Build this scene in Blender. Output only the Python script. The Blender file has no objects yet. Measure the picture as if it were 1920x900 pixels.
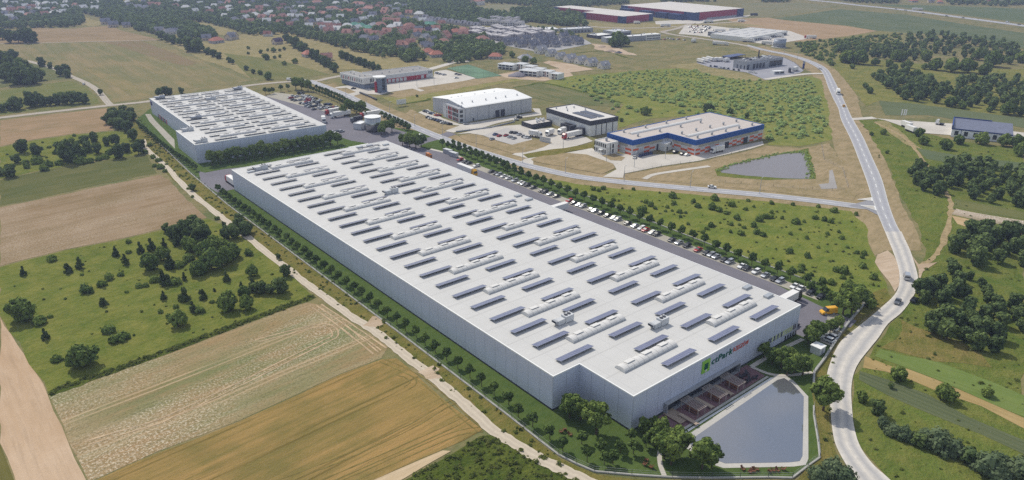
import bpy, math, random
import numpy as np
from mathutils import Vector
random.seed(7); NR = np.random.RandomState(7)
sc = bpy.context.scene; COL = sc.collection
# ------------------------------------------------------------- camera geometry (1920x900 photo pixels)
FPX = 1364.0; PITCH = math.atan2(572, 1364); CAMH = 120.0
cp, sp = math.cos(PITCH), math.sin(PITCH)
def G(px, py, z=0.0):
    x = px - 960; y = 450 - py
    d = (x, FPX*cp + y*sp, -FPX*sp + y*cp); t = (z-CAMH)/d[2]
    return (d[0]*t, d[1]*t)
def proj(x, y, z):
    z -= CAMH; fw = y*cp - z*sp; up = y*sp + z*cp
    return 960+FPX*x/fw, 450-FPX*up/fw
def hgt(top, base):
    b = G(*base); lo, hi = 0.0, 60.0
    for _ in range(40):
        m = (lo+hi)/2
        if proj(b[0], b[1], m)[1] > top[1]: lo = m
        else: hi = m
    return lo
# site grid of the big warehouse: x = v (right, along the short side), y = u (away, along the long side)
TH = math.radians(39.3); OX, OY = 23.56, 150.07
VV = (math.cos(TH), math.sin(TH)); UU = (-math.sin(TH), math.cos(TH))
def S(v, u): return (OX+v*VV[0]+u*UU[0], OY+v*VV[1]+u*UU[1])
def L(px, py, z=0.0):
    a, b = G(px, py, z); a -= OX; b -= OY
    return (a*VV[0]+b*VV[1], a*UU[0]+b*UU[1])
def T(ox, oy, k, pts): return [(ox+x/k, oy+y/k) for x, y in pts]
# ------------------------------------------------------------- materials
def lin(c):
    c /= 255.0
    return c/12.92 if c <= .04045 else ((c+.055)/1.055)**2.4
def C(r, g, b, k=1.0): return (lin(r)*k, lin(g)*k, lin(b)*k, 1)
class NT:
    def __init__(s, name):
        s.m = bpy.data.materials.new(name); s.m.use_nodes = True
        s.t = s.m.node_tree; s.n = s.t.nodes; s.n.clear()
        s.out = s.n.new('ShaderNodeOutputMaterial')
    def node(s, typ, **kw):
        n = s.n.new(typ)
        for k, v in kw.items():
            if k == 'inp':
                for a, b in v.items():
                    if hasattr(b, 'is_output'): s.t.links.new(b, n.inputs[a])
                    else: n.inputs[a].default_value = b
            else: setattr(n, k, v)
        return n
    def math(s, op, a, b=None, c=None):
        n = s.node('ShaderNodeMath', operation=op)
        for i, x in enumerate((a, b, c)):
            if x is None: continue
            if hasattr(x, 'is_output'): s.t.links.new(x, n.inputs[i])
            else: n.inputs[i].default_value = x
        return n.outputs[0]
    def mix(s, f, a, b):
        n = s.node('ShaderNodeMix', data_type='RGBA')
        for i, x in ((0, f), (6, a), (7, b)):
            if hasattr(x, 'is_output'): s.t.links.new(x, n.inputs[i])
            else: n.inputs[i].default_value = x
        return n.outputs[2]
    def ramp(s, x, a, b):
        n = s.node('ShaderNodeMapRange', inp={0: x, 1: a, 2: b}); return n.outputs[0]
    def coord(s, kind='Object', rot=0.0, scale=(1, 1, 1)):
        tc = s.node('ShaderNodeTexCoord')
        if rot == 0 and scale == (1, 1, 1): return tc.outputs[kind]
        mp = s.node('ShaderNodeMapping', vector_type='TEXTURE'); mp.inputs['Rotation'].default_value = (0, 0, rot)
        mp.inputs['Scale'].default_value = (1/scale[0], 1/scale[1], 1/scale[2])
        s.t.links.new(tc.outputs[kind], mp.inputs[0]); return mp.outputs[0]
    def noise(s, vec, scale, detail=4.0, rough=.55):
        n = s.node('ShaderNodeTexNoise', inp={'Scale': scale, 'Detail': detail, 'Roughness': rough})
        if vec is not None: s.t.links.new(vec, n.inputs['Vector'])
        return n.outputs[0]
    def bsdf(s, col, rough=.9, spec=.1, metal=0.0, bump=None, bstr=.3, bdist=.2):
        b = s.node('ShaderNodeBsdfPrincipled')
        if hasattr(col, 'is_output'): s.t.links.new(col, b.inputs['Base Color'])
        else: b.inputs['Base Color'].default_value = col
        b.inputs['Roughness'].default_value = rough; b.inputs['Specular IOR Level'].default_value = spec
        b.inputs['Metallic'].default_value = metal
        if bump is not None:
            bn = s.node('ShaderNodeBump', inp={'Height': bump, 'Strength': bstr, 'Distance': bdist})
            s.t.links.new(bn.outputs[0], b.inputs['Normal'])
        s.t.links.new(b.outputs[0], s.out.inputs[0]); return s.m
MATS = {}
def flat(name, col, rough=.7, spec=.3, metal=0.0, var=.10, scale=.4):
    """plain painted / mineral surface with a little tonal wear"""
    if name in MATS: return MATS[name]
    k = NT(name); n = k.noise(k.coord(), scale, 5)
    a = tuple(c*(1-var) for c in col[:3])+(1,); b = tuple(min(1, c*(1+var)) for c in col[:3])+(1,)
    MATS[name] = k.bsdf(k.mix(k.ramp(n, .3, .7), a, b), rough, spec, metal); return MATS[name]
def grass(name, c1, c2, c3, s=1.0, bump=.5, fine=1.0):
    """three-tone grass: broad patches, tussocks, blades"""
    c1, c2, c3 = [(c[0]*.93, c[1]*.86, c[2]*.70, 1) for c in (c1, c2, c3)]
    k = NT(name); co = k.coord()
    w = k.noise(co, .018*s, 4, .6); m = k.noise(co, .11*s, 5, .65); f = k.noise(co, .9*s, 4, .7); st = k.noise(k.coord('Object', .9, (.25, 1, 1)), .5*s, 3)
    c = k.mix(k.ramp(w, .38, .62), c1, c2)
    c = k.mix(k.ramp(k.math('MULTIPLY_ADD', f, .45, k.math('MULTIPLY', m, .75)), .48, .74), c, c3)
    c = k.mix(k.math('MULTIPLY', k.ramp(st, .45, .7), .35), c, tuple(x*.62 for x in c2[:3])+(1,))
    hv = k.math('MULTIPLY_ADD', m, 1.2, f)
    return k.bsdf(c, 1, 0.0, 0, hv, bump, .8*fine)
def crop(name, cols, ang, s=1.0, speck=0.0, speckcol=None, tram=0.0, tramcol=None, bump=.4, streak=.12):
    """field sown in rows along the world angle ang: long streaks, mottling, tramlines, bright stubble specks"""
    cols = [(c[0]*.86, c[1]*.77, c[2]*.72, 1) for c in cols]
    k = NT(name); lo = k.coord('Object', ang, (1, 1, 1)); st = k.coord('Object', ang, (.06, 1, 1))
    bro = k.noise(k.coord('Object', ang, (.3, 1, 1)), .03*s, 4, .6); stre = k.noise(st, streak*2.2*s, 4, .6); fst = k.noise(st, .9*s, 3, .6); f = k.noise(lo, 1.1*s, 4, .75)
    c = k.mix(k.ramp(bro, .36, .64), cols[0], cols[1])
    c = k.mix(k.math('MULTIPLY', k.ramp(k.math('MULTIPLY_ADD', k.noise(lo, .05*s, 4, .65), .6, k.math('MULTIPLY', stre, .5)), .48, .66), .85), c, cols[2])
    c = k.mix(k.math('MULTIPLY', k.ramp(fst, .45, .7), .4), c, tuple(x*.7 for x in cols[1][:3])+(1,))
    if speck:
        mask = k.math('MULTIPLY', k.ramp(k.noise(k.coord('Object', ang, (.25, 1, 1)), .045*s, 3), .42, .62), k.ramp(k.noise(lo, 1.5*s, 2, .8), .5, .6))
        c = k.mix(k.math('MULTIPLY', mask, speck), c, speckcol)
        m2 = k.math('MULTIPLY', k.ramp(k.noise(lo, 1.15*s, 2, .8), .53, .63), .7*speck)
        c = k.mix(m2, c, tuple(x*.45 for x in cols[1][:3])+(1,))
    if tram:
        sx = k.node('ShaderNodeSeparateXYZ', inp={0: lo}); yy = k.math('ADD', sx.outputs[1], k.math('MULTIPLY', bro, 3.0))
        fr = k.math('FRACT', k.math('DIVIDE', yy, tram))
        l1 = k.math('LESS_THAN', k.math('ABSOLUTE', k.math('SUBTRACT', fr, .45)), .35/tram); l2 = k.math('LESS_THAN', k.math('ABSOLUTE', k.math('SUBTRACT', fr, .45+2.0/tram)), .35/tram)
        c = k.mix(k.math('MULTIPLY', k.math('ADD', l1, l2), k.math('MULTIPLY', k.ramp(stre, .3, .6), .7)), c, tramcol)
    return k.bsdf(c, 1, 0.0, 0, k.math('MULTIPLY_ADD', fst, .6, f), bump, .4)
def paving(name, col, dark, s=1.0, joint=0.0):
    k = NT(name); co = k.coord(); n = k.noise(co, .06*s, 5, .6); f = k.noise(co, 1.6*s, 4, .7)
    c = k.mix(k.ramp(n, .35, .7), col, dark)
    c = k.mix(k.math('MULTIPLY', k.ramp(f, .4, .75), .35), c, tuple(x*.75 for x in dark[:3])+(1,))
    if joint:
        br = k.node('ShaderNodeTexBrick', inp={'Vector': co, 'Scale': 1.0, 'Brick Width': joint, 'Row Height': joint, 'Mortar Size': .04})
        br.offset = 0; c = k.mix(k.math('MULTIPLY', br.outputs['Fac'], .35), c, tuple(x*.6 for x in dark[:3])+(1,))
    return k.bsdf(c, .9, .15)
def roadmat(name, col, lane, edge, dash, lines=True):
    """road strip: UV x runs across (0..1), UV y along in metres"""
    k = NT(name); uv = k.node('ShaderNodeTexCoord').outputs['UV']; sx = k.node('ShaderNodeSeparateXYZ', inp={0: uv})
    x, y = sx.outputs[0], sx.outputs[1]; co = k.coord()
    d = k.math('ABSOLUTE', k.math('SUBTRACT', k.math('ABSOLUTE', k.math('SUBTRACT', k.math('ADD', x, k.math('MULTIPLY', k.math('SUBTRACT', k.noise(co, .08, 3), .5), .16)), .5)), .23))
    c = k.mix(k.ramp(d, .02, .24), lane, col)
    c = k.mix(k.math('MULTIPLY', k.ramp(k.noise(co, .5, 5, .7), .4, .7), .45), c, tuple(v*.8 for v in lane[:3])+(1,))
    if lines:
        a = k.math('GREATER_THAN', k.math('ABSOLUTE', k.math('SUBTRACT', x, .5)), .455)
        dd = k.math('MULTIPLY', k.math('LESS_THAN', k.math('ABSOLUTE', k.math('SUBTRACT', x, .5)), .022), k.math('LESS_THAN', k.math('FRACT', k.math('DIVIDE', y, 12.0)), .45))
        c = k.mix(k.math('MULTIPLY', a, .8), c, edge); c = k.mix(dd, c, dash)
    return k.bsdf(c, .85, .15)
def leafmat(name, c1, c2, trans=.22, scale=.55):
    k = NT(name); oi = k.node('ShaderNodeObjectInfo'); n = k.noise(k.coord(), scale, 3, .6)
    t = k.math('MULTIPLY_ADD', oi.outputs['Random'], .6, k.math('MULTIPLY', k.ramp(n, .38, .62), .6))
    col = k.mix(t, c1, c2)
    d = k.node('ShaderNodeBsdfDiffuse', inp={'Color': col}); tr = k.node('ShaderNodeBsdfTranslucent', inp={'Color': col})
    mx = k.node('ShaderNodeMixShader', inp={0: trans, 1: d.outputs[0], 2: tr.outputs[0]})
    k.t.links.new(mx.outputs[0], k.out.inputs[0]); return k.m
def clad(name, col, step, axis_h=.0, hs=.0, dark=.55, width=.05):
    """metal sheet wall: vertical joints every step metres along object x and y, faint horizontal ribs"""
    k = NT(name); co = k.coord(); sx = k.node('ShaderNodeSeparateXYZ', inp={0: co}); n = k.noise(co, .12, 4)
    c = k.mix(k.ramp(n, .3, .7), tuple(v*.94 for v in col[:3])+(1,), col)
    # joints in the wall's own plane only: y on walls facing x, x on walls facing y
    ge = k.node('ShaderNodeTexCoord'); sn = k.node('ShaderNodeSeparateXYZ', inp={0: ge.outputs['Normal']})
    fx = k.math('GREATER_THAN', k.math('ABSOLUTE', sn.outputs[0]), .5)
    pos = k.math('ADD', k.math('MULTIPLY', fx, sx.outputs[1]), k.math('MULTIPLY', k.math('SUBTRACT', 1.0, fx), sx.outputs[0]))
    fr = k.math('FRACT', k.math('ADD', k.math('DIVIDE', pos, step), 100.0))
    j = k.math('LESS_THAN', fr, width/step*2)
    if hs:
        h = k.math('LESS_THAN', k.math('FRACT', k.math('DIVIDE', sx.outputs[2], hs)), .12)
        c = k.mix(k.math('MULTIPLY', h, .18), c, tuple(v*.6 for v in col[:3])+(1,))
    c = k.mix(k.math('MULTIPLY', j, .8), c, tuple(v*dark*.6 for v in col[:3])+(1,))
    return k.bsdf(c, .45, .35)
def roofmat(name, col, sx_, sy_, var=.06):
    """membrane / sheet roof with faint seams"""
    k = NT(name); co = k.coord(); n = k.noise(co, .05, 5, .6); n2 = k.noise(k.coord('Object', 0, (.15, 1, 1)), .5, 4, .65)
    c = k.mix(k.ramp(n, .3, .7), tuple(v*(1-var) for v in col[:3])+(1,), col)
    c = k.mix(k.math('MULTIPLY', k.ramp(n2, .4, .7), .35), c, tuple(v*.86 for v in col[:3])+(1,))
    s = k.node('ShaderNodeSeparateXYZ', inp={0: co})
    a = k.math('LESS_THAN', k.math('FRACT', k.math('ADD', k.math('DIVIDE', s.outputs[0], sx_), 100)), .03)
    b = k.math('LESS_THAN', k.math('FRACT', k.math('ADD', k.math('DIVIDE', s.outputs[1], sy_), 100)), .05)
    c = k.mix(k.math('MULTIPLY', k.math('MAXIMUM', a, b), .75), c, tuple(v*.8 for v in col[:3])+(1,))
    return k.bsdf(c, .6, .2)
# ------------------------------------------------------------- mesh builder
class MB:
    def __init__(s): s.v = []; s.f = []; s.m = []; s.uv = None
    def add(s, vs, fs, mi=0):
        o = len(s.v); s.v += [tuple(p) for p in vs]
        for f in fs: s.f.append(tuple(i+o for i in f)); s.m.append(mi)
        return s
    def box(s, x0, x1, y0, y1, z0, z1, mi=0, top=None):
        s.add([(x0,y0,z0),(x1,y0,z0),(x1,y1,z0),(x0,y1,z0),(x0,y0,z1),(x1,y0,z1),(x1,y1,z1),(x0,y1,z1)],
              [(0,3,2,1),(0,1,5,4),(1,2,6,5),(2,3,7,6),(3,0,4,7)], mi)
        o = len(s.v)-8; s.f.append((o+4,o+5,o+6,o+7)); s.m.append(mi if top is None else top); return s
    def prism(s, poly, z0, z1, mi=0, top=None):
        n = len(poly); vs = [(x,y,z0) for x,y in poly]+[(x,y,z1) for x,y in poly]
        s.add(vs, [(i,(i+1)%n,(i+1)%n+n,i+n) for i in range(n)], mi)
        o = len(s.v)-2*n; s.f.append(tuple(o+n+i for i in range(n))); s.m.append(mi if top is None else top)
        s.f.append(tuple(o+n-1-i for i in range(n))); s.m.append(mi); return s
    def loft(s, rings, mi=0, cap=True, capmi=None):
        n = len(rings[0]); o = len(s.v)
        for r in rings: s.v += [tuple(p) for p in r]
        for k in range(len(rings)-1):
            for i in range(n):
                s.f.append((o+k*n+i, o+k*n+(i+1)%n, o+(k+1)*n+(i+1)%n, o+(k+1)*n+i)); s.m.append(mi)
        if cap:
            s.f.append(tuple(o+i for i in range(n-1,-1,-1))); s.m.append(mi)
            s.f.append(tuple(o+(len(rings)-1)*n+i for i in range(n))); s.m.append(mi if capmi is None else capmi)
        return s
    def cyl(s, x, y, z0, z1, r0, r1=None, n=10, mi=0, capmi=None):
        r1 = r0 if r1 is None else r1
        ring = lambda r, z: [(x+r*math.cos(2*math.pi*i/n), y+r*math.sin(2*math.pi*i/n), z) for i in range(n)]
        return s.loft([ring(r0, z0), ring(r1, z1)], mi, True, capmi)
    def bar(s, p, q, r, mi=0, r2=None):
        p = Vector(p); q = Vector(q); d = (q-p).normalized(); a = d.orthogonal().normalized(); b = d.cross(a); r2 = r if r2 is None else r2
        ring = lambda c, rr: [c+a*rr, c+b*rr, c-a*rr, c-b*rr]
        return s.loft([ring(p, r), ring(q, r2)], mi)
    def wheel(s, x, y, z, r, w, mi=0, mi2=None, n=12):
        ring = lambda yy, rr: [(x+rr*math.cos(2*math.pi*i/n), yy, z+rr*math.sin(2*math.pi*i/n)) for i in range(n)]
        return s.loft([ring(y-w/2, r), ring(y+w/2, r)], mi, True, mi2)
    def mesh(s, name, mats):
        me = bpy.data.meshes.new(name); me.from_pydata(s.v, [], s.f)
        for m in mats: me.materials.append(m)
        if len(mats) > 1: me.polygons.foreach_set('material_index', s.m)
        if s.uv:
            l = me.uv_layers.new(name='UVMap'); d = np.array([s.uv[v] for f in s.f for v in f], dtype=np.float32).ravel(); l.data.foreach_set('uv', d)
        me.update(); return me
    def build(s, name, mats, parent=None, smooth=False, label=None):
        if not isinstance(mats, (list, tuple)): mats = [mats]
        me = s.mesh(name, mats)
        if smooth: me.polygons.foreach_set('use_smooth', [True]*len(me.polygons)); me.update()
        o = bpy.data.objects.new(name, me); COL.objects.link(o)
        if parent: o.parent = parent
        if label: o['label'] = label
        return o
def tag(o, label, cat=None, group=None, kind=None):
    o['label'] = label
    if cat: o['category'] = cat
    if group: o['group'] = group
    if kind: o['kind'] = kind
    return o
def thing(name, label, cat, loc=(0, 0, 0), rz=0.0, group=None):
    o = bpy.data.objects.new(name, None); COL.objects.link(o); o.empty_display_size = .5
    o.location = loc if len(loc) == 3 else (loc[0], loc[1], 0); o.rotation_euler = (0, 0, rz)
    return tag(o, label, cat, group)
def dup(root, loc, rz=0.0, label=None, scale=None, group=None, skip=()):
    """a copy of a thing with copies of its parts and sub-parts"""
    r = root.copy(); COL.objects.link(r); r.location = loc if len(loc) == 3 else (loc[0], loc[1], 0); r.rotation_euler = (0, 0, rz)
    if label: r['label'] = label
    if group: r['group'] = group
    if scale is not None: r.scale = scale if isinstance(scale, tuple) else (scale,)*3
    for ch in KIDS.get(root, ()):
        c = ch.copy(); COL.objects.link(c); c.parent = r
        for g in KIDS.get(ch, ()):
            d = g.copy(); COL.objects.link(d); d.parent = c
    return r
KIDS = {}
def proto(root):
    """remember a prototype's parts so that it can be copied (its first use moves the prototype itself)"""
    KIDS[root] = list(root.children)
    for c in KIDS[root]: KIDS[c] = list(c.children)
    return root
class Stock:
    """prototype that is placed first, then copied"""
    def __init__(s, root): s.r = proto(root); s.used = False
    def put(s, loc, rz=0.0, label=None, scale=None, group=None, cat=None):
        if not s.used:
            s.used = True; o = s.r; o.location = loc if len(loc) == 3 else (loc[0], loc[1], 0); o.rotation_euler = (0, 0, rz)
            if label: o['label'] = label
            if group: o['group'] = group
            if scale is not None: o.scale = scale if isinstance(scale, tuple) else (scale,)*3
        else: o = dup(s.r, loc, rz, label, scale, group)
        if cat: o['category'] = cat
        return o
    def drop(s):
        if not s.used:
            for c in KIDS[s.r]:
                for g in KIDS[c]: bpy.data.objects.remove(g)
                bpy.data.objects.remove(c)
            bpy.data.objects.remove(s.r)
def nth(i):
    w = ['first','second','third','fourth','fifth','sixth','seventh','eighth','ninth','tenth','eleventh','twelfth']
    return w[i-1] if i <= 12 else f"{i}{'th' if i%100 in (11,12,13) else {1:'st',2:'nd',3:'rd'}.get(i%10,'th')}"
# ------------------------------------------------------------- ground sheets
LV = {}
def lvl(l):
    LV[l] = LV.get(l, 0)+1; return l*.04+LV[l]*.0006
def rag(pts, step=7.0, amp=.5):
    out = []; n = len(pts)
    for i in range(n):
        a = Vector(pts[i]); b = Vector(pts[(i+1)%n]); d = (b-a).length; k = min(60, max(1, int(d/step)))
        nrm = Vector((-(b-a).y, (b-a).x)).normalized() if d > 1e-6 else Vector((0, 0))
        for j in range(k):
            p = a.lerp(b, j/k)
            if j: p = p+nrm*random.uniform(-amp, amp)
            out.append((p.x, p.y))
    return out
def sheet(name, wpts, mat, l, label, amp=.5, kind='structure', z=None):
    pts = rag(wpts, 7, amp) if amp else list(wpts); zz = lvl(l) if z is None else z
    area = sum(pts[i-1][0]*pts[i][1]-pts[i][0]*pts[i-1][1] for i in range(len(pts)))
    if area < 0: pts = pts[::-1]
    m = MB(); m.add([(x, y, zz) for x, y in pts], [tuple(range(len(pts)))])
    return tag(m.build(name, mat), label, kind=kind)
def patch(name, px, mat, l, label, amp=.5): return sheet(name, [G(*p) for p in px], mat, l, label, amp)
def smooth(pts, n=6):
    out = []
    P = [Vector(p) for p in pts]; P = [P[0]*2-P[1]]+P+[P[-1]*2-P[-2]]
    for i in range(1, len(P)-2):
        for j in range(n):
            t = j/n; a, b, c, d = P[i-1:i+3]
            out.append(.5*((2*b)+(c-a)*t+(2*a-5*b+4*c-d)*t*t+(3*b-a-3*c+d)*t**3))
    out.append(P[-2]); return [(p.x, p.y) for p in out]
def ribbon(name, wpts, width, mat, l, label, n=6, amp=0.0, kind='structure', z=None, off=0.0):
    pts = smooth(wpts, n); zz = lvl(l) if z is None else z; m = MB(); vs = []; uv = []; dist = 0
    for i, p in enumerate(pts):
        a = Vector(pts[max(0, i-1)]); b = Vector(pts[min(len(pts)-1, i+1)]); t = (b-a).normalized(); nn = Vector((-t.y, t.x)); w = width[0]+(width[1]-width[0])*i/(len(pts)-1) if isinstance(width, tuple) else width
        if i: dist += (Vector(p)-Vector(pts[i-1])).length
        l_ = Vector(p)+nn*(off+w/2+random.uniform(-amp, amp)); r_ = Vector(p)+nn*(off-w/2+random.uniform(-amp, amp))
        vs += [(l_.x, l_.y, zz), (r_.x, r_.y, zz)]; uv += [(0, dist), (1, dist)]
    m.add(vs, [(2*i, 2*i+1, 2*i+3, 2*i+2) for i in range(len(pts)-1)]); m.uv = uv
    return tag(m.build(name, mat), label, kind=kind)
def strip(name, lft, rgt, mat, l, label, n=6, z=None):
    a = smooth(lft, n); b = smooth(rgt, n); zz = lvl(l) if z is None else z; vs = []; uv = []; d = 0
    for i in range(len(a)):
        if i: d += ((Vector(a[i])+Vector(b[i])-Vector(a[i-1])-Vector(b[i-1]))/2).length
        vs += [(a[i][0], a[i][1], zz), (b[i][0], b[i][1], zz)]; uv += [(0, d), (1, d)]
    m = MB(); m.add(vs, [(2*i, 2*i+1, 2*i+3, 2*i+2) for i in range(len(a)-1)]); m.uv = uv
    return tag(m.build(name, mat), label, kind='structure')
def pang(a, b):
    p = G(*a); q = G(*b); return math.atan2(q[1]-p[1], q[0]-p[0])
def inside(p, poly):
    r = False; j = len(poly)-1
    for i in range(len(poly)):
        if (poly[i][1] > p[1]) != (poly[j][1] > p[1]) and p[0] < (poly[j][0]-poly[i][0])*(p[1]-poly[i][1])/(poly[j][1]-poly[i][1])+poly[i][0]: r = not r
        j = i
    return r
# ============================================================= THE GROUND
M_ter = grass('terrain_grass', C(122,126,92), C(104,116,82), C(150,140,112), .5)
M_dry = grass('dry_grass', C(148,144,110), C(132,132,98), C(166,156,124), 1)
M_mead = grass('meadow_grass', C(108,124,62), C(92,112,54), C(134,138,78), 1, .7)
M_mead_r = grass('meadow_grass_right', C(112,130,66), C(98,120,58), C(136,142,80), 1, .6)
M_tall = grass('tall_grass', C(82,102,48), C(68,90,44), C(108,120,62), 1.3, 1.0)
M_lawn = grass('lawn_grass', C(82,106,62), C(76,100,58), C(92,112,66), 2.5, .15)
M_verge = grass('verge_grass', C(116,120,68), C(100,112,60), C(142,132,86), 1.6, .7)
M_mown = grass('mown_verge', C(154,143,120), C(140,133,106), C(174,160,140), 1, .3)
M_wild = grass('wild_grass', C(106,126,66), C(90,114,56), C(128,134,78), 1.2, .9)
M_far = grass('far_grass', C(120,124,88), C(104,116,80), C(142,136,104), .5, .3)
M_asph = paving('yard_asphalt', C(124,121,128), C(112,110,117), 1)
M_pav = paving('concrete_paving', C(206,200,190), C(186,180,170), 1)
M_bays = paving('bay_paving', C(176,170,156), C(158,154,142), 1, 2.5)
M_road = roadmat('road_asphalt', C(180,180,182), C(162,162,167), C(208,206,200), C(222,222,220))
M_dust = roadmat('dusty_road', C(214,207,196), C(176,174,172), C(205,200,190), C(222,222,220), False)
M_old = roadmat('old_road', C(182,172,154), C(165,156,144), C(205,200,190), C(222,222,220), False)
M_gravel = roadmat('gravel_track', C(204,192,172), C(188,176,158), C(205,200,190), C(222,222,220), False)
M_soil = crop('bare_soil', [C(200,188,166), C(186,172,148), C(216,206,188)], .4, 1, bump=.3)
M_white = flat('white_paint', C(226,226,222), .5, .3, var=.03)

sheet('terrain', [(-7000,-300),(7000,-300),(7000,9000),(-7000,9000)], M_ter, 0, 'farmland reaching from the foreground to the far distance', 0, z=0)
F = lambda n, cols, a, b, **k: crop(n, cols, pang(a, b), **k)
# left side, back to front
patch('field', [(0,58),(70,52),(130,54),(205,48),(230,58),(300,74),(290,76),(180,78),(0,82)], F('tan_far', [C(158,146,116), C(146,134,104), C(172,156,124)], (0,82), (290,76), s=.5), 1, 'strip of tan stubble beyond the long green field')
patch('field', [(0,83),(60,81),(180,79),(292,77),(380,115),(478,150),(440,156),(340,168),(275,185),(210,192),(200,178),(185,163),(150,146),(105,126),(60,112),(0,98)], F('green_far', [C(124,132,90), C(134,136,98), C(158,148,112)], (300,78), (478,150), s=.4, bump=.2), 1, 'long green field with tan streaks at the upper left')
patch('field', [(195,78),(262,76),(300,90),(372,118),(350,124),(300,112),(240,92)], F('brown_far', [C(150,134,108), C(140,130,102), C(136,134,98)], (300,78), (478,150), s=.7), 2, 'brownish patch in the long green field', 1.2)
patch('field', [(150,128),(175,130),(240,152),(282,180),(262,186),(220,162)], F('tan_patch', [C(162,150,112), C(146,142,100), C(132,136,94)], (150,128), (282,180), s=.7), 2, 'tan streak beside the lane in the long green field', 1.2)
patch('field', [(0,170),(60,160),(130,152),(160,162),(182,184),(188,194),(120,203),(60,208),(0,216)], F('green_mid', [C(120,132,80), C(112,126,76), C(136,138,88)], (0,170), (130,152)), 1, 'green field in the bend of the lane')
patch('field', [(0,120),(40,118),(96,120),(128,146),(60,156),(0,165)], F('green_mid2', [C(112,124,84), C(104,118,78), C(126,130,90)], (0,140), (96,125)), 1, 'dull green field behind the clump of trees at the left edge')
patch('field', [(0,226),(100,214),(200,203),(206,214),(212,244),(130,252),(60,262),(0,274)], F('tan_up', [C(166,148,118), C(150,138,106), C(178,158,130)], (0,226), (200,203)), 1, 'tan stubble field below the lane at the left')
patch('meadow', [(0,276),(60,264),(130,253),(212,246),(255,240),(272,280),(268,290),(190,300),(85,318),(0,336)], M_mead, 1, 'green bushy meadow between two left fields', 1)
patch('field', [(0,338),(85,319),(190,302),(262,291),(276,291),(284,305),(294,325),(200,343),(100,366),(0,386)], F('green_crop', [C(106,116,72), C(98,110,68), C(118,122,80)], (0,338), (262,291), bump=.25), 1, 'dark green crop field at the left')
patch('field', [(0,389),(100,369),(200,347),(298,328),(318,338),(350,375),(388,408),(330,422),(230,447),(120,468),(0,499)], F('tan_crop', [C(158,141,113), C(146,134,104), C(172,158,134)], (0,389), (298,328), speck=.35, speckcol=C(214,204,184)), 1, 'tan harvested field left of the gravel track')
patch('meadow', [(0,501),(120,470),(230,449),(330,424),(390,410),(430,425),(480,460),(540,508),(588,556),(540,575),(480,599),(300,666),(180,710),(92,740),(45,660),(0,592)], M_mead, 1, 'green meadow dotted with dark conifers and round bushes', .8)
ribbon('hedge_bank', [G(*p) for p in [(92,738),(180,707),(300,663),(480,596),(590,556)]], 3.2, M_tall, 2, 'dark rank grass bank along the lower edge of the conifer meadow', amp=.6)
patch('field', [(0,594),(45,664),(90,742),(128,830),(172,925),(36,925),(0,830)], F('track_field', [C(206,188,162), C(194,174,146), C(214,198,174)], (90,742), (172,925), streak=.2), 1, 'bare pinkish tan strip in the lower left corner')
patch('field', [(0,832),(36,925),(0,925)], F('corner_green', [C(112,114,66), C(102,108,62), C(126,124,76)], (0,832), (36,925)), 1, 'green sliver of field in the lower left corner', 0)
patch('field', [(92,743),(180,713),(300,669),(480,602),(575,568),(604,572),(660,607),(728,650),(715,672),(640,700),(560,738),(450,788),(300,845),(172,902),(165,900),(128,828)], F('mottled', [C(178,164,132), C(132,142,98), C(172,150,114)], (92,743), (480,602), speck=.55, speckcol=C(226,214,192), tram=19.0, tramcol=C(190,168,136), bump=.8), 1, 'mottled pale and green harvested field below the conifer meadow')
patch('field', [(172,905),(300,848),(450,790),(560,740),(640,702),(716,674),(744,672),(800,722),(905,806),(870,826),(780,864),(690,905),(640,930),(140,930)], F('wheat', [C(180,154,102), C(154,140,88), C(126,124,74)], (450,790), (716,674), tram=16.0, tramcol=C(104,92,50), bump=.8, streak=.2), 1, 'golden wheat field crossed by tractor lines')
for i, pl in enumerate([[(470,925),(640,860),(770,800),(840,758),(870,752),(885,765),(872,785),(800,820),(640,890),(560,925)], [(600,925),(720,872),(850,815),(905,805)], [(716,676),(760,695),(790,712),(830,745),(868,780),(900,806)], [(745,700),(765,706),(775,718),(762,728)]]):
    for s_ in (-.95, .95): ribbon('wheel_track', [G(*p) for p in pl], .34, flat('trodden_wheat', C(124,112,66), 1, 0, var=.3), 2, 'dark curved wheel track pressed into the golden wheat', off=s_, amp=.12)
for i, pl in enumerate([[(590,575),(640,610),(705,662)], [(598,572),(655,610),(720,655)], [(300,790),(450,720),(560,665),(610,640),(628,630),(622,615),(590,612),(480,640)], [(165,830),(300,790)]]):
    for s_ in (-.95, .95): ribbon('wheel_track', [G(*p) for p in pl], .5, flat('dusty_track', C(182,160,130), 1, 0, var=.3), 2, 'pale wheel track worn into the harvested field', off=s_, amp=.15)
patch('field_edge', [(690,905),(780,866),(830,845),(846,846),(800,872),(745,905),(700,930),(640,930)], F('bare_edge', [C(206,192,160), C(182,170,132), C(222,210,184)], (690,905), (830,845)), 2, 'bare sandy edge between the wheat and the tall grass', 1)
patch('meadow', [(712,925),(770,895),(850,850),(900,818),(925,815),(960,834),(1010,862),(1060,888),(1095,905),(1130,930)], M_tall, 1, 'rank dark green grass at the bottom edge', .8)
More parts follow.
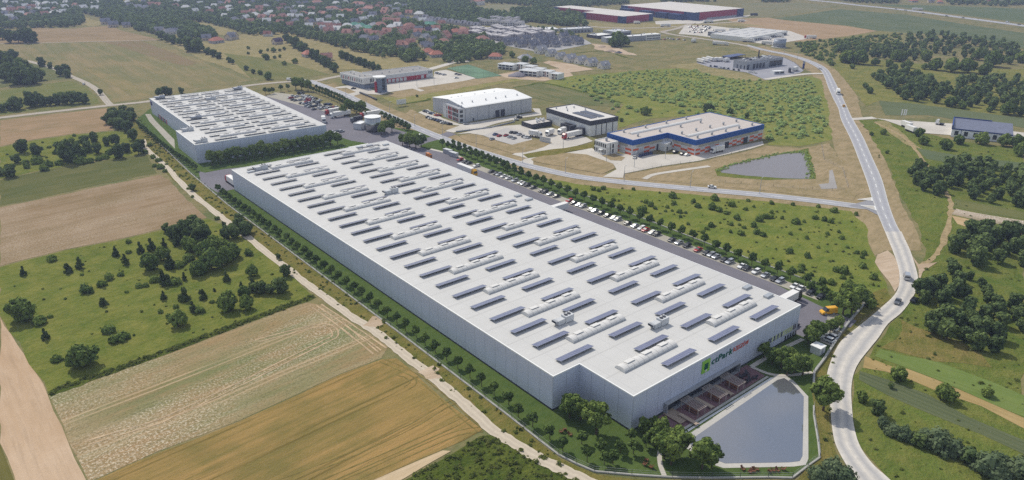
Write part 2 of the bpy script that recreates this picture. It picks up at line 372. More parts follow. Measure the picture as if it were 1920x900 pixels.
# belt between the track and the fence, then the track itself
patch('verge', [(200,200),(250,205),(258,225),(298,265),(360,325),(428,385),(520,450),(643,542),(768,635),(865,712),(962,785),(1010,828),(1047,858),(1085,876),(1120,890),(1187,898),(1262,905),(1262,930),(1100,930),(1085,905),(960,835),(870,762),(767,678),(690,618),(595,552),(510,486),(440,432),(355,364),(295,308),(262,272),(240,235)], M_verge, 1, 'weedy yellow green verge between track and fence', .8)
ribbon('track', [G(*p) for p in [(268,262),(275,280),(310,311),(332,335),(355,359),(375,375),(400,395),(425,415),(450,435),(470,449),(510,482),(540,504),(565,525),(595,547),(627,570),(660,595),(690,613),(717,632),(742,652),(767,673),(800,697),(835,727),(870,757),(905,790),(937,815),(960,829),(997,852),(1035,872),(1072,889),(1100,902),(1150,925)]], (3.0, 3.6), M_gravel, 3, 'pale gravel track running along the left of the industrial park', amp=.25, n=4)
for px, py, r in [(702,605,4),(806,698,3.4),(812,706,2.4)]:
    x, y = G(px, py); sheet('rubble_patch', [(x+r*random.uniform(.5, 1.2)*math.cos(a*.63), y+r*random.uniform(.5, 1.2)*math.sin(a*.63)) for a in range(10)], M_soil, 3, 'pale rubble spill beside the gravel track', .3)
# ---- the park: lawn, yards, bays
fence_px = [(1.6,456.5),(-3.2,386.3),(-8.3,304.2),(-10.4,240.6),(-10.4,184.1),(-10.4,123.9),(-10.4,77.8),(-10.6,48.1),(-10.8,24.1),(-11.1,12.8),(-11.2,5.1),(-10.1,0.0),(-8.6,-4.9),(-2.5,-11.4),(4.3,-18.1),(11.5,-24.3),(22.1,-32.7),(26.4,-36.5),(33.2,-36.6),(38.3,-36.8),(43.6,-33.4),(53.2,-26.7),(57.2,-24.4),(65.9,-19.3),(72.5,-15.7),(81.7,-13.8),(101.2,-8.8),(110.1,-6.9),(126.8,-3.8),(127.1,-2.0)]
right_px = [(129,13.9),(129,30),(129,60),(129.7,81),(130.7,109),(132.2,136),(132,187),(134,215),(136,240),(140,262)]
sheet('lawn', [S(*p) for p in fence_px+right_px+[(140,300),(128,330),(118,370),(108,420),(104,470),(95,490),(20,490)]], M_lawn, 2, 'smooth green lawn of the industrial park', .1)
sheet('yard', [S(*p) for p in [(92,262),(118,262),(123,254),(117.2,181),(116.9,60),(116.9,26),(113,2),(98,-5.5),(89.3,-6),(89.3,262)]], M_asph, 3, 'dark asphalt yard along the right side of the long warehouse', 0)
sheet('parking_bays', [S(*p) for p in [(117,222),(122.3,222),(122.3,14),(116.9,8),(116.9,60)]], M_bays, 3, 'pale paved parking bays along the dark yard', 0)
sheet('parking_bays', [S(*p) for p in [(91,-6.2),(98,-5.9),(112,2),(113,-2.5),(98,-10),(91,-11)]], M_bays, 3, 'pale paved bays behind the front right corner of the warehouse', 0)
sheet('gateway', [S(*p) for p in [(106,-3.8),(112.5,-1.8),(113.2,-8),(107,-9)]], M_asph, 4, 'asphalt gateway in the fence near the yellow truck', 0)
sheet('yard', [S(*p) for p in [(-8,262),(-9,284),(-4,304),(40,290),(84,283),(100,290),(92,310),(90,330),(92,400),(92,480),(104,478),(112,420),(121,375),(128,330),(130,306),(128,286),(140,286),(152,290),(153,281),(142,278),(128,276),(118,272),(118,262),(92,262)]], M_asph, 3, 'dark asphalt yard between and beside the two white warehouses', 0)
sheet('parking_bays', [S(*p) for p in [(104,478),(112,420),(118,388),(129,392),(127,420),(124,470),(116,488)]], M_bays, 3, 'pale paved car park behind the second warehouse', 0)
sheet('lawn', [S(*p) for p in [(-2,300),(40,300),(83,294),(84,306),(80,314),(-2,318),(-6,314)]], M_lawn, 4, 'lawn strip with trees between the two warehouses', 0)
sheet('pavement', [G(*p) for p in [(272,214),(282,214),(291,226),(327,262),(328,279),(317,268),(296,245),(280,228)]], M_bays, 3, 'narrow service lane left of the second warehouse', 0)
ribbon('footpath', [S(*p) for p in [(3,-17),(6,-13),(10.5,-9.5),(17,-8.5)]], 1.2, M_pav, 4, 'pale footpath leading from the fence to the front lawn')
ribbon('footpath', [S(*p) for p in [(120,262),(124,240),(121.5,228)]], 2.2, M_pav, 4, 'pale footpath by the grey containers')
ribbon('footpath', [S(*p) for p in [(61,-2),(62,-8),(66,-12),(72.5,-15.2)]], 1.2, M_pav, 4, 'pale footpath between terrace and pond')
ribbon('footpath', [S(*p) for p in [(61,-2),(75,-2),(88,-3)]], 1.5, M_pav, 4, 'pale footpath along the front wall under the windows')
# pond in front
k = NT('pond_water'); co = k.coord(); n = k.noise(co, .7, 3, .5); b = k.bsdf(C(104,106,112), .1, .5, 0, n, .04, .05); 
def gloss(k, f):
    g = k.node('ShaderNodeBsdfGlossy', inp={'Color': (.93,.88,.82,1), 'Roughness': .06}); s = [l.from_socket for l in k.t.links if l.to_node == k.out][0]
    mx = k.node('ShaderNodeMixShader', inp={0: f, 1: s, 2: g.outputs[0]}); k.t.links.new(mx.outputs[0], k.out.inputs[0]); return k.m
M_wat = gloss(k, .32)
sheet('pond_border', [S(*p) for p in [(16.4,-10.4),(61.6,-9.2),(64.8,-10.2),(64.2,-14),(60.2,-21),(35.8,-35.2),(33.2,-36),(30.4,-34.5),(16.6,-23.9),(15.5,-21),(15.6,-13)]], paving('pond_edge', C(196,192,184), C(178,176,172)), 3, 'pale concrete rim around the front pond', 0)
sheet('water', [S(*p) for p in [(18.2,-12.1),(60.8,-10.9),(63.2,-11.6),(62.6,-14.6),(59.2,-20.2),(35.6,-33.7),(33.3,-34.3),(31,-33),(18.4,-23.2),(17.5,-20.5),(17.6,-13)]], M_wat, 4, 'grey still water of the front pond', 0)
sheet('terrace_paving', [S(*p) for p in [(14,-.4),(61,-.4),(60,-7.4),(17,-7.8)]], paving('terrace_bricks', C(132,102,104), C(118,92,98), 1, 1.2), 3, 'purple brown brick terrace at the front wall', 0)
# ---- main roads
R2 = [(480,157),(545,153),(578,151),(600,159),(645,177),(692,200),(760,231),(820,256),(880,278),(960,303),(1010,316),(1080,331),(1160,341),(1240,349),(1330,357),(1440,367),(1530,377),(1600,386),(1648,390)]
ribbon('verge', [G(*p) for p in R2[3:18]], 24, M_mown, 1, 'dry mown verge along the curving road', n=4, amp=1)
ribbon('road', [G(*p) for p in R2[2:]], 7.4, M_road, 5, 'pale grey asphalt road curving behind the industrial park', n=5)
ribbon('road', [G(*p) for p in [(-40,224),(0,221),(60,214),(140,205),(205,198),(280,190),(400,172),(470,160),(545,153),(590,152),(615,147),(640,142)]], 7.0, M_old, 4, 'dusty lane running left from the road bend', n=5, amp=.3)
ribbon('lane', [G(*p) for p in [(207,197),(200,190),(192,180),(182,169),(162,156),(135,144),(100,128),(66,118),(50,114)]], 5, M_old, 3, 'narrow lane bending between the upper left fields', n=5)
ribbon('lane', [G(*p) for p in [(-30,82.5),(80,80.5),(180,78),(296,75)]], 3, M_old, 3, 'field lane along the far edge of the long green field', n=4)
ll = [(1400,86),(1440,97),(1475,104),(1505,114),(1525,123),(1540,134),(1547,148),(1553,165),(1562,185),(1572,205),(1577,225),(1595,262),(1610,300),(1622,332),(1628,350),(1636,376),(1648,408),(1664,447)]
rr = [(1402,84),(1440,94),(1477,101),(1510,110),(1535,120),(1552,131),(1562,147),(1570,163),(1580,183),(1590,205),(1598,222),(1618,257),(1635,295),(1650,328),(1657,348),(1667,385),(1680,420),(1695,447)]
patch('verge', [(1400,90),(1440,104),(1490,120),(1520,135),(1527,150),(1536,170),(1545,195),(1552,225),(1560,262),(1572,300),(1580,330),(1580,360),(1600,400),(1625,450),(1640,480),(1660,470),(1700,470),(1728,470),(1722,440),(1690,380),(1668,320),(1640,260),(1615,215),(1608,180),(1585,150),(1560,122),(1520,105),(1470,96),(1430,86)], M_mown, 1, 'broad dry mown verges on both sides of the main road', .6)
strip('road', [G(*p) for p in ll], [G(*p) for p in rr], M_road, 6, 'grey main road with white edge lines at the right')
ll2 = [(1659,435),(1665,450),(1674,472),(1682,495),(1686,515),(1685,537),(1675,556),(1647,582),(1612,611),(1580,637),(1565,660),(1557,680),(1551,700),(1551,720),(1556,757),(1559,795),(1565,830),(1580,862),(1602,897),(1630,940)]
rr2 = [(1690,435),(1697,450),(1707,472),(1716,500),(1721,522),(1719,542),(1707,565),(1690,587),(1665,608),(1647,634),(1630,655),(1612,678),(1601,700),(1596,728),(1597,762),(1601,800),(1612,837),(1635,870),(1668,900),(1710,940)]
strip('road', [G(*p) for p in ll2], [G(*p) for p in rr2], M_dust, 6, 'dust whitened lower stretch of the main road')
patch('dusty_layby', [(1645,478),(1664,470),(1676,480),(1686,508),(1686,535),(1678,548),(1668,530),(1650,508),(1640,492)], M_soil, 4, 'sandy lay-by left of the dusty bend', .6)
patch('dusty_layby', [(1710,480),(1722,505),(1723,530),(1730,510),(1758,492),(1745,494),(1722,496)], M_soil, 4, 'sandy mouth of the field track right of the bend', .6)
for pts in ([(1606,375),(1635,371),(1637,378)], [(1610,385),(1641,387),(1644,396)]):
    w = [G(*p) for p in pts]; cx = sum(p[0] for p in w)/3; cy = sum(p[1] for p in w)/3
    sheet('traffic_island', w, M_white, 8, 'white painted triangle at the road junction', 0)
    sheet('traffic_island', [((p[0]-cx)*.72+cx, (p[1]-cy)*.72+cy) for p in w], M_pav, 9, 'paved triangular island at the road junction', 0)
patch('road', [(1590,386),(1640,373),(1641,366),(1662,400),(1655,425),(1646,404),(1625,393),(1600,389)], paving('junction_asphalt', C(152,152,156), C(142,142,147)), 5, 'flared asphalt mouth of the junction', 0)
ribbon('road', [G(*p) for p in [(1640,221),(1610,223),(1592,224)]], 6, M_pav, 5, 'short paved entrance to the blue roofed building', n=4)
ribbon('motorway', [G(*p) for p in [(1500,-4),(1522,0.3),(1560,4),(1615,10.5),(1702,19.5),(1815,34.5),(1920,48.5),(1990,59)]], 17, M_road, 4, 'straight motorway crossing the far fields', n=4)
ribbon('road', [G(*p) for p in [(1435,95),(1400,86),(1360,79),(1310,72),(1262,65),(1240,60)]], 8, M_old, 4, 'pale road past the white logistics hall', n=5)
ribbon('road', [G(*p) for p in [(1240,60),(1268,54),(1285,48),(1300,44),(1320,45),(1380,41),(1400,38)]], 8, M_old, 4, 'pale road to the red and blue warehouse', n=5)
ribbon('road', [G(*p) for p in [(1270,50),(1185,53),(1110,50),(1085,45)]], 8, M_old, 4, 'pale road in front of the far red warehouse', n=5)
# ---- right half, far
patch('field', [(1440,35),(1480,31),(1575,17),(1700,28),(1800,44),(1920,62),(1920,92),(1850,76),(1780,66),(1700,62),(1645,58),(1590,48),(1480,38)], F('green_right_far', [C(104,122,92), C(96,116,86), C(118,130,98)], (1440,34), (1920,70), s=.5), 1, 'green field below the motorway')
patch('field', [(1640,8),(1740,10),(1920,16),(1920,43),(1815,30),(1700,15)], F('green_motor', [C(102,122,90), C(94,116,84), C(114,128,94)], (1640,8), (1920,43), s=.5), 1, 'green field above the motorway')
patch('field', [(1390,6),(1500,5),(1560,12),(1540,18),(1480,28),(1440,32),(1396,30)], F('green_mid_far', [C(122,132,100), C(132,138,106), C(146,144,112)], (1390,20), (1560,12), s=.5), 1, 'pale green field right of the far red warehouse')
patch('field', [(1360,36),(1440,33),(1480,39),(1580,48),(1645,58),(1600,66),(1540,74),(1490,78),(1480,60),(1400,50)], F('tan_right', [C(176,158,128), C(164,148,118), C(186,168,138)], (1440,36), (1640,56), s=.6), 1, 'dry tan field behind the silo')
patch('scrubland', [(1490,80),(1545,74),(1600,66),(1650,58),(1700,62),(1690,90),(1575,100),(1565,130),(1545,118),(1510,104)], grass('rough_grass', C(128,130,90), C(112,120,80), C(148,142,106), 1), 1, 'rough scrubby grass beside the silo', 1)
patch('meadow', [(1560,122),(1575,104),(1700,118),(1800,125),(1920,130),(1920,225),(1800,215),(1650,188),(1625,200),(1605,175),(1585,150)], grass('right_grass', C(118,128,76), C(98,114,66), C(146,142,92), .8, .6), 1, 'grass between the woods at the upper right', 1)
patch('field', [(1648,189),(1720,195),(1800,206),(1920,222),(1920,240),(1880,232),(1790,224),(1740,216),(1660,216)], F('teal_field', [C(108,124,94), C(102,118,88), C(116,130,98)], (1648,189), (1920,222)), 2, 'blue green crop strip behind the blue roofed building')
patch('meadow', [(1610,225),(1660,224),(1700,240),(1780,262),(1920,280),(1920,560),(1720,560),(1735,480),(1728,440),(1690,372),(1660,300),(1630,250)], M_wild, 1, 'rough green ground right of the main road', 1)
patch('field', [(1720,278),(1800,292),(1920,306),(1920,326),(1850,312),(1770,304),(1738,298)], F('teal_field2', [C(104,122,92), C(98,116,86), C(114,128,96)], (1720,280), (1920,306)), 2, 'blue green crop strip below the blue roofed building')
patch('field', [(1790,373),(1850,384),(1920,398),(1920,412),(1850,402),(1788,388)], F('green_right3', [C(112,124,78), C(104,116,72), C(126,132,88)], (1790,373), (1920,398)), 2, 'green crop strip beside the stubble strip')
patch('field', [(1785,390),(1850,403),(1920,414),(1920,428),(1850,417),(1783,402)], F('stubble', [C(196,188,172), C(178,172,154), C(150,146,120)], (1785,390), (1920,414), speck=.8, speckcol=C(224,216,204)), 2, 'grey white stubble strip at the right edge')
patch('field', [(1784,404),(1850,419),(1920,432),(1920,452),(1850,438),(1795,420)], F('tan_r4', [C(196,178,140), C(184,166,128), C(208,192,156)], (1784,404), (1920,432)), 2, 'tan strip at the right edge')
patch('meadow', [(1735,480),(1920,470),(1920,930),(1712,930),(1668,900),(1612,837),(1598,762),(1600,705),(1640,648),(1690,590),(1720,545)], M_wild, 1, 'rough green ground right of the dusty road', 1)
patch('field', [(1612,696),(1665,712),(1740,740),(1815,782),(1920,826),(1920,852),(1840,815),(1740,775),(1665,742),(1610,712)], F('dark_strip', [C(104,118,88), C(98,112,84), C(110,122,92)], (1612,696), (1920,826), tram=4.0, tramcol=C(72,86,60)), 2, 'dark green crop strip slanting to the right edge')
patch('field', [(1622,668),(1670,687),(1702,692),(1760,714),(1815,738),(1920,784),(1920,804),(1840,762),(1752,732),(1697,708),(1660,697),(1618,690)], F('gold_strip', [C(178,162,114), C(166,152,106), C(188,172,126)], (1622,668), (1920,784)), 2, 'golden grain strip slanting to the right edge')
patch('field', [(1650,655),(1700,668),(1752,676),(1815,700),(1920,742),(1920,782),(1815,737),(1760,713),(1702,691),(1640,668)], F('green_strip', [C(120,146,80), C(112,138,76), C(130,150,90)], (1650,655), (1920,742)), 2, 'fresh green strip slanting to the right edge')
patch('field', [(1690,600),(1720,615),(1800,640),(1860,690),(1700,664),(1650,652)], grass('brown_grass', C(122,122,74), C(110,118,66), C(146,134,92), 1.2, .8), 2, 'browned grass beside the dusty road', 3)
ribbon('track', [G(*p) for p in [(1640,229),(1690,255),(1712,275),(1740,315),(1762,345),(1780,372),(1782,400),(1770,450),(1752,480),(1728,500)]], 2.2, flat('dirt_ruts', C(160,142,108), 1, 0, var=.25), 3, 'faint dirt track through the rough ground at the right', amp=.5)
patch('bare_ground', [(1640,228),(1662,226),(1690,248),(1705,262),(1730,280),(1700,272),(1668,250)], M_dry, 2, 'dry bare ground below the parked trailers', 1)
# ---- middle right: estates
patch('meadow', [(1045,143),(1110,140),(1200,132),(1300,126),(1340,140),(1440,148),(1520,143),(1540,150),(1552,200),(1560,262),(1500,274),(1440,272),(1430,236),(1330,214),(1220,222),(1160,240),(1152,218),(1170,196),(1018,157)], grass('shrub_grass', C(124,138,78), C(112,130,70), C(144,146,92), .9, .6), 1, 'bright green meadow full of low shrubs', 1)
patch('field', [(962,163),(1015,156),(1090,172),(1165,194),(1150,200),(1062,196),(1000,184),(985,178)], F('estate_green', [C(112,126,84), C(104,118,80), C(140,138,102)], (1015,156), (1165,194), s=.7), 2, 'square dull green field behind the grey hall')
for pl in ([(962,164),(990,160),(1015,155.5),(1060,164),(1110,177),(1166,193)], [(1062,102),(1130,96),(1175,108)], [(748,196),(800,188),(805,184)]):
    ribbon('hedge_bank', [G(*p) for p in pl], 3.5, M_tall, 3, 'dark ditch line along a field edge', amp=.8)
patch('dry_field', [(480,60),(540,60),(600,74),(700,88),(790,114),(870,128),(800,128),(700,130),(640,130),(560,140),(480,150),(430,128),(380,112),(310,78),(330,76),(400,80)], M_dry, 1, 'dry grass around the isolated houses', 1)
patch('field', [(420,100),(520,112),(620,140),(560,146),(500,152),(470,146)], F('green_patch', [C(124,132,84), C(116,126,80), C(138,138,92)], (420,100), (500,150), s=.7), 2, 'green field in front of the white house with the terracotta roof')
patch('bank', [(715,182),(760,182),(850,166),(960,146),(985,150),(940,157),(860,176),(780,192),(740,196)], grass('bank_grass', C(140,144,96), C(124,134,84), C(158,150,112)), 2, 'green bank in front of the fire station yard', 1)
patch('bank', [(726,178),(740,172),(870,151),(945,142),(975,146),(880,162),(790,178),(745,184)], M_mown, 3, 'mown bank along the fire station yard', 1)
patch('pavement', [(720,158),(812,146),(815,134),(836,131),(870,140),(893,147),(870,152),(730,173),(722,176),(712,178)], M_pav, 4, 'bright concrete forecourt of the fire station', 0)
patch('pavement', [(655,160),(680,160),(706,172),(718,178),(678,176),(660,181),(648,177),(668,173),(650,165),(630,166),(628,164)], M_pav, 4, 'pale car park and entrance of the fire station', 0)
patch('playing_field', [(838,128),(878,121),(941,142),(895,148)], flat('sports_turf', C(108,134,110), 1, 0, var=.2, scale=.08), 4, 'teal green fenced sports pitch beside the fire station', 0)
patch('footpath', [(770,165),(777,164),(796,170),(788,172)], M_pav, 5, 'short pale path on the mown bank', 0)
patch('footpath', [(800,129),(850,115),(880,113),(880,116),(855,118),(812,131)], M_pav, 3, 'pale path behind the fire station', 0)
patch('yard', [(784,211),(802,205),(830,222),(862,233),(900,228),(960,218),(1004,211),(998,203),(1012,204),(1016,216),(980,221),(930,232),(905,240),(862,246),(850,249),(834,246),(850,240),(862,236),(830,232)], M_pav, 4, 'pale concrete yard of the grey hall', 0)
patch('bank', [(770,205),(784,212),(832,234),(860,238),(850,244),(828,244),(800,232),(760,214)], M_mown, 3, 'dry strip beside the grey hall car park', 1)
patch('yard', [(855,252),(905,241),(950,236),(975,234),(1000,243),(1035,240),(1100,258),(1112,265),(1060,280),(1000,300),(960,290),(1010,268),(1030,262),(990,255),(950,264),(905,254),(880,250)], M_pav, 4, 'pale concrete yard of the black and white hall', 0)
patch('car_park', [(905,254),(950,240),(975,246),(996,258),(1000,266),(960,272),(925,262)], paving('carpark_grey', C(190,186,180), C(176,172,168)), 5, 'pale car park of the black and white hall', 0)
patch('bank', [(860,255),(885,251),(905,255),(935,266),(960,272),(1000,262),(1026,262),(1035,268),(1020,276),(985,286),(960,288),(905,272),(870,262)], M_mown, 5, 'brown grass island beside the car park', 1)
patch('bank', [(980,290),(1012,284),(1060,278),(1130,265),(1150,270),(1120,276),(1030,292),(990,297)], M_verge, 5, 'narrow grass strip between two estate yards', 1)
patch('yard', [(985,298),(1030,293),(1110,278),(1120,285),(1180,290),(1200,290),(1300,290),(1430,265),(1432,272),(1405,280),(1310,302),(1240,312),(1170,326),(1168,334),(1130,332),(1156,318),(1150,308),(1100,290),(1060,288),(1000,302),(1000,312),(975,304)], M_pav, 4, 'pale concrete yard of the orange and blue hall', 0)
patch('bank', [(1003,296),(1060,287),(1100,290),(1150,308),(1153,316),(1128,327),(1080,318),(1000,303),(995,299)], M_mown, 5, 'dry grass oval in front of the white office', 1)
patch('bank', [(1128,292),(1150,288),(1172,296),(1165,302),(1145,301)], M_mown, 6, 'small patch of dry grass by the white office', .6)
patch('bank', [(1170,328),(1240,314),(1310,304),(1400,284),(1440,274),(1500,278),(1555,268),(1575,300),(1622,352),(1600,376),(1530,368),(1440,358),(1330,348),(1240,340),(1180,334)], M_mown, 3, 'dry mown ground around the right hand pond', 1)
patch('bank', [(1340,318),(1400,300),(1516,278),(1530,336),(1440,338),(1380,334),(1345,330)], M_wild, 4, 'reedy green bank of the right hand pond', .8)
patch('water', [(1350,319),(1372,310),(1415,300),(1470,289),(1508,287),(1520,320),(1516,336),(1470,335),(1400,330),(1352,324)], (lambda k: k.bsdf(C(124,118,118), .25, .5, 0, k.noise(k.coord(), .8, 3), .08, .05))(NT('pond_water_right')), 5, 'blue grey water of the right hand pond', .4)
patch('pavement', [(1555,320),(1561,319),(1570,354),(1540,355),(1535,346),(1554,344)], paving('path_grey', C(164,160,156), C(150,146,142)), 5, 'grey path beside the right hand pond', 0)
ribbon('track', [G(*p) for p in [(1208,336),(1225,328),(1260,322),(1330,312)]], 3, M_pav, 5, 'pale track along the right hand pond')
patch('meadow', [(1000,330),(1080,345),(1160,354),(1240,360),(1330,368),(1440,378),(1530,388),(1596,396),(1622,420),(1640,480),(1662,530),(1665,548),(1625,580),(1596,570),(1545,545),(1450,503),(1346,462),(1180,399),(1040,344)], M_mead_r, 1, 'bright green meadow between parking row and road', 1)
patch('verge', [(1600,570),(1660,540),(1672,560),(1640,582),(1608,607),(1580,632),(1562,655),(1552,690),(1548,720),(1554,780),(1558,820),(1572,862),(1600,905),(1480,930),(1495,900),(1515,876),(1537,860),(1526,760),(1526,700),(1546,675),(1580,628),(1622,572)], M_verge, 2, 'rough verge between the fence and the dusty road', .8)
patch('pavement', [(1640,222),(1690,226),(1786,232),(1786,254),(1735,250),(1700,240),(1660,226)], M_pav, 4, 'pale yard of the blue roofed building', 0)
patch('pavement', [(1895,246),(1920,249),(1920,263),(1898,260)], M_pav, 4, 'pale yard right of the blue roofed building', 0)
patch('yard', [(1305,118),(1345,110),(1380,112),(1470,108),(1490,118),(1507,132),(1500,137),(1450,148),(1435,150),(1400,136),(1330,126)], paving('service_yard', C(160,160,166), C(150,150,156)), 4, 'grey yard of the service building', 0)
ribbon('lane', [G(*p) for p in [(1435,149),(1470,144),(1510,139),(1545,138)]], 6, M_pav, 5, 'paved entrance of the service building')
patch('bank', [(1250,124),(1305,117),(1330,127),(1400,138),(1440,151),(1400,152),(1330,140),(1290,130)], M_dry, 2, 'dry ground in front of the service building', 1)
patch('yard', [(1272,64),(1284,48),(1330,48),(1400,56),(1480,58),(1520,72),(1470,80),(1455,86),(1400,78),(1300,66)], M_pav, 4, 'pale truck yard of the white logistics hall', 0)
patch('yard', [(1000,24),(1080,22),(1090,38),(1060,36),(1020,30)], M_pav, 3, 'pale truck yard left of the far red warehouse', 0)
patch('yard', [(1228,40),(1300,36),(1400,29),(1412,27),(1400,32),(1310,44),(1230,46)], M_pav, 3, 'pale yard between the far red warehouses', 0)
patch('dry_field', [(1080,40),(1170,46),(1240,42),(1300,46),(1380,42),(1440,50),(1360,48),(1280,48),(1230,64),(1150,60),(1110,52)], M_dry, 1, 'dry ground in front of the far red warehouses', 1)
patch('building_site', [(930,140),(960,135),(1060,128),(1075,142),(1022,152),(990,150),(950,146)], M_soil, 3, 'sandy building site with white shell houses', 1)
patch('building_site', [(1018,117),(1030,114),(1070,120),(1115,130),(1060,138),(1048,128)], M_soil, 4, 'sandy bare plot beside the grey gabled row', 1)
patch('building_site', [(1110,82),(1135,84),(1170,94),(1195,104),(1150,100),(1115,92)], M_soil, 3, 'sandy rubble plot behind the grey gabled row', 2)
patch('pavement', [(885,62),(980,44),(1040,62),(1090,70),(1110,82),(1040,96),(1000,96),(940,84),(880,70)], paving('estate_paving', C(170,168,166), C(156,154,154)), 2, 'paved lanes of the terraced estate', 0)
patch('field', [(865,12),(960,8),(1010,18),(960,24),(880,18)], F('far_green', [C(128,138,108), C(136,142,114), C(150,148,120)], (865,12), (960,8), s=.4), 2, 'pale green field beyond the far wood')
patch('field', [(360,42),(385,44),(440,58),(442,68),(412,66),(385,54)], M_dry, 2, 'dry yellow clearing in the far wood', 2)
patch('field', [(135,30),(155,28),(175,38),(205,42),(175,50),(150,46)], M_dry, 2, 'dry clearing at the edge of the village', 2)
patch('field', [(150,0),(215,0),(240,8),(205,7),(160,2)], F('far_green2', [C(136,142,114), C(130,138,110), C(146,146,118)], (150,0), (215,0), s=.4), 2, 'pale field at the top edge')
# ============================================================= BUILDINGS
M_roofw = roofmat('white_roof', C(204,203,200), 6, 10, .08)
M_trim = flat('white_trim', C(236,236,234), .5, .3, var=.02)
M_wallg = clad('grey_cladding', C(203,209,228), 5.0, hs=1.0)
M_wallg2 = clad('grey_cladding_fine', C(176,186,194), 6.0, hs=1.0)
M_dark = flat('dark_metal', C(62,64,72), .5, .3)
M_glass = flat('dark_glass', C(46,54,62), .12, .6, var=.2, scale=1.5)
M_litw = flat('painted_lit_window', C(206,214,150), .15, .6, var=.25, scale=.5)  # pale pane colour stands in for the light of lit windows
M_grey = flat('grey_panel', C(160,163,168), .6, .3)
M_lgrey = flat('light_grey_panel', C(200,202,204), .6, .3)
M_wht = flat('white_render', C(226,226,222), .8, .2, var=.04)
M_gal = flat('galvanised_steel', C(176,180,184), .4, .5, .3)
M_blk = flat('black_rubber', C(30,30,32), .8, .2)
M_red = flat('red_panel', C(168,52,62), .6, .3)
M_conc = flat('concrete', C(176,174,168), .9, .1)
M_brown = flat('brown_wood', C(116,78,58), .7, .2)
M_pwood = flat('pale_wood', C(168,152,136), .8, .1)
k = NT('solar_cells'); co = k.coord(); br = k.node('ShaderNodeTexBrick', inp={'Vector': co, 'Scale': 1.0, 'Brick Width': 1.05, 'Row Height': .82, 'Mortar Size': .035, 'Color1': C(92,96,124), 'Color2': C(100,104,132), 'Mortar': C(156,160,176)}); br.offset = 0
M_sol = k.bsdf(br.outputs[0], .22, .6)
k = NT('tank_steel'); M_tank = k.bsdf(C(176,178,176), .22, .5, .9)
def bl(name, label, cat, top0, base0, topR, topL, h=None):
    """a building from the photo's near roof corner, its foot, and the right and left roof corners"""
    h = h or hgt(top0, base0); p0 = Vector(G(*top0, h)); r = Vector(G(*topR, h)); l = Vector(G(*topL, h))
    a = r-p0; ang = math.atan2(a.y, a.x); nb = Vector((-a.y, a.x)).normalized(); lb = max(3.0, (l-p0).dot(nb))
    return thing(name, label, cat, (p0.x, p0.y, .05), ang), a.length, lb, h
def rect(mb, face, s0, s1, z0, z1, out=.06, mi=0, off=0.0, inn=.02):
    if face == 'a': mb.box(s0, s1, off-out, off-inn+.02 if inn else off, z0, z1, mi)
    else: mb.box(off-out, off, s0, s1, z0, z1, mi)
def wins(root, face, specs, mat, name='window', off=0.0, out=.06, label=None):
    for s0, s1, z0, z1 in specs:
        m = MB(); rect(m, face, s0, s1, z0, z1, out, 0, off); m.build(name, mat, root, label=label)
def shell(root, la, lb, h, wmat, rmat, par=.35, pmat=None, lip=.0, inset=.35):
    """walls with a parapet, and a roof deck inside it"""
    m = MB(); pts = [(0,0),(la,0),(la,lb),(0,lb)]
    m.prism(pts, 0, h-par); w = m.build('wall', wmat, root)
    r = MB(); i = inset; r.box(i, la-i, i, lb-i, h-par-.2, h-par+.05); rf = r.build('roof', rmat, root)
    p = MB(); p.box(0, la, 0, i, h-par, h); p.box(0, la, lb-i, lb, h-par, h); p.box(0, i, i, lb-i, h-par, h); p.box(la-i, la, i, lb-i, h-par, h)
    p.build('parapet', pmat or wmat, root); return w, rf
def vents(root_roof, pts, z, s=.6, mat=None, name='roof_vent'):
    for x, y in pts:
        m = MB(); m.cyl(x, y, z, z+s, s*.4, s*.4, 8); m.cyl(x, y, z+s, z+s*1.3, s*.7, s*.2, 8); m.build(name, mat or M_grey, root_roof)
# ---------------------------------------------------- roof furniture prototypes
def solar_proto():
    t = thing('solar_table', '', 'solar panel')
    p = MB(); w, d = 6.4, 1.25
    z = lambda y: .72-.2*y
    p.add([(-w,-d,z(-d)),(w,-d,z(-d)),(w,d,z(d)),(-w,d,z(d)),(-w,-d,z(-d)-.06),(w,-d,z(-d)-.06),(w,d,z(d)-.06),(-w,d,z(d)-.06)], [(0,1,2,3)], 0)
    p.add(p.v[:8], [(4,5,1,0),(5,6,2,1),(6,7,3,2),(7,4,0,3)], 1); p.add(p.v[:8], [(4,7,6,5)], 2); p.build('panel', [M_sol, M_gal, M_dark], t)  # underside gets a dark colour to paint in the shade below the panel
    f = MB()
    for x in (-5.9, -3, 0, 3, 5.9):
        f.bar((x,-.95,0),(x,-.95,.86),.05); f.bar((x,.95,0),(x,.95,.48),.05); f.bar((x,-1.1,.03),(x,1.1,.03),.05)
    f.bar((-5.95,.95,.45),(5.95,.95,.45),.05); f.bar((-5.95,-.95,.83),(5.95,-.95,.83),.05); f.bar((-5.95,0,.04),(5.95,0,.04),.04)
    f.build('support_frame', M_gal, t); return Stock(t)
SOL = solar_proto()
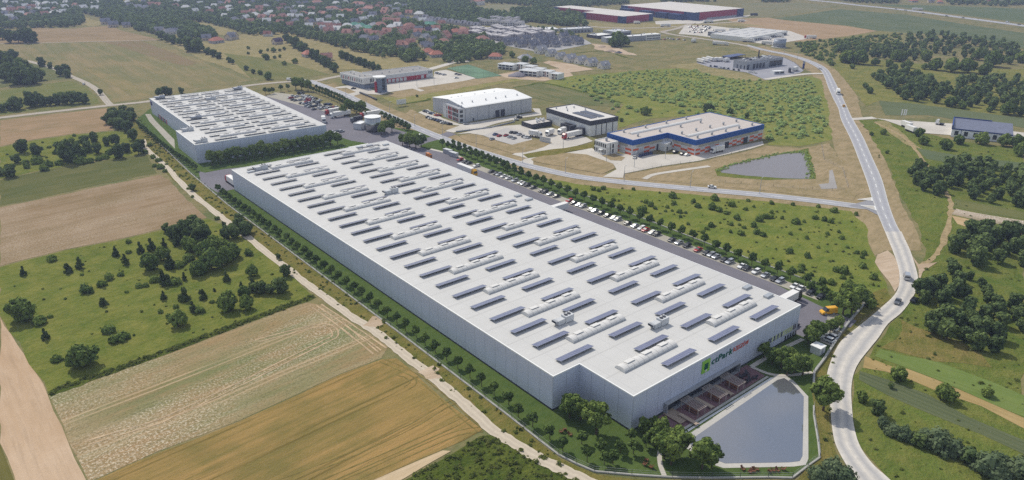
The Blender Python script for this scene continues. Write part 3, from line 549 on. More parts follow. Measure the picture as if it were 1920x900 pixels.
def skylight_mesh(w=11.0, d=1.75, ht=.85):
    m = MB(); m.box(-w-.15, w+.15, -d-.15, d+.15, 0, .35, 0); n = 9
    ring = lambda x: [(x, d*math.cos(math.pi*i/n), .35+ht*math.sin(math.pi*i/n)) for i in range(n+1)]
    m.loft([ring(x) for x in (-w, w)], 1)
    for j in range(1, 11):                       # ribs
        x = -w+2*w*j/11; m.loft([[(xx, y*1.012, .35+(zz-.35)*1.03) for xx, y, zz in ring(q)] for q in (x-.05, x+.05)], 2, False)
    for x in (-7, 0, 7):                         # smoke flaps
        m.loft([[(xx, y, .43+(zz-.35)*1.05) for xx, y, zz in ring(q)[2:6]]+[(q, ring(q)[5][1], .3+(ring(q)[5][2])*.98), (q, ring(q)[2][1], .3+(ring(q)[2][2])*.98)] for q in (x-1.5, x+1.5)], 1)
    return m
k = NT('skylight_dome'); M_dome = k.bsdf(C(214,212,208), .35, .4)
M_rib = flat('skylight_rib', C(168,166,164), .5, .3)
SKY = skylight_mesh().mesh('skylight', [M_gal, M_dome, M_rib])
def skylight(roof, x, y, z, sx=1.0):
    o = bpy.data.objects.new('skylight', SKY); COL.objects.link(o); o.parent = roof; o.location = (x, y, z); o.scale = (sx, 1, 1); return o
def hvac_proto():
    t = thing('ventilation_unit', '', 'roof unit')
    m = MB(); m.box(-3.2, -.4, -1, 1, .3, 1.7); m.box(-3.0, -.6, -.9, .9, 1.7, 1.76); m.build('housing', M_lgrey, t)
    m = MB(); m.box(-.3, 3.0, -1.15, 1.15, .25, 2.3); m.build('cooling_cabinet', M_lgrey, t)
    m = MB(); m.add([(-3.2,-1,1.7),(-3.2,1,1.7),(-3.2,1,.6),(-3.2,-1,.6),(-4.3,-1,1.9),(-4.3,1,1.9),(-4.3,1,1.2),(-4.3,-1,1.2)], [(0,1,5,4),(1,2,6,5),(2,3,7,6),(3,0,4,7)]); m.build('intake_hood', M_grey, t)
    for x in (.6, 1.9):
        m = MB(); m.cyl(x, 0, 2.3, 2.5, .55, .55, 14); m.cyl(x, .8, 2.3, 3.0, .1, .1, 6); m.build('fan', M_dark, t)
    m = MB(); m.box(-3, 2.9, -.9, -.7, 0, .3); m.box(-3, 2.9, .7, .9, 0, .3); m.build('base_rail', M_gal, t); return Stock(t)
HV = hvac_proto()
# ---------------------------------------------------- the long warehouse
H = 11.0
wh = thing('warehouse', 'huge white roofed warehouse with grey metal walls and a notched front corner', 'warehouse', (OX, OY, .05), TH)
foot = [(9.8,0),(89,0),(89,260.3),(0,260.3),(0,19.8),(9.8,19.8)]
m = MB(); m.prism(foot, 0, H-.35); m.build('wall', M_wallg, wh)
inn = [(10.15,.35),(88.65,.35),(88.65,259.95),(.35,259.95),(.35,20.15),(10.15,20.15)]
m = MB(); m.prism(inn, H-.5, H-.12); roof = m.build('roof', M_roofw, wh)
m = MB()
for i in range(6):
    m.prism([foot[i], foot[(i+1)%6], inn[(i+1)%6], inn[i]], H-.35, H)
m.build('parapet', M_trim, wh)
m = MB(); m.prism([(9.78,-.06),(89.06,-.06),(89.06,260.36),(-.06,260.36),(-.06,19.74),(9.74,19.74)], 0, .5); m.build('plinth', M_dark, wh)
for i in range(26):                              # strip windows at the right end of the front wall, lit look painted on the panes
    pass
x = 72.3
while x < 88.2:
    for z0, z1 in ((2.7, 4.6), (6.2, 7.2)) if False else ((2.7, 4.5),):
        m = MB(); m.box(x, x+.62, -.05, 0, z0, z1); m.build('window', M_litw if random.random() < .6 else M_glass, wh)
    x += 1.0
x = 82.0
while x < 88.2:
    m = MB(); m.box(x, x+.8, -.05, 0, .3, 1.9); m.build('window', M_glass, wh); x += 1.5
gz = MB(); gz.box(22.6, 56.2, -1.3, 0, 0, .12, 0); gz.box(22.9, 55.9, -.25, 0, .3, 3.0, 1); gz.box(22.6, 56.2, -1.3, 0, 3.0, 3.3, 0); gz.box(22.6, 22.9, -1.3, 0, .12, 3.0, 0); gz.box(55.9, 56.2, -1.3, 0, .12, 3.0, 0)
for i in range(1, 22): gz.box(22.9+i*1.5-.04, 22.9+i*1.5+.04, -.35, -.25, .12, 3.0, 2)
gz.build('glazed_terrace_front', [M_grey, M_glass, M_dark], wh, label='framed dark glazing along the terrace')
for i in range(9):                               # loading doors on the yard side
    u = 20+i*26; m = MB(); m.box(89, 89.2, u, u+3.4, 0, 4.2); m.build('loading_door', M_grey, wh)
zr = H-.12
for k_ in range(13):
    for v in (27.2, 66.7):
        if (k_ == 12): continue
        skylight(roof, v, 10.6+20*k_, zr)
for v in (27.2, 66.7): skylight(roof, v, 249.5, zr)
hv_sites = [(48.5,22.5),(44.2,31.2)]
cols = (12.2, 33.2, 53.9, 74.7)
rown = lambda n: nth(n)
for k_ in range(26):
    for ci, v in enumerate(cols):
        u = 4.3+10*k_-.05
        if ci == 0 and u < 22: continue
        if u > 256: continue
        p = S(v, u)
        SOL.put((p[0], p[1], H-.07), TH, f"solar table on the long warehouse roof, {rown(k_+1)} row from sign wall, {('far left','inner left','inner right','far right')[ci]} column", group='solar tables on the long warehouse roof')
for px, py, z, txt in [(1058,597,12.2,'grey ventilation unit nearest the notch on the long warehouse roof'), (1237,603,12.2,'grey ventilation unit behind the roof edge with the sign'), (734,357,12.2,'grey ventilation unit midway along the long warehouse roof'), (490,313,12.2,'grey ventilation unit at the far left corner of the long warehouse roof')]:
    p = G(px, py, z); HV.put((p[0], p[1], H-.07), TH, txt, group='ventilation units on the warehouse roofs')
# low roof hatches along the edges of the roof
M_h = M_gal
for v, u in [(86,10),(86,18),(86.5,131),(86,138),(84,252),(76,256),(6,250),(70,256.5)]:
    m = MB(); m.box(v-1.8, v+1.8, u-.8, u+.8, zr, zr+.7); m.build('roof_hatch', M_h, roof)
# sign on the front wall
def text(body, size, mat, parent, name, x, z, y, shear=0.0, bold=.02, sx=1.0, depth=.04):
    cu = bpy.data.curves.new(name, 'FONT'); cu.body = body; cu.size = size; cu.shear = shear; cu.offset = bold; cu.extrude = depth; cu.resolution_u = 3; cu.space_character = 1.12
    o = bpy.data.objects.new('text_source', cu); COL.objects.link(o); bpy.context.view_layer.update()
    me = bpy.data.meshes.new_from_object(o.evaluated_get(bpy.context.evaluated_depsgraph_get())); bpy.data.objects.remove(o)
    me.materials.clear(); me.materials.append(mat); r = bpy.data.objects.new(name, me); COL.objects.link(r); r.parent = parent
    xs = [v.co.x for v in me.vertices]; w = max(xs)-min(xs)
    r.location = (x, y, z); r.rotation_euler = (math.pi/2, 0, 0); r.scale = (sx/w if sx else 1, 1, 1); return r
p = S(40.1, 0)
lg = thing('logo_sign', 'light green square sign with a dark green square on the front wall', 'sign', (p[0], p[1], 5.9), TH)
m = MB(); m.box(-1.75, 1.75, -.25, -.02, 0, 4.0); m.build('panel', flat('lime_paint', C(140,196,70), .5, .3, var=.03), lg)
m = MB(); m.box(-.85, .85, -.33, -.255, 1.05, 3.0); m.build('dark_square', flat('deep_green', C(10,92,72), .5, .3, var=.03), lg)
m = MB(); m.box(-.28, .28, -.34, -.26, .35, 1.0); m.build('white_mark', M_white, lg)
p = S(47.5, 0)
ls = thing('lettering_sign', 'large green and red wall lettering beside the green logo', 'sign', (p[0], p[1], 7.0), TH)
text('ctPark', 2.9, flat('letter_green', C(0,98,80), .5, .3, var=.03), ls, 'green_word', -4.9, .25, -.16, .12, .03, 9.9)
text('RZESZ\u00d3W', 2.0, flat('letter_red', C(214,82,50), .5, .3, var=.03), ls, 'red_word', 5.4, .5, -.16, .12, .0, 7.7)
# ---------------------------------------------------- the second warehouse
t2 = TH-math.radians(2.2); p2 = S(.8, 320)
def S2(v, u): return (p2[0]+v*math.cos(t2)-u*math.sin(t2), p2[1]+v*math.sin(t2)+u*math.cos(t2))
w2 = thing('warehouse', 'second white roofed warehouse behind the long one, with a stepped left side', 'warehouse', (p2[0], p2[1], .05), t2)
foot = [(0,0),(78.6,0),(78.6,152),(9.6,152),(9.6,41),(0,41)]
inn = [(.35,.35),(78.25,.35),(78.25,151.65),(9.95,151.65),(9.95,40.65),(.35,40.65)]
m = MB(); m.prism(foot, 0, H-.35); m.build('wall', M_wallg, w2)
m = MB(); m.prism(inn, H-.5, H-.12); roof2 = m.build('roof', M_roofw, w2)
m = MB()
for i in range(6): m.prism([foot[i], foot[(i+1)%6], inn[(i+1)%6], inn[i]], H-.35, H)
m.build('parapet', M_trim, w2)
m = MB(); m.box(9.35, 9.6, 146, 150, 6.5, 9.5); m.build('blue_emblem', flat('navy_paint', C(40,48,110), .5, .3), w2)
for i in range(6):
    m = MB(); m.box(9.5, 9.6, 108+i*4.5, 110.5+i*4.5, 0, 3.2); m.build('loading_door', M_dark if i%2 else M_red, w2)
for k_ in range(7):
    for v in (27.5, 58): skylight(roof2, v, 10.5+20*k_, zr, .95)
for k_ in range(15):
    for ci, v in enumerate((18.5, 35.5, 50, 67)):
        u = 4.2+10*k_
        p = S2(v, u); SOL.put((p[0], p[1], H-.07), t2, scale=(1, 1.2, 1.45), label=f"solar table on the second warehouse roof, {rown(k_+1)} row from near wall, {('far left','inner left','inner right','far right')[ci]} column", group='solar tables on the second warehouse roof')
for v, u, txt in [(6,36,'grey ventilation unit at the step of the second warehouse roof'),(5,4,'grey ventilation unit at the near left corner of the second warehouse roof'),(44,120,'grey ventilation unit among the panels of the second warehouse roof'),(19,66,'grey ventilation unit near the left edge of the second warehouse roof'),(16,147,'grey ventilation unit at the far left corner of the second warehouse roof'),(72,147,'grey ventilation unit at the far right corner of the second warehouse roof')]:
    p = S2(v, u); HV.put((p[0], p[1], H-.07), t2, txt, group='ventilation units on the warehouse roofs')
# ---------------------------------------------------- tank and pump house
x, y = G(699, 247); hh = hgt((699, 221), (699, 247)); r_ = abs(G(714, 240)[0]-G(684, 240)[0])/2
tk = thing('water_tank', 'tall steel water tank with a flat white roof by the pump house', 'tank', (x, y, .1))
m = MB(); m.cyl(0, r_*.5, 0, hh, r_, r_, 40); m.build('shell', M_tank, tk, True)
m = MB(); m.cyl(0, r_*.5, hh, hh+.3, r_+.15, r_+.15, 40); m.cyl(0, r_*.5, hh+.3, hh+.5, r_*.9, r_*.1, 40); m.build('roof', M_trim, tk)
ph, la, lb, h = bl('pump_house', 'small grey flat roofed pump house against the steel tank', 'outbuilding', (676,232.5), (676,244), (689,227), (668,228.5))
shell(ph, la, lb, h, M_lgrey, M_trim); wins(ph, 'a', [(la*.5, la*.8, 0, 2.1)], M_dark, 'door')
# ---------------------------------------------------- fire station
M_fsd = flat('slate_panel', C(120,132,150), .6, .3)
fs, la, lb, h = bl('fire_station_hall', 'long grey hall of the fire station with a red gated front', 'fire station', (705,143), (706,159), (811,130), (697,137))
lb = 26; shell(fs, la, lb, h, M_lgrey, flat('felt_roof', C(150,148,146), .9, .1), .5, M_wht)
m = MB(); m.box(la*.1, la*.9, -.12, 0, .1, h*.52); pr = m.build('gate_band', M_red, fs)
for i in list(range(6))+[9.6, 11]:
    m = MB(); m.box(la*(.13+i*.068), la*(.13+i*.068+.05), -.2, -.125, .4, h*.45); m.build('gate', M_lgrey, fs)
wins(fs, 'a', [(la*(.92+i*.025), la*(.935+i*.025), h*.55, h*.85) for i in range(3)], M_glass)
vents(fs, [(la*f, lb*g) for f, g in ((.2,.4),(.35,.5),(.5,.35),(.6,.6),(.75,.4),(.9,.5))], h-.4, 1.0)
of, la, lb, h = bl('fire_station_office', 'white office wing of the fire station with a recessed grey ground floor', 'fire station', (680.6,147), (682,168), (705,143.5), (642,135.6))
m = MB(); m.box(1.2, la, 1.5, lb, 0, h*.45); m.build('ground_floor', M_fsd, of)
m = MB(); m.box(0, la, 0, lb, h*.45, h-.4); m.build('upper_floor', M_wht, of)
m = MB(); m.box(.4, la-.4, .4, lb-.4, h-.5, h-.2); m.build('roof', flat('felt_roof2', C(158,156,152), .9, .1), of)
m = MB(); i = .4; m.box(0, la, 0, i, h-.4, h+.2); m.box(0, la, lb-i, lb, h-.4, h+.2); m.box(0, i, i, lb-i, h-.4, h+.2); m.box(la-i, la, i, lb-i, h-.4, h+.2); m.build('parapet', M_trim, of)
for j in range(12):
    s = lb*(.05+j*.078); wins(of, 'b', [(s, s+lb*.03, h*.55, h*.85)], M_red if j in (4, 7, 10) else M_glass)
wins(of, 'a', [(la*f, la*f+.9, h*.55, h*.88) for f in (.52, .62, .74)], M_glass)
vents(of, [(la*f, lb*g) for f, g in ((.3,.3),(.6,.25),(.4,.6),(.5,.8))], h-.3, 1.0)
x, y = G(715, 174); hh = hgt((713, 147), (715, 174))
tw = thing('training_tower', 'round grey and red training tower with a flat white cap', 'tower', (x, y, .1))
m = MB(); m.cyl(0, 4, 0, hh, 4.3, 4.3, 28); m.build('shaft', M_fsd, tw, False)
m = MB(); m.cyl(-1.5, 4, hh, hh+.9, 5.4, 5.4, 28); m.build('cap', M_trim, tw)
m = MB(); m.box(-5.4, -3.4, .8, 4.5, 0, hh*.72); m.build('red_fin', M_red, tw)
for z in (.2,.4,.6,.8):
    m = MB(); m.box(1.4, 3.4, -.3, 1.5, hh*z, hh*z+1.6); m.build('window', M_glass, tw)
# ---------------------------------------------------- grey hall with the red office front
gh, la, lb, h = bl('grey_hall', 'large grey gabled hall with a white roof', 'industrial hall', (872.5,203), (872.5,229.5), (997,183.8), (804.4,184))
hr = h+2.2
m = MB(); m.add([(0,0,0),(0,lb,0),(0,lb,h),(0,lb/2,hr),(0,0,h),(la,0,0),(la,lb,0),(la,lb,h),(la,lb/2,hr),(la,0,h)], [(0,1,2,3,4),(9,8,7,6,5),(0,4,9,5),(1,6,7,2)]); m.build('wall', clad('hall_cladding', C(190,192,196), 4.0, hs=0), gh)
m = MB(); e = .3
m.add([(-e,-e,h-.05),(la+e,-e,h-.05),(la+e,lb/2,hr+.1),(-e,lb/2,hr+.1),(la+e,lb+e,h-.05),(-e,lb+e,h-.05),(-e,-e,h+.3),(la+e,-e,h+.3),(la+e,lb/2,hr+.45),(-e,lb/2,hr+.45),(la+e,lb+e,h+.3),(-e,lb+e,h+.3)], [(6,7,8,9),(9,8,10,11),(0,1,7,6),(5,11,10,4),(0,6,9,3),(3,9,11,5),(1,2,8,7),(2,4,10,8)])
rf = m.build('roof', roofmat('hall_roof', C(240,240,238), 3, 30, .03), gh)
wins(gh, 'a', [(la*.435, la*.50, 0, 5), (la*.515, la*.58, 0, 5)], M_dark, 'gate')
wins(gh, 'a', [(la*.10, la*.12, .1, 2.2), (la*.41, la*.42, .1, 2.2)], M_dark, 'door')
wins(gh, 'a', [(la*f, la*f+.5, 0, h-.1) for f in (.165, .335, .68, .83)], M_grey, 'downpipe')
vents(rf, [(la*f, lb*.62) for f in (.1,.25,.45,.6,.2,.75)]+[(la*f, lb*.2) for f in (.05,.2,.4,.55,.7,.88)], h+1.2, 1.0, M_grey)
go, la2, lb2, h2 = bl('hall_office', 'grey and red glazed office block on the front of the grey hall', 'office block', (860,204.5), (860.6,231), (871,203), (824,194))
la2 = 9; shell(go, la2, lb2, h2, M_lgrey, M_grey, .4, M_grey)
for fl in range(3):
    z0 = .6+fl*(h2-.6)/3
    for j in range(4): wins(go, 'b', [(lb2*(.03+.095*j), lb2*(.03+.095*j)+lb2*.085, z0, z0+h2*.24)], M_glass if fl%2 or j%2 else flat('dark_red_glass', C(104,40,50), .2, .5))
    for j in range(3): wins(go, 'b', [(lb2*(.44+.08*j), lb2*(.44+.08*j)+lb2*.07, z0, z0+h2*.24)], M_red if j != 1 else M_glass)
    wins(go, 'b', [(lb2*.74, lb2*.77, z0, z0+h2*.22)], M_dark); wins(go, 'a', [(.8, 3.2, z0, z0+h2*.2)], M_glass)
vents(go, [(la2*.5, lb2*f) for f in (.2,.4,.6,.8)], h2-.3, 1.2, M_grey)
# ---------------------------------------------------- black and white hall
bw, la, lb, h = bl('black_and_white_hall', 'white hall with a dark band under its pale roof', 'industrial hall', (1107,228), (1106,256), (1159,219), (1013,205))
zb = h*.72
m = MB(); m.box(0, la, 0, lb, 0, zb); m.build('wall', M_wht, bw)
m = MB(); m.box(-.25, la+.25, -.25, lb+.25, zb, h-.3); m.build('band', M_dark, bw)
m = MB(); m.box(.4, la-.4, .4, lb-.4, h-.5, h-.1); rf = m.build('roof', roofmat('bw_roof', C(218,214,208), 6, 6), bw)
m = MB(); m.box(-.25, la+.25, -.25, .4, h-.3, h+.25); m.box(-.25, la+.25, lb-.4, lb+.25, h-.3, h+.25); m.box(-.25, .4, .4, lb-.4, h-.3, h+.25); m.box(la-.4, la+.25, .4, lb-.4, h-.3, h+.25); m.build('parapet', M_dark, bw)
wins(bw, 'a', [(la*f, la*f+.6, 0, zb) for f in (.2,.4,.57,.8)], M_dark, 'pilaster')
for j in range(4): wins(bw, 'b', [(lb*(.1+j*.2), lb*(.1+j*.2)+7, zb*.62, zb*.8)], M_lgrey, 'pale_panel')
wins(bw, 'b', [(lb*(.86+.03*j), lb*(.86+.03*j)+1.2, .4, 2.6) for j in range(4)], M_glass)
for j, f in enumerate((.1, .3, .36, .43)):
    m = MB(); m.box(-5, 0, lb*f, lb*f+4.5, 0, 4.6); m.build('loading_dock', M_dark, bw)
for j in range(2):
    a_ = thing('solar_array', f"grey solar array in the {('near','far')[j]} row on the black and white hall roof", 'solar panel', (0,0,0)); a_.matrix_world = bw.matrix_world
    a_.location = bw.location; a_.location.z += h-.05; a_.rotation_euler = bw.rotation_euler
    m = MB()
    for q in range(14):
        y0 = lb*.12+q*lb*.03; x0 = la*(.22+.28*j); m.add([(x0, y0, .15), (x0+la*.22, y0, .15), (x0+la*.22, y0+lb*.024, .55), (x0, y0+lb*.024, .55)], [(0,1,2,3)])
        m.add([(x0, y0, .0), (x0+la*.22, y0, .0), (x0+la*.22, y0+lb*.024, .0), (x0, y0+lb*.024, .0), (x0, y0+lb*.024, .5), (x0+la*.22, y0+lb*.024, .5)], [(3,2,5,4)])
    m.build('panel', flat('array_cells', C(112,116,126), .3, .5), a_)
vents(rf, [(la*f, lb*g) for f, g in ((.3,.7),(.5,.85),(.7,.8),(.2,.9),(.8,.6))], h-.1, 1.0)
an, la, lb, h = bl('black_annex', 'low black annex left of the black and white hall', 'annex', (997.5,233.75), (997,242.5), (1035,227), (975,228))
shell(an, la, lb, h, M_dark, flat('annex_roof', C(206,200,194), .9, .1), .3)
vents(an, [(la*f, lb*g) for f, g in ((.4,.3),(.55,.4),(.7,.3),(.75,.6),(.85,.5),(.6,.7))], h-.2, 1.4, M_lgrey, 'roof_unit')
# ---------------------------------------------------- orange and blue hall (L-shaped)
ob, la, lb, h = bl('orange_blue_hall', 'L shaped hall with a blue band over orange and white chequered walls', 'industrial hall', (1305,263.75), (1304,292), (1432.5,233.75), (1250,250))
q = Vector(G(1187.5,264,h))-ob.location.to_2d(); aa = ob.rotation_euler.z
lx = q.x*math.cos(aa)+q.y*math.sin(aa); nx, ny = lx, lb
q = Vector(G(1136,250.6,h))-ob.location.to_2d(); fy = -q.x*math.sin(aa)+q.y*math.cos(aa)
poly = [(0,0),(la,0),(la,fy),(nx,fy),(nx,ny),(0,ny)]
M_obw = flat('orange_hall_white', C(206,204,204), .6, .3, var=.04); M_or = flat('orange_panel', C(214,98,52), .6, .3, var=.08); M_bl = flat('blue_band', C(30,84,158), .5, .3, var=.05)
zb = h*.68
def off(poly, d): 
    x0, x1, x2, x3 = poly[0], poly[1], poly[2], poly[3]
    return [(-d,-d),(la+d,-d),(la+d,fy+d),(nx-d,fy+d),(nx-d,ny-d),(-d,ny-d)]
m = MB(); m.prism(poly, 0, zb); m.build('wall', M_obw, ob)
m = MB(); m.prism(off(poly, .25), zb, h-.3); m.build('band', M_bl, ob)
m = MB(); m.prism(off(poly, -.4), h-.4, h-.05); rf = m.build('roof', roofmat('ob_roof', C(198,188,180), 5, 5), ob)
o1, o2 = off(poly, .25), off(poly, -.4); m = MB()
for i in range(6): m.prism([o1[i], o1[(i+1)%6], o2[(i+1)%6], o2[i]], h-.3, h+.2)
m.build('parapet', M_bl, ob)
for j, (x0, x1, y_) in enumerate([(la*.04, la*.78, ny*.42), (nx+ (la-nx)*.1, nx+(la-nx)*.78, ny+(fy-ny)*.55)]):
    m = MB(); n = 6; ring = lambda x: [(x, y_+1.6*math.cos(math.pi*i/n), h-.05+1.0*math.sin(math.pi*i/n)) for i in range(n+1)]; m.loft([ring(x0), ring(x1)]); m.build('roof_light', M_dome, rf)
vents(rf, [(la*(.08+.2*i), ny*f) for i in range(5) for f in (.15, .7)]+[(nx+(la-nx)*(.1+.2*i), ny+(fy-ny)*f) for i in range(4) for f in (.25, .8)], h-.05, 1.4)
rs = random.Random(3)
def cheq(face, s0, s1, off_, z0=.2, z1=None):
    z1 = z1 or zb*.62; n = max(2, int((s1-s0)/4.2)); w = (s1-s0)/n
    for i in range(n):
        for r in range(3):
            if (i+r) % 2 == 0 and rs.random() < .85: wins(ob, face, [(s0+i*w, s0+(i+1)*w-.05, z0+r*(z1-z0)/3, z0+(r+1)*(z1-z0)/3-.06)], M_or, 'orange_panel', off_, .05)
cheq('a', .5, la-.5, 0); cheq('b', .5, ny-.5, 0)
cheq('a', nx+.5, -1, ny); cheq('b', ny+1, fy-1, nx)
wins(ob, 'a', [(3, la-5, zb*.72, zb*.98)], flat('hall_glazing', C(168,164,150), .3, .4), 'strip_window'); wins(ob, 'b', [(3, ny-4, zb*.72, zb*.98)], flat('hall_glazing', C(168,164,150)), 'strip_window')
wins(ob, 'a', [(nx+3, -4, zb*.72, zb*.98)], flat('hall_glazing', C(168,164,150)), 'strip_window', ny)
wins(ob, 'b', [(ny+4, ny+11, zb*.72, zb*.98)], flat('hall_glazing', C(168,164,150)), 'strip_window', nx)
wins(ob, 'a', [(la*.42, la*.48, 0, zb*.6), (la*.7, la*.765, 0, zb*.6)], M_dark, 'gate', 0, .12); wins(ob, 'a', [(-9, -4.5, 0, zb*.6)], M_dark, 'gate', ny, .12)
wo, la, lb, h = bl('white_office', 'two storey white office cube in front of the orange and blue hall', 'office block', (1138,269), (1137.5,291.5), (1159,264.5), (1112.5,262.5))
shell(wo, la, lb, h, M_wht, flat('office_roof', C(206,198,190), .9, .1), .4, M_trim)
for fl in range(2): wins(wo, 'b', [(lb*(.06+.17*j), lb*(.06+.17*j)+1.1, .8+fl*h*.48, .8+fl*h*.48+h*.3) for j in range(6)], M_glass)
wins(wo, 'a', [(la*.5, la*.5+1.2, h*.5, h*.85), (la*.5, la*.5+1.2, h*.1, h*.42), (la*.3, la*.3+.5, .2, h*.9)], M_dark)
m = MB(); m.box(-1.6, 0, lb*.3, lb*.55, 2.6, 2.9); m.box(-1.5, -1.3, lb*.32, lb*.34, 0, 2.6); m.box(-1.5, -1.3, lb*.51, lb*.53, 0, 2.6); m.build('porch', M_trim, wo)
vents(wo, [(la*.5, lb*.5)], h-.3, 1.8, M_grey)
st, la, lb, h = bl('stair_block', 'small white stair block in the inner corner of the orange and blue hall', 'office block', (1247,270), (1247,284), (1266,265), (1239,264.5))
shell(st, la, lb, h, M_wht, M_trim, .3); wins(st, 'a', [(la*.2, la*.2+1, .3, 2.4), (la*.55, la*.55+1, 3, 5)], M_glass)
# ---------------------------------------------------- blue roofed building
M_bw = flat('pale_blue_wall', C(240,242,248), .7, .2, var=.05); M_nb = flat('navy_trim', C(38,66,130), .5, .3)
br_, la, lb, h = bl('blue_roofed_building', 'pale building with a dark blue grey roof and six square windows', 'workshop', (1785.6,240), (1783.5,256), (1899,252.5), (1790,225))
lb = max(lb, 13)
m = MB(); m.box(0, la, 0, lb, 0, h-.8); m.build('wall', M_bw, br_)
m = MB(); m.box(-.3, la+.3, -.3, lb+.3, h-.8, h); m.build('fascia', M_nb, br_)
m = MB(); m.add([(-.3,-.3,h),(la+.3,-.3,h),(la+.3,lb+.3,h+1.5),(-.3,lb+.3,h+1.5),(-.3,lb+.3,h),(la+.3,lb+.3,h)], [(0,1,2,3),(0,3,4),(1,5,2),(4,3,2,5)]); rf = m.build('roof', flat('blue_grey_roof', C(108,112,130), .5, .4), br_)
m = MB(); m.box(-.35, .3, -.3, lb+.4, h+.02, h+1.9); m.box(-.3, la*.66, lb+.1, lb+.5, h+.02, h+2.1); m.build('blue_parapet', M_nb, br_)
wins(br_, 'a', [(la*(.055+.16*j), la*(.055+.16*j)+2.2, 1.2, h-1.6) for j in range(6)], M_glass)
wins(br_, 'a', [(la*(.16+.33*j), la*(.16+.33*j)+.3, 0, h-.8) for j in range(3)], M_nb, 'downpipe')
# ---------------------------------------------------- white logistics hall, silo, service building
lg2, la, lb, h = bl('logistics_hall', 'white logistics hall with loading docks along its right side', 'industrial hall', (1404,70.6), (1401,79), (1477,57.5), (1349,60.6))
shell(lg2, la, lb, h, M_wht, M_roofw, .3); wins(lg2, 'a', [(la*.06, la*.97, .3, h*.5)], M_dark, 'dock_recess')
wins(lg2, 'a', [(la*(.1+.055*j), la*(.1+.055*j)+1.6, .4, h*.45) for j in range(15)], M_lgrey, 'dock_door', 0, .14)
wins(lg2, 'b', [(2+3*j, 4+3*j, h*.62, h*.74) for j in range(2)], M_grey)
for i in range(4):
    for j in range(3): m = MB(); m.box(la*(.12+.22*i), la*(.22+.22*i), lb*(.2+.27*j), lb*(.24+.27*j), h-.3, h+.2); m.build('roof_light', M_dome, lg2)
so, la, lb, h = bl('logistics_office', 'grey office end of the white logistics hall', 'office block', (1349,61.5), (1349,69.5), (1352,61), (1333,58.5), None)
la = 6; shell(so, la, lb, h, M_grey, M_lgrey, .3)
for fl in range(2): wins(so, 'b', [(lb*(.06+.12*j), lb*(.06+.12*j)+1.6, .8+fl*h*.45, .8+fl*h*.45+h*.28) for j in range(8)], M_glass)
x, y = G(1464, 89.5); hh = hgt((1464, 74.5), (1464, 89.5))
si = thing('water_tank', 'stout grey cylindrical tank beside the logistics hall', 'tank', (x, y, .1))
m = MB(); m.cyl(0, 5, 0, hh, 6.8, 6.8, 32); m.build('shell', flat('silo_grey', C(150,158,170), .4, .4, .3), si, True); m = MB(); m.cyl(0, 5, hh, hh+.6, 6.9, 6.4, 32); m.build('roof', M_grey, si); m = MB(); m.cyl(-1, 4, 0, .5, 8.6, 8.6, 24); m.build('base_slab', M_conc, si)
sv, la, lb, h = bl('service_building', 'flat grey service building with a row of dark garage doors', 'workshop', (1401,116), (1402.5,131.5), (1469,107), (1370,112.5))
shell(sv, la, lb, h, M_grey, flat('service_roof', C(112,114,120), .9, .1), .4)
wins(sv, 'a', [(la*f, la*f+la*.062, 0, h*.62) for f in (.01, .17, .26, .345, .43)], M_dark, 'garage_door'); wins(sv, 'a', [(la*.62, la*.97, .1, h*.7)], M_glass, 'glazing')
wins(sv, 'b', [(lb*f, lb*f+1.3, .2, h*.5) for f in (.12, .38, .64)], M_dark)
rs = random.Random(5)
for i in range(22):
    x, y = la*rs.uniform(.05, .95), lb*rs.uniform(.1, .9); s = rs.uniform(.7, 1.9); m = MB(); m.box(x, x+s*1.8, y, y+s, h-.4, h-.3+s*.7); m.build('roof_unit', rs.choice([M_lgrey, M_wht, M_dark]), sv)
m = MB(); m.cyl(la*.6, lb*.8, h-.4, h+7, .7, .6, 10); m.build('chimney', M_dark, sv)
for i in range(3):
    m = MB(); m.cyl(0, 0, 0, 1.6, .9, .9, 12); 
cp_, la, lb, h = bl('vehicle_shelter', 'long blue roofed shelter behind the service building', 'shelter', (1369,107), (1369,112.5), (1398,102), (1351,105.5))
m = MB(); m.box(0, la, 0, lb, h-.5, h); m.build('roof', flat('shelter_roof', C(84,96,132), .6, .3), cp_)
m = MB(); m.box(0, la, lb-.3, lb, 0, h-.5); m.build('back_wall', M_dark, cp_)
m = MB()
for f in (0, .2, .4, .6, .8, 1): m.box((la-.3)*f, (la-.3)*f+.3, 0, .3, 0, h-.5)
m.build('post', M_dark, cp_)
gt, la, lb, h = bl('gatehouse', 'low round cornered grey kiosk at the service yard entrance', 'outbuilding', (1452,134), (1452,140), (1471,133), (1447,131.5))
shell(gt, la, lb, h, M_lgrey, M_trim, .3); wins(gt, 'a', [(la*f, la*f+2, .8, 2.4) for f in (.1,.3,.6,.8)], M_glass)
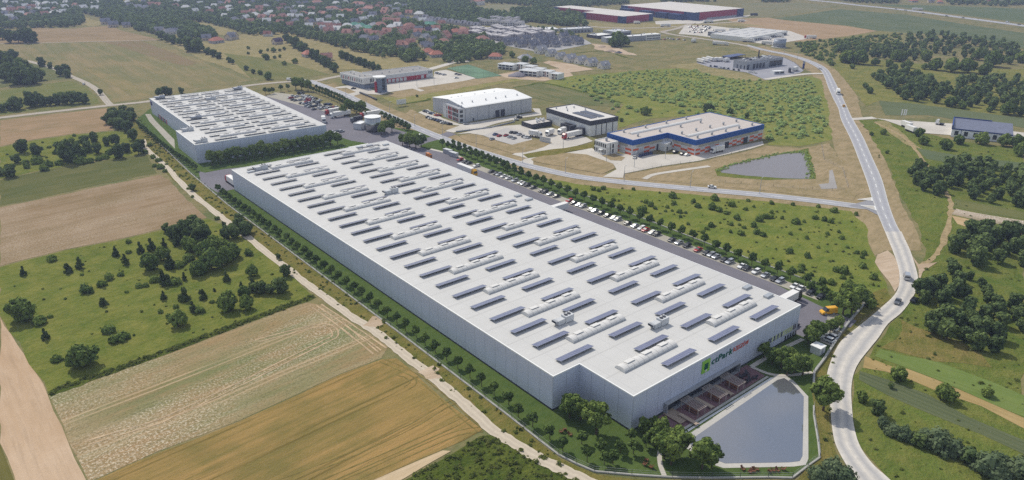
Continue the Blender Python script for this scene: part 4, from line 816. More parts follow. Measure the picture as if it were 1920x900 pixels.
# ---------------------------------------------------- far red and blue warehouses
M_rw = flat('crimson_cladding', C(158,58,76), .6, .2); M_bnav = flat('navy_cladding', C(52,70,108), .6, .2); M_froof = roofmat('far_roof', C(214,208,200), 12, 9)
def redblue(name, label, top0, base0, tr, tl, ext=None):
    t, la, lb, h = bl(name, label, 'warehouse', top0, base0, tr, tl)
    m = MB(); m.box(0, la, 0, lb, 0, h-.3); m.build('wall', M_rw, t); m = MB(); m.box(.3, la-.3, .3, lb-.3, h-.5, h+.05); m.build('roof', M_froof, t)
    m = MB(); e = .2
    m.box(-e, la*.1, -e, lb*.13, -.05, h); m.box(la*.86, la+e, -e, lb*.1, -.05, h); m.box(-e, la*.1, lb*.9, lb+e, -.05, h); m.build('corner_cladding', M_bnav, t)
    if ext: 
        m = MB(); m.box(la*.42, la, lb, lb+ext, 0, h-.3); m.build('rear_wall', M_rw, t); m = MB(); m.box(la*.42+.3, la-.3, lb, lb+ext-.3, h-.5, h+.05); m.build('rear_roof', M_froof, t)
        m = MB(); m.box(la*.42-e, la*.55, lb+ext-10, lb+ext+e, -.05, h); m.build('corner_cladding', M_bnav, t)
    return t, la, lb, h
t, la, lb, h = redblue('red_warehouse', 'far crimson and navy warehouse with trailers at its left', (1169,31), (1169,44), (1225,25.6), (1080.6,23.75), 95)
t, la, lb, h = redblue('red_warehouse', 'largest far crimson and navy warehouse at the top right', (1302,23.75), (1304,39), (1395,15.6), (1145,11.25))
for f in (.12, .3, .52, .8): m = MB(); m.box(-12, -.2, lb*f, lb*f+22, 0, h*.7); m.build('dock_block', M_bnav, t)
wins(t, 'a', [(la*.25, la*.98, .1, h*.22)], M_grey, 'dock_strip')
# ---------------------------------------------------- small estate buildings by the terraces
for args, wm, rm, lab in [
    (((1060,55),(1060,63),(1112,52),(1056,52)), M_grey, M_lgrey, 'long grey flat roofed building below the far red warehouse'),
    (((1154,60),(1152.5,68.5),(1184,57.5),(1133,56)), M_grey, M_lgrey, 'grey flat roofed building with roof units near the far red warehouse'),
    (((1121,67),(1121,73),(1149,64),(1104,63.5)), M_dark, M_wht, 'low black walled building with a white roof'),
    (((1137.5,71),(1137.5,80.6),(1239,64.4),(1132,68.5)), M_grey, M_trim, 'long grey building with a white two storey office end'),
    (((1020,55),(1020,59),(1048,54),(1004,51.5)), M_lgrey, M_trim, 'pale low building behind the terraced estate'),
    (((1172,14.5),(1172,17),(1182,14),(1165,13.3)), M_wht, M_trim, 'small white block behind the far red warehouse')]:
    t, la, lb, h = bl('estate_building', lab, 'commercial building', *args); lb = min(max(lb, 12), 40); shell(t, la, lb, h, wm, rm, .3)
    if 'office end' in lab:
        m = MB(); m.box(la*.72, la+.1, -.1, lb*.9, 0, h+.6); m.build('office_end', M_wht, t)
        for fl in range(2): wins(t, 'a', [(la*(.74+.028*j), la*(.74+.028*j)+1.6, 1+fl*h*.5, 1+fl*h*.5+h*.25) for j in range(9)], M_glass, 'window', -.1)
    else: wins(t, 'a', [(la*(.1+.12*j), la*(.1+.12*j)+2.5, .5, h*.55) for j in range(7)], M_glass)
    vents(t, [(la*random.uniform(.1,.9), lb*random.uniform(.2,.8)) for _ in range(4)], h-.3, 1.6, M_grey)
# ============================================================= VEHICLES
def paint(name, c, met=.0): return flat(name, c, .3, .5, met, .02)
PAINT = {'white': paint('car_white', C(232,232,230)), 'silver': paint('car_silver', C(180,184,190), .4), 'black': paint('car_black', C(34,36,40)), 'red': paint('car_red', C(170,34,36)), 'blue': paint('car_blue', C(50,70,120)), 'grey': paint('car_grey', C(110,114,120), .3), 'yellow': paint('car_yellow', C(236,176,36)), 'orange': paint('car_orange', C(214,130,40))}
def car_proto(col, parts=True, kind='saloon'):
    L_, W = (4.4, 1.8) if kind != 'van' else (5.2, 2.0); hgt_ = {'saloon': 1.45, 'hatch': 1.5, 'van': 2.2}[kind]
    t = thing('car', '', 'car'); h1 = .85 if kind != 'van' else 1.15
    prof = {'saloon': [(-2.2,.35),(-2.2,.75),(-2.05,.9),(-1.45,.95),(1.0,.95),(1.95,.82),(2.2,.65),(2.2,.3)], 'hatch': [(-2.1,.35),(-2.15,.8),(-2.0,.98),(1.0,.98),(1.9,.82),(2.15,.62),(2.15,.3)], 'van': [(-2.6,.35),(-2.6,1.2),(1.5,1.2),(2.4,1.0),(2.6,.7),(2.6,.3)]}[kind]
    m = MB(); w = W/2
    m.loft([[(x, s*w*.94 if k_ in (0,2) else s*w, z) for x, z in prof] for k_, s in ((0,-1),(1,-.98),(3,.98),(2,1))], 0)
    top = {'saloon': [(-1.55,.93),(-.95,1.42),(.25,1.45),(1.05,.94)], 'hatch': [(-2.0,.96),(-1.75,1.42),(.25,1.5),(1.05,.96)], 'van': [(-2.55,1.18),(-2.5,2.15),(1.0,2.2),(1.7,1.18)]}[kind]
    cab = MB(); cab.loft([[(x, s*(w*.93 if z < 1.25 else w*.78), z) for x, z in top] for s in (-1, 1)], 0)
    rf = MB(); x0, x1, z0 = top[1][0]+.05, top[2][0]-.1, top[2][1]; rf.box(x0, x1, -w*.76, w*.76, z0-.03, z0+.03)
    if kind == 'van': rf.box(-2.52, .4, -w*.92, w*.92, 1.15, 2.15)
    if parts:
        m.build('body', PAINT[col], t); cab.build('windows', M_glass, t); rf.build('roof', PAINT[col], t)
        for x in (-1.35, 1.35):
            for s in (-1, 1):
                q = MB(); q.wheel(x, s*w*.92, .32, .32, .22, 0, 1); q.build('wheel', [M_blk, M_gal], t)
        for s in (-1, 1):
            q = MB(); q.box(prof[-2][0]-.08, prof[-2][0]+.02, s*w*.7-.18, s*w*.7+.18, .55, .7); q.build('headlight', M_dome, t)
    else:
        o = len(m.v); q = MB()
        for src, mi in ((m, 0), (cab, 1), (rf, 0)): q.add(src.v, src.f, mi)
        for x in (-1.35, 1.35):
            for s in (-1, 1): q.wheel(x, s*w*.92, .32, .32, .22, 2, 2, 8)
        bpy.data.objects.remove(t); t = q.build('car', [PAINT[col], M_glass, M_blk]); tag(t, '', 'car')
    return Stock(t)
CARS = {}
def car(px, py, ang, col, label, group=None, parts=True, kind='saloon', z=.2, loc=None):
    key = (col, parts, kind)
    if key not in CARS: CARS[key] = car_proto(*key)
    x, y = loc or G(px, py, .6)
    return CARS[key].put((x, y, z), ang, label, None, group)
def truck_proto(cabc, boxm, length=13.2, tractor=True, rigid=False):
    t = thing('lorry', '', 'lorry'); a = 0
    m = MB(); m.box(-length, -.1, -1.27, 1.27, 1.15, 3.95 if length > 3.5 else 1.3); m.build('trailer_box', boxm, t)
    m = MB(); m.box(-length+.05, -.2, -.5, .5, .85, 1.15); m.box(-length*.95, -length*.62, -1.2, 1.2, .5, .62) if not rigid else None; m.build('chassis', M_dark, t)
    for x in ((-length+1.3, -length+2.6, -length+3.9) if not rigid else (-length+1.6,)):
        for s in (-1, 1): q = MB(); q.wheel(x, s*1.08, .5, .5, .34); q.build('wheel', M_blk, t)
    if tractor:
        m = MB(); pr = [(.4,.6),(.4,3.5),(1.2,3.75),(2.2,3.0),(2.5,1.7),(2.5,.5)]; m.loft([[(x, s*1.22, z) for x, z in pr] for s in (-1, 1)]); m.build('cab', PAINT[cabc], t)
        m = MB(); m.loft([[(x, s*1.1, z) for x, z in ((2.12,3.0),(2.54,1.75),(2.58,1.75),(2.18,3.02))] for s in (-1, 1)]); m.build('windscreen', M_glass, t)
        for x in (1.4, -1.2):
            for s in (-1, 1): q = MB(); q.wheel(x, s*1.05, .5, .5, .34); q.build('wheel', M_blk, t)
    else:
        m = MB(); m.box(-2.3, -2.1, -.8, .8, 0, 1.15); m.build('landing_leg', M_dark, t)
    return Stock(t)
M_tarp = flat('white_tarpaulin', C(228,226,222), .5, .3, var=.04)
TR = {}
def truck(px, py, ang, cabc, label, length=13.2, group=None, tractor=True, rigid=False, z=.2, loc=None, boxm=None):
    key = (cabc, length, tractor, rigid, boxm)
    if key not in TR: TR[key] = truck_proto(cabc, boxm or M_tarp, length, tractor, rigid)
    x, y = loc or G(px, py, 2)
    return TR[key].put((x, y, z), ang, label, None, group)
AU, AV = TH+math.pi/2, TH                        # headings along the long and the short side of the site
# --- parked row beside the yard (photo positions, colours)
row = [(855,299,'white'),(861.5,299.5,'red'),(870,304,'black'),(877,306,'black'),(892.5,311,'white'),(919,322,'black'),(926,326,'black'),(933,327.5,'silver'),(944,330.5,'white'),(952.5,334,'white'),(962,339,'silver')]
row += [(960+x/4, 225+y/4, c) for x, y, c in [(60,473,'white'),(80,480,'silver'),(105,490,'black'),(135,500,'white'),(152,506,'black'),(215,533,'black'),(237,540,'black'),(260,549,'white'),(280,556,'silver'),(320,573,'black'),(400,605,'white'),(417,610,'red'),(448,625,'black'),(466,632,'black'),(490,641,'silver'),(515,650,'silver'),(585,674,'black'),(612,683,'silver'),(653,701,'black'),(703,719,'black'),(722,731,'white'),(747,740,'white'),(778,749,'silver'),(857,776,'black'),(910,798,'silver'),(965,816,'white'),(991,827,'red'),(1045,848,'white'),(1071,860,'black')]]
row += [(960+x/4, 450+y/4, c) for x, y, c in [(1150,-2,'black'),(1180,5,'black'),(1212,14,'white'),(1240,23,'silver'),(1300,46,'black'),(1350,70,'white'),(1382,77,'red'),(1415,93,'black'),(1447,104,'black'),(1483,118,'silver'),(1515,131,'silver'),(1580,154,'black'),(1615,169,'silver'),(1685,190,'white'),(1713,206,'white'),(1748,218,'black')]]
row += [(1340+x/8, 430+y/8, c) for x, y, c in [(605,640,'white'),(670,678,'black'),(735,700,'silver'),(875,758,'black'),(945,788,'silver'),(1180,868,'white'),(1250,895,'white')]]
row += [(1480+x/8, 530+y/8, c) for x, y, c in [(60,75,'white'),(140,102,'white'),(212,135,'silver'),(290,160,'black'),(380,190,'white'),(440,222,'black')]]
us = sorted([(L(x, y, .7)[1], c) for x, y, c in row]); last = -99
n = len(us)
i = -1
for u, c in us:
    if u < last+2.0: continue
    u = max(u, last+2.4); last = u; p = S(119.7, u); i += 1
    car(0, 0, AV+math.pi+random.uniform(-.03, .03), c, f"{c} car in the row beside the dark yard, {nth(i+1)} from the yellow truck", 'cars in the row beside the long warehouse', True, 'hatch' if i%3 == 1 else 'saloon', .17, p)
for i, (v, u, c) in enumerate([(93,-8.5,'white'),(95.7,-8.3,'silver'),(101,-5.5,'white')]):
    p = S(v, u); car(0, 0, AU, c, f"{('first','second','third')[i]} car from the wall in the bays behind the front right corner", 'cars at the front right corner', True, 'hatch', .17, p)
p = S(93, 3.2); car(0, 0, AV, 'black', 'black car in the shade right beside the front right corner of the long warehouse', None, True, 'saloon', .17, p)
# --- rear car park
rp = [(345,262,'white'),(368,268,'red'),(400,240,'silver'),(440,250,'white'),(465,240,'white'),(395,295,'black'),(432,305,'grey'),(490,197,'black'),(512,195,'black'),(534,197,'grey'),(545,232,'white'),(575,237,'white'),(602,240,'white'),(630,240,'silver'),(580,292,'white'),(622,288,'red'),(650,270,'white'),(690,265,'white'),(732,277,'black'),(800,305,'white'),(500,300,'silver'),(520,347,'black'),(560,352,'white'),(598,325,'red'),(612,347,'blue'),(648,342,'silver'),(682,335,'white'),(720,327,'black'),(760,327,'grey'),(600,390,'silver'),(640,402,'silver'),(672,390,'black'),(702,395,'black'),(750,385,'black'),(790,380,'silver'),(710,437,'grey'),(790,420,'white'),(822,430,'silver'),(862,405,'black'),(890,365,'black'),(918,362,'black'),(950,365,'blue'),(900,412,'silver'),(932,415,'silver'),(972,415,'black'),(1010,410,'red'),(1047,405,'white'),(540,290,'white'),(660,305,'red'),(700,300,'white'),(560,262,'grey'),(770,350,'black'),(640,372,'grey'),(605,262,'white'),(665,252,'silver')]
for i, (x, y, c) in enumerate(sorted(rp)):
    car(500+x/8, 150+y/8, AV+.35, c, f"{c} car in the crowded car park behind the second warehouse, {nth(i+1)} from the left", 'cars in the rear car park', False, ('saloon','hatch')[i%2], .15)
ol = [(945,790,'white'),(985,795,'white'),(1040,800,'white'),(1070,775,'black'),(1120,770,'silver'),(1000,780,'silver')]
for i, (x, y, c) in enumerate(ol): car(500+x/8, 150+y/8, AV, c, f"{c} car by the near right corner of the second warehouse, {nth(i+1)} of the cluster", 'cars by the second warehouse', False, 'hatch', .15)
# --- other estates
def cars(ox, oy, k_, lst, ang, where, group, kind='saloon'):
    for i, (x, y, c) in enumerate(lst): car(ox+x/k_, oy+y/k_, ang, c, f"{c} car {where}, {nth(i+1)} from the left", group, False, kind, .17)
cars(780,150,8, [(140,465,'black'),(165,472,'black'),(190,482,'grey'),(215,490,'white'),(240,500,'black'),(265,505,'blue'),(295,515,'white'),(315,525,'orange'),(340,530,'red')], pang((800,210),(824,222))+1.4, 'against the left wall of the grey hall', 'cars along the grey hall')
cars(780,150,8, [(185,558,'black'),(225,575,'white'),(260,585,'silver'),(300,595,'black'),(345,608,'blue'),(375,620,'black'),(405,640,'white'),(440,640,'silver'),(500,658,'black')], pang((800,210),(824,222))+1.4, 'in the outer row of the grey hall car park', 'cars in the grey hall car park')
cars(780,150,8, [(755,655,'silver'),(1500,595,'white'),(1530,545,'white'),(1550,560,'black')], .5, 'on the grey hall yard', 'cars on the grey hall yard')
cars(780,150,8, [(1140,885,'silver'),(1190,815,'blue'),(1250,835,'red'),(1350,830,'red'),(1410,852,'silver'),(1470,872,'silver'),(1435,785,'black'),(1490,792,'black'),(1550,815,'silver'),(1620,845,'black'),(1650,855,'white'),(1690,860,'silver')], 1.0, 'in the car park of the black and white hall', 'cars at the black and white hall')
cars(1090,200,8, [(800,760,'white'),(885,735,'blue'),(925,720,'blue'),(960,712,'blue'),(990,705,'blue'),(1045,695,'blue')], 1.3, 'in the shade of the orange and blue hall', 'cars in the shade of the orange hall')
cars(1090,200,8, [(1410,680,'black'),(1520,712,'black'),(1590,722,'white')], .6, 'below the inner corner of the orange and blue hall', 'cars below the orange hall')
cars(1290,70,8, [(340,430,'black'),(400,435,'black'),(430,440,'blue'),(470,452,'white'),(500,455,'silver'),(540,462,'black'),(570,465,'white'),(605,468,'black'),(685,482,'black'),(760,490,'black'),(920,520,'white'),(950,522,'white'),(985,525,'white'),(1015,532,'white'),(1330,425,'silver')], 1.3, 'at the service building', 'cars at the service building')
cars(1230,0,8, [(130,590,'red'),(175,575,'silver'),(215,580,'white'),(260,590,'blue'),(320,590,'white'),(345,585,'red'),(425,600,'silver')], .8, 'right of the long grey estate building', 'cars at the estate building')
rs = random.Random(11)
lst = []
for i in range(44): lst.append((rs.uniform(500, 880), rs.uniform(385, 490), rs.choice(['white','white','silver','black','grey','red'])))
cars(1230,0,8, sorted(lst), .6, 'in the packed lot left of the logistics hall', 'cars in the packed lot')
cars(630,110,8, [(1510,212,'white'),(1535,222,'black'),(1565,230,'silver'),(1625,240,'silver'),(1810,230,'black'),(1850,240,'grey'),(1808,288,'white')], .4, 'on the fire station forecourt', 'cars on the fire station forecourt')
car(663,166, .3, 'black', 'single dark car parked before the fire station office', None, False, 'saloon', .17)
hd = pang((1610,270),(1590,222))
for px, py, c, kd, lab, a in [(1582,199,'yellow','hatch','yellow car driving on the main road towards the junction', hd), (1537,129,'white','saloon','white car on the bend of the main road', 2.4), (1700,520,'silver','van','silver van on the dusty bend of the road', pang((1700,540),(1694,500))), (1683,566,'grey','saloon','dark silver car on the dusty road below the van', pang((1700,540),(1680,575))), (1335,351,'white','saloon','white car on the road below the right hand pond', pang((1330,357),(1440,367))), (157,157.5,'white','saloon','white car on the lane between the left fields', 1.9), (569,151,'white','saloon','white car near the road bend behind the rear car park', .2), (543,150,'white','van','white van on the road behind the rear car park', .2), (1714,563,'black','hatch','dark car half hidden under trees right of the dusty bend', .8),
    (1698,20,'white','van','white van on the far motorway', -.5), (1731,25,'black','saloon','dark car on the far motorway, left one of two', -.5), (1775,30,'black','saloon','dark car on the motorway between two others', -.5), (1806,33.5,'black','saloon','dark car on the motorway left of the white van at the right', -.5), (1889,42,'white','van','white van at the right end of the motorway', -.5), (1911,46,'black','saloon','dark car at the right edge on the motorway', -.5), (1680,17,'grey','saloon','grey car on the motorway left of the lorry', -.5)]:
    car(px, py, a, c, lab, None, True if px > 1500 and py > 100 else False, kd, .3)
# --- lorries
p = S(108.5, 214.5); truck(0,0, AU+math.pi, 'yellow', 'white trailer with a yellow cab on the dark yard', 13.2, loc=S(108.5,203))
truck(0,0, AV, 'white', 'white docked trailer halfway along the long warehouse', 13.2, loc=S(111,132), tractor=False)
truck(0,0, AV, 'black', 'white docked lorry with a black cab at the front right corner', 11.5, loc=S(110.5,13.4))
truck(0,0, AU+math.pi, 'red', 'white lorry with a red cab at the far left corner of the long warehouse', 13.2, loc=S(4.5,264.5)) if False else truck(0,0, AU, 'red', 'white lorry with a red cab at the far left corner of the long warehouse', 13.2, loc=S(2.5,275))
truck(0,0, AV, 'white', 'white parked trailer beyond the far roof edge of the long warehouse', 13.2, loc=S(90,283), tractor=False)
truck(0,0, AV, 'blue', 'white lorry with a dark blue cab leaving by the rear gate', 13.2, loc=S(127,283))
truck(574,206, t2, 'white', 'white trailer parked along the right wall of the second warehouse', 11, tractor=False, loc=S2(84.5,63)) if False else truck(0,0, t2+math.pi/2, 'white', 'white trailer parked along the right wall of the second warehouse', 11, tractor=False, loc=S2(86,66))
truck(0,0, AV+math.pi, 'red', 'white lorry with a red cab at the rear car park', 13.2, loc=G(616,210,2))
truck(0,0, AV+math.pi, 'white', 'white lorry with a white cab next to the red cabbed one', 13.2, loc=G(625,216,2))
truck(0,0, AV+math.pi, 'red', 'lorry with a red cab half hidden behind the steel tank', 13.2, loc=G(681,216,2))
truck(0,0, AV+math.pi, 'grey', 'dark skip lorry left of the steel tank', 6, rigid=True, loc=G(664,224.5,2), boxm=M_dark)
truck(0,0, t2-1.9, 'white', 'small white box van near the near right corner of the second warehouse', 5, rigid=True, loc=G(607,225,2))
car(0,0, AV+math.pi-.5, 'yellow', 'bright yellow high roofed van beside the trees at the front right corner', None, True, 'van', .17, S(110.5,.8)).scale = (1.1, 1.05, 1.08)
truck(0,0, AU+math.pi, 'orange', 'small orange truck at the far end of the dark yard', 4, rigid=True, loc=S(108.8,246), boxm=PAINT['orange']).scale = (.68,)*3
truck(0,0, hd+math.pi, 'white', 'white box truck driving away on the main road', 7, rigid=True, loc=G(1571,170,2)) if False else truck(0,0, hd+math.pi, 'white', 'white box truck driving on the main road', 7, rigid=True, loc=G(1572,173,2))
for px, py, c, a, lab, ln, rg in [(1061,255,'red',pang((1060,257),(1083,252))+math.pi,'white trailer with a red cab docked at the black and white hall',13.2,False), (1009,252,'white',-.6,'white box truck on the yard of the black and white hall',6.5,True), (1029,249,'white',.9+math.pi,'small white van truck left of the docked trailer',4.5,True), (1052,246,'white',.9+math.pi,'white van truck by the black docks',4.5,True), (1340,281,'white',pang((1340,282),(1380,274))+math.pi,'white box truck in the shade of the orange and blue hall',7,True)]:
    truck(0,0,a,c,lab,ln,rigid=rg,loc=G(px,py,2))
pa = pang((1290,76),(1310,72)); far = [(1362,82,'white',-.45,'white coach like lorry on the road past the logistics hall',16,False),(1334,40,'white',.3,'white trailer in front of the largest far warehouse',13,False),(1385,71,'white',-.3,'white trailer along the near wall of the logistics hall',13,False),(1411,76,'white',-.35,'white lorry at the near corner of the logistics hall',12,False),(1443,72,'white',-.4,'white trailer docked at the middle of the logistics hall',12,False),(1466,67,'white',-.4,'white trailer docked near the end of the logistics hall',12,False),(1448,81,'white',-.35,'white trailer left of the stout grey tank',12,False),(1512,69,'red',2.9,'white lorry with a red cab at the right end of the logistics yard',12,False),(1254,47,'white',.3,'white trailer on the road below the far red warehouse',13,False),(1393,38.5,'white',.2,'white van truck right of the largest far warehouse',8,True),(1418,27,'grey',.5,'dark lorry at the right corner of the largest far warehouse',12,True),(1302,76,'white',.8,'white van truck on the road bend',6,True),(1384,56,'white',.1,'white trailer behind the logistics hall, left one',13,False),(1357,57,'white',.1,'white trailer behind the logistics office',13,False),(1197,42,'white',.3,'white van truck in front of the red warehouse',7,True),(1713,17,'white',2.75,'white lorry on the far motorway',14,False)]
for px, py, c, a, lab, ln, rg in far: truck(0,0,a,c,lab,ln,rigid=rg,loc=G(px,py,2), boxm=M_dark if 'dark' in lab else None)
for i, (x, y) in enumerate([(1033,24),(1041,26),(1050,28),(1062,27),(1072,29),(1046,31),(1030,29)]): truck(0,0,-.1,'white',f'white trailer left of the far red warehouse, {nth(i+1)} in the cluster',13,'trailers at the far red warehouse',False,loc=G(x,y,2))
for i, (x, y) in enumerate([(1320,116),(1329,114),(1337,112)]): truck(0,0,pang((1310,112),(1330,117)),'white',f'white trailer in the service yard, {nth(i+1)} from the left',11,'trailers in the service yard',False,loc=G(x,y,2))
for i, (x, y) in enumerate([(1345,111),(1352,111),(1364,112),(1493,129)]): truck(0,0,.8,'white',f'white rigid truck in the service yard, {nth(i+1)} from the left',6,'trucks in the service yard',True,True,loc=G(x,y,2))
truck(0,0,1.2,'grey','dark skip truck right of the round kiosk',7,None,True,True,loc=G(1481,131,2), boxm=M_dark)
for i, (x, y) in enumerate([(1708,237),(1716,245)]): truck(0,0,pang((1716,246),(1690,236))+math.pi,'white',f"white flat trailer parked left of the blue roofed building, {('upper','lower')[i]} one",9,'trailers at the blue roofed building',False,loc=G(x,y,2))
t = truck(0,0,pang((1780,232),(1757,229)),'white','white tractor unit standing on the blue roofed building yard',3,loc=G(1762,229,2), boxm=M_dark); 
# ============================================================= SMALL THINGS ON THE SITE
def container(v, u, lab):
    p = S(v, u); t = thing('container', lab, 'container', (p[0], p[1], .15), AU+.1)
    m = MB(); m.box(-3, 3, -1.2, 1.2, .1, 2.6); m.build('body', M_grey, t)
    m = MB(); m.box(-3.05, 3.05, -1.25, 1.25, 2.6, 2.7); m.build('lid', M_lgrey, t)
    m = MB(); m.box(-3.05, -3, -1.1, 1.1, .2, 2.5); m.build('door', M_lgrey, t)
container(122.4, 247, 'grey container by the lawn, the one nearer the rear gate'); container(121.4, 239.5, 'grey container by the lawn, the one nearer the parked cars')
p = S(88, -11); bx = thing('transformer_kiosk', 'small white box kiosk on the lawn right of the front pond', 'kiosk', (*S(84, -10.2), .1), TH)
m = MB(); m.box(-1.6, 1.6, -1.6, 1.6, 0, 2.4); m.build('body', M_lgrey, bx); m = MB(); m.box(-1.75, 1.75, -1.75, 1.75, 2.4, 2.65); m.build('roof', M_trim, bx); m = MB(); m.box(-.6, .6, -1.66, -1.6, 0, 2); m.build('door', M_grey, bx)
# terrace: three slatted pergolas, long tables, deck, dark chairs
M_perg = flat('pergola_wood', C(164,154,148), .8, .1)
PG = [(1300,757,'nearest the front trees'), (1340,734,'middle one of three'), (1374,712,'nearest the lawn')]
for px, py, lab in PG:
    x, y = G(px, py, 2.5); t = thing('pergola', f'pale slatted pergola on the brick terrace, {lab}', 'pergola', (x, y, .13), TH)
    m = MB()
    for sx in (-1.5, 1.5): m.box(sx-.08, sx+.08, -3.2, 3.2, 2.35, 2.55)
    m.build('beam', M_perg, t); m = MB()
    for i in range(15): m.box(-1.85, 1.85, -3.1+i*.44-.05, -3.1+i*.44+.05, 2.555, 2.68)
    m.build('slats', M_perg, t)
    for sx in (-1.5, 1.5):
        for sy in (-2.8, 0, 2.8): m = MB(); m.box(sx-.08, sx+.08, sy-.08, sy+.08, 0, 2.35); m.build('post', M_perg, t)
    tb = thing('picnic_table', f'dark picnic table with benches under the pergola {lab}', 'table', (x, y, .13), TH)
    m = MB(); m.box(-.45, .45, -2, 2, .7, .76); m.build('tabletop', M_brown, tb)
    for s in (-1, 1):
        m = MB(); m.box(s*.8-.17, s*.8+.17, -2, 2, .42, .47); m.box(s*.8-.1, s*.8+.1, -1.6, -1.5, 0, .42); m.box(s*.8-.1, s*.8+.1, 1.5, 1.6, 0, .42); m.build('bench', M_brown, tb)
    m = MB(); m.box(-.3, .3, -1.6, -1.5, 0, .7); m.box(-.3, .3, 1.5, 1.6, 0, .7); m.build('trestle', M_brown, tb)
for px, py, lab in [(1319,755,'between the two pergolas nearest the front trees'), (1356,731,'between the two pergolas nearest the lawn'), (1290,786,'beside the wooden deck')]:
    x, y = G(px, py, .8); t = thing('long_table', f'long pale wooden table with a bench {lab}', 'table', (x, y, .13), TH)
    m = MB(); m.box(-.5, .5, -3, 3, .74, .82); m.build('tabletop', M_pwood, t)
    m = MB(); m.box(.75, 1.15, -3, 3, .42, .48); m.box(.8, 1.1, -2.6, -2.5, 0, .42); m.box(.8, 1.1, 2.5, 2.6, 0, .42); m.build('bench', M_pwood, t)
    for sy in (-2.6, 2.6): m = MB(); m.box(-.4, .4, sy-.06, sy+.06, 0, .74); m.build('trestle', M_pwood, t)
x, y = G(1268, 780, .4); t = thing('wooden_deck', 'low wooden deck at the left end of the brick terrace', 'deck', (x, y, .13), TH)
m = MB()
for i in range(9): m.box(-1.9, 1.9, -3+i*.67, -3+i*.67+.62, .3, .36)
m.build('boards', M_pwood, t); m = MB(); m.box(-1.8, 1.8, -2.9, 2.9, 0, .3); m.build('frame', M_brown, t)
def chair_proto(mat):
    t = thing('deck_chair', '', 'chair')
    m = MB(); m.add([(-.32,-.3,.36),(.32,-.3,.36),(.32,.35,.26),(-.32,.35,.26),(-.32,-.3,.4),(.32,-.3,.4),(.32,.35,.3),(-.32,.35,.3)], [(0,3,2,1),(4,5,6,7),(0,1,5,4),(1,2,6,5),(2,3,7,6),(3,0,4,7)]); m.build('seat', mat, t)
    m = MB(); m.add([(-.32,.3,.26),(.32,.3,.26),(.32,.75,1.0),(-.32,.75,1.0),(-.32,.35,.26),(.32,.35,.26),(.32,.8,1.0),(-.32,.8,1.0)], [(0,1,2,3),(7,6,5,4),(0,4,5,1),(1,5,6,2),(2,6,7,3),(3,7,4,0)]); m.build('backrest', mat, t)
    for s in (-1, 1):
        m = MB(); m.box(s*.38-.06, s*.38+.06, -.35, .5, .52, .57); m.build('armrest', mat, t)
        m = MB(); m.box(s*.38-.04, s*.38+.04, -.34, -.26, 0, .52); m.box(s*.38-.04, s*.38+.04, .4, .48, 0, .52); m.build('leg', mat, t)
    return Stock(t)
CHB = chair_proto(M_brown); CHD = chair_proto(M_dark)
for i, (x, y) in enumerate([(1300,75),(1370,58),(1402,25),(1450,12),(1415,130),(1460,112),(1500,88),(1555,66)]):
    p = G(1220+x/8, 700+y/8, .4); CHD.put((p[0], p[1], .13), random.uniform(0, 6.28), f'dark lounge chair at the lawn end of the brick terrace, {nth(i+1)} from the left', 1.25, 'dark lounge chairs on the terrace')
for i, (x, y, lab) in enumerate([(1051,809,'left'),(1059,805,'upper'),(1070,815,'right'),(1207.5,870,'left'),(1212.5,862,'upper'),(1220,875,'right'),(1394,880,'first'),(1406,885,'second'),(1413,883,'third'),(1420,880,'fourth'),(1443.5,882.5,'fifth'),(1451,882,'sixth'),(1459,882.5,'seventh'),(1467,879,'eighth')]):
    wh_ = 'of the trio on the lawn by the left fence' if i < 3 else ('of the trio beside the footpath' if i < 6 else 'from the left in the row below the pond')
    p = G(x, y, .4); CHB.put((p[0], p[1], .1), random.uniform(0, 6.28), f'brown lounge chair, {lab} {wh_}', 1.05, 'brown lounge chairs on the lawn')
# steps along the pond
t = thing('pond_steps', 'two long pale concrete steps between the brick terrace and the pond', 'steps', (OX, OY, .12), TH)
m = MB(); m.box(19, 60, -8.6, -7.9, 0, .25); m.build('upper_step', M_conc, t); m = MB(); m.box(19, 60.5, -9.6, -9.0, 0, .12); m.build('lower_step', M_lgrey, t)
# ---- fences
def fence(name, lab, wpts, h=1.7, step=5.0, plinth=M_conc, pw=.28, ph=.35, rail=M_gal, postm=M_dark):
    t = thing(name, lab, 'fence', (wpts[0][0], wpts[0][1], .05)); ox, oy = wpts[0]; m = MB(); r = MB(); posts = []
    for i in range(len(wpts)-1):
        a = Vector(wpts[i])-Vector((ox, oy)); b = Vector(wpts[i+1])-Vector((ox, oy)); d = b-a; ln = d.length; d /= ln; nn = Vector((-d.y, d.x))
        if ph: m.add([(*(a+nn*pw/2),0),(*(a-nn*pw/2),0),(*(b-nn*pw/2),0),(*(b+nn*pw/2),0),(*(a+nn*pw/2),ph),(*(a-nn*pw/2),ph),(*(b-nn*pw/2),ph),(*(b+nn*pw/2),ph)], [(0,1,5,4),(1,2,6,5),(2,3,7,6),(3,0,4,7),(4,5,6,7)])
        for z in (ph+.15, (h+ph)/2, h-.05): r.bar((a.x,a.y,z),(b.x,b.y,z),.022)
        k_ = max(1, int(ln/step))
        posts += [a+d*(ln*j/k_) for j in range(k_)]
    if ph: m.build('plinth', plinth, t)
    r.build('wire_rails', rail, t)
    q = MB(); extra = MB()
    for j, p_ in enumerate(posts):
        if j < 100: b = MB(); b.box(p_.x-.05, p_.x+.05, p_.y-.05, p_.y+.05, 0, h); b.build('post', postm, t)
        else: extra.box(p_.x-.05, p_.x+.05, p_.y-.05, p_.y+.05, 0, h)
    if extra.v: o = extra.build('posts', postm, t); o['kind'] = 'stuff'
    return t
fence('fence', 'long low fence on a pale plinth along the left side of the park', [S(*p) for p in fence_px[:11]], pw=.5)
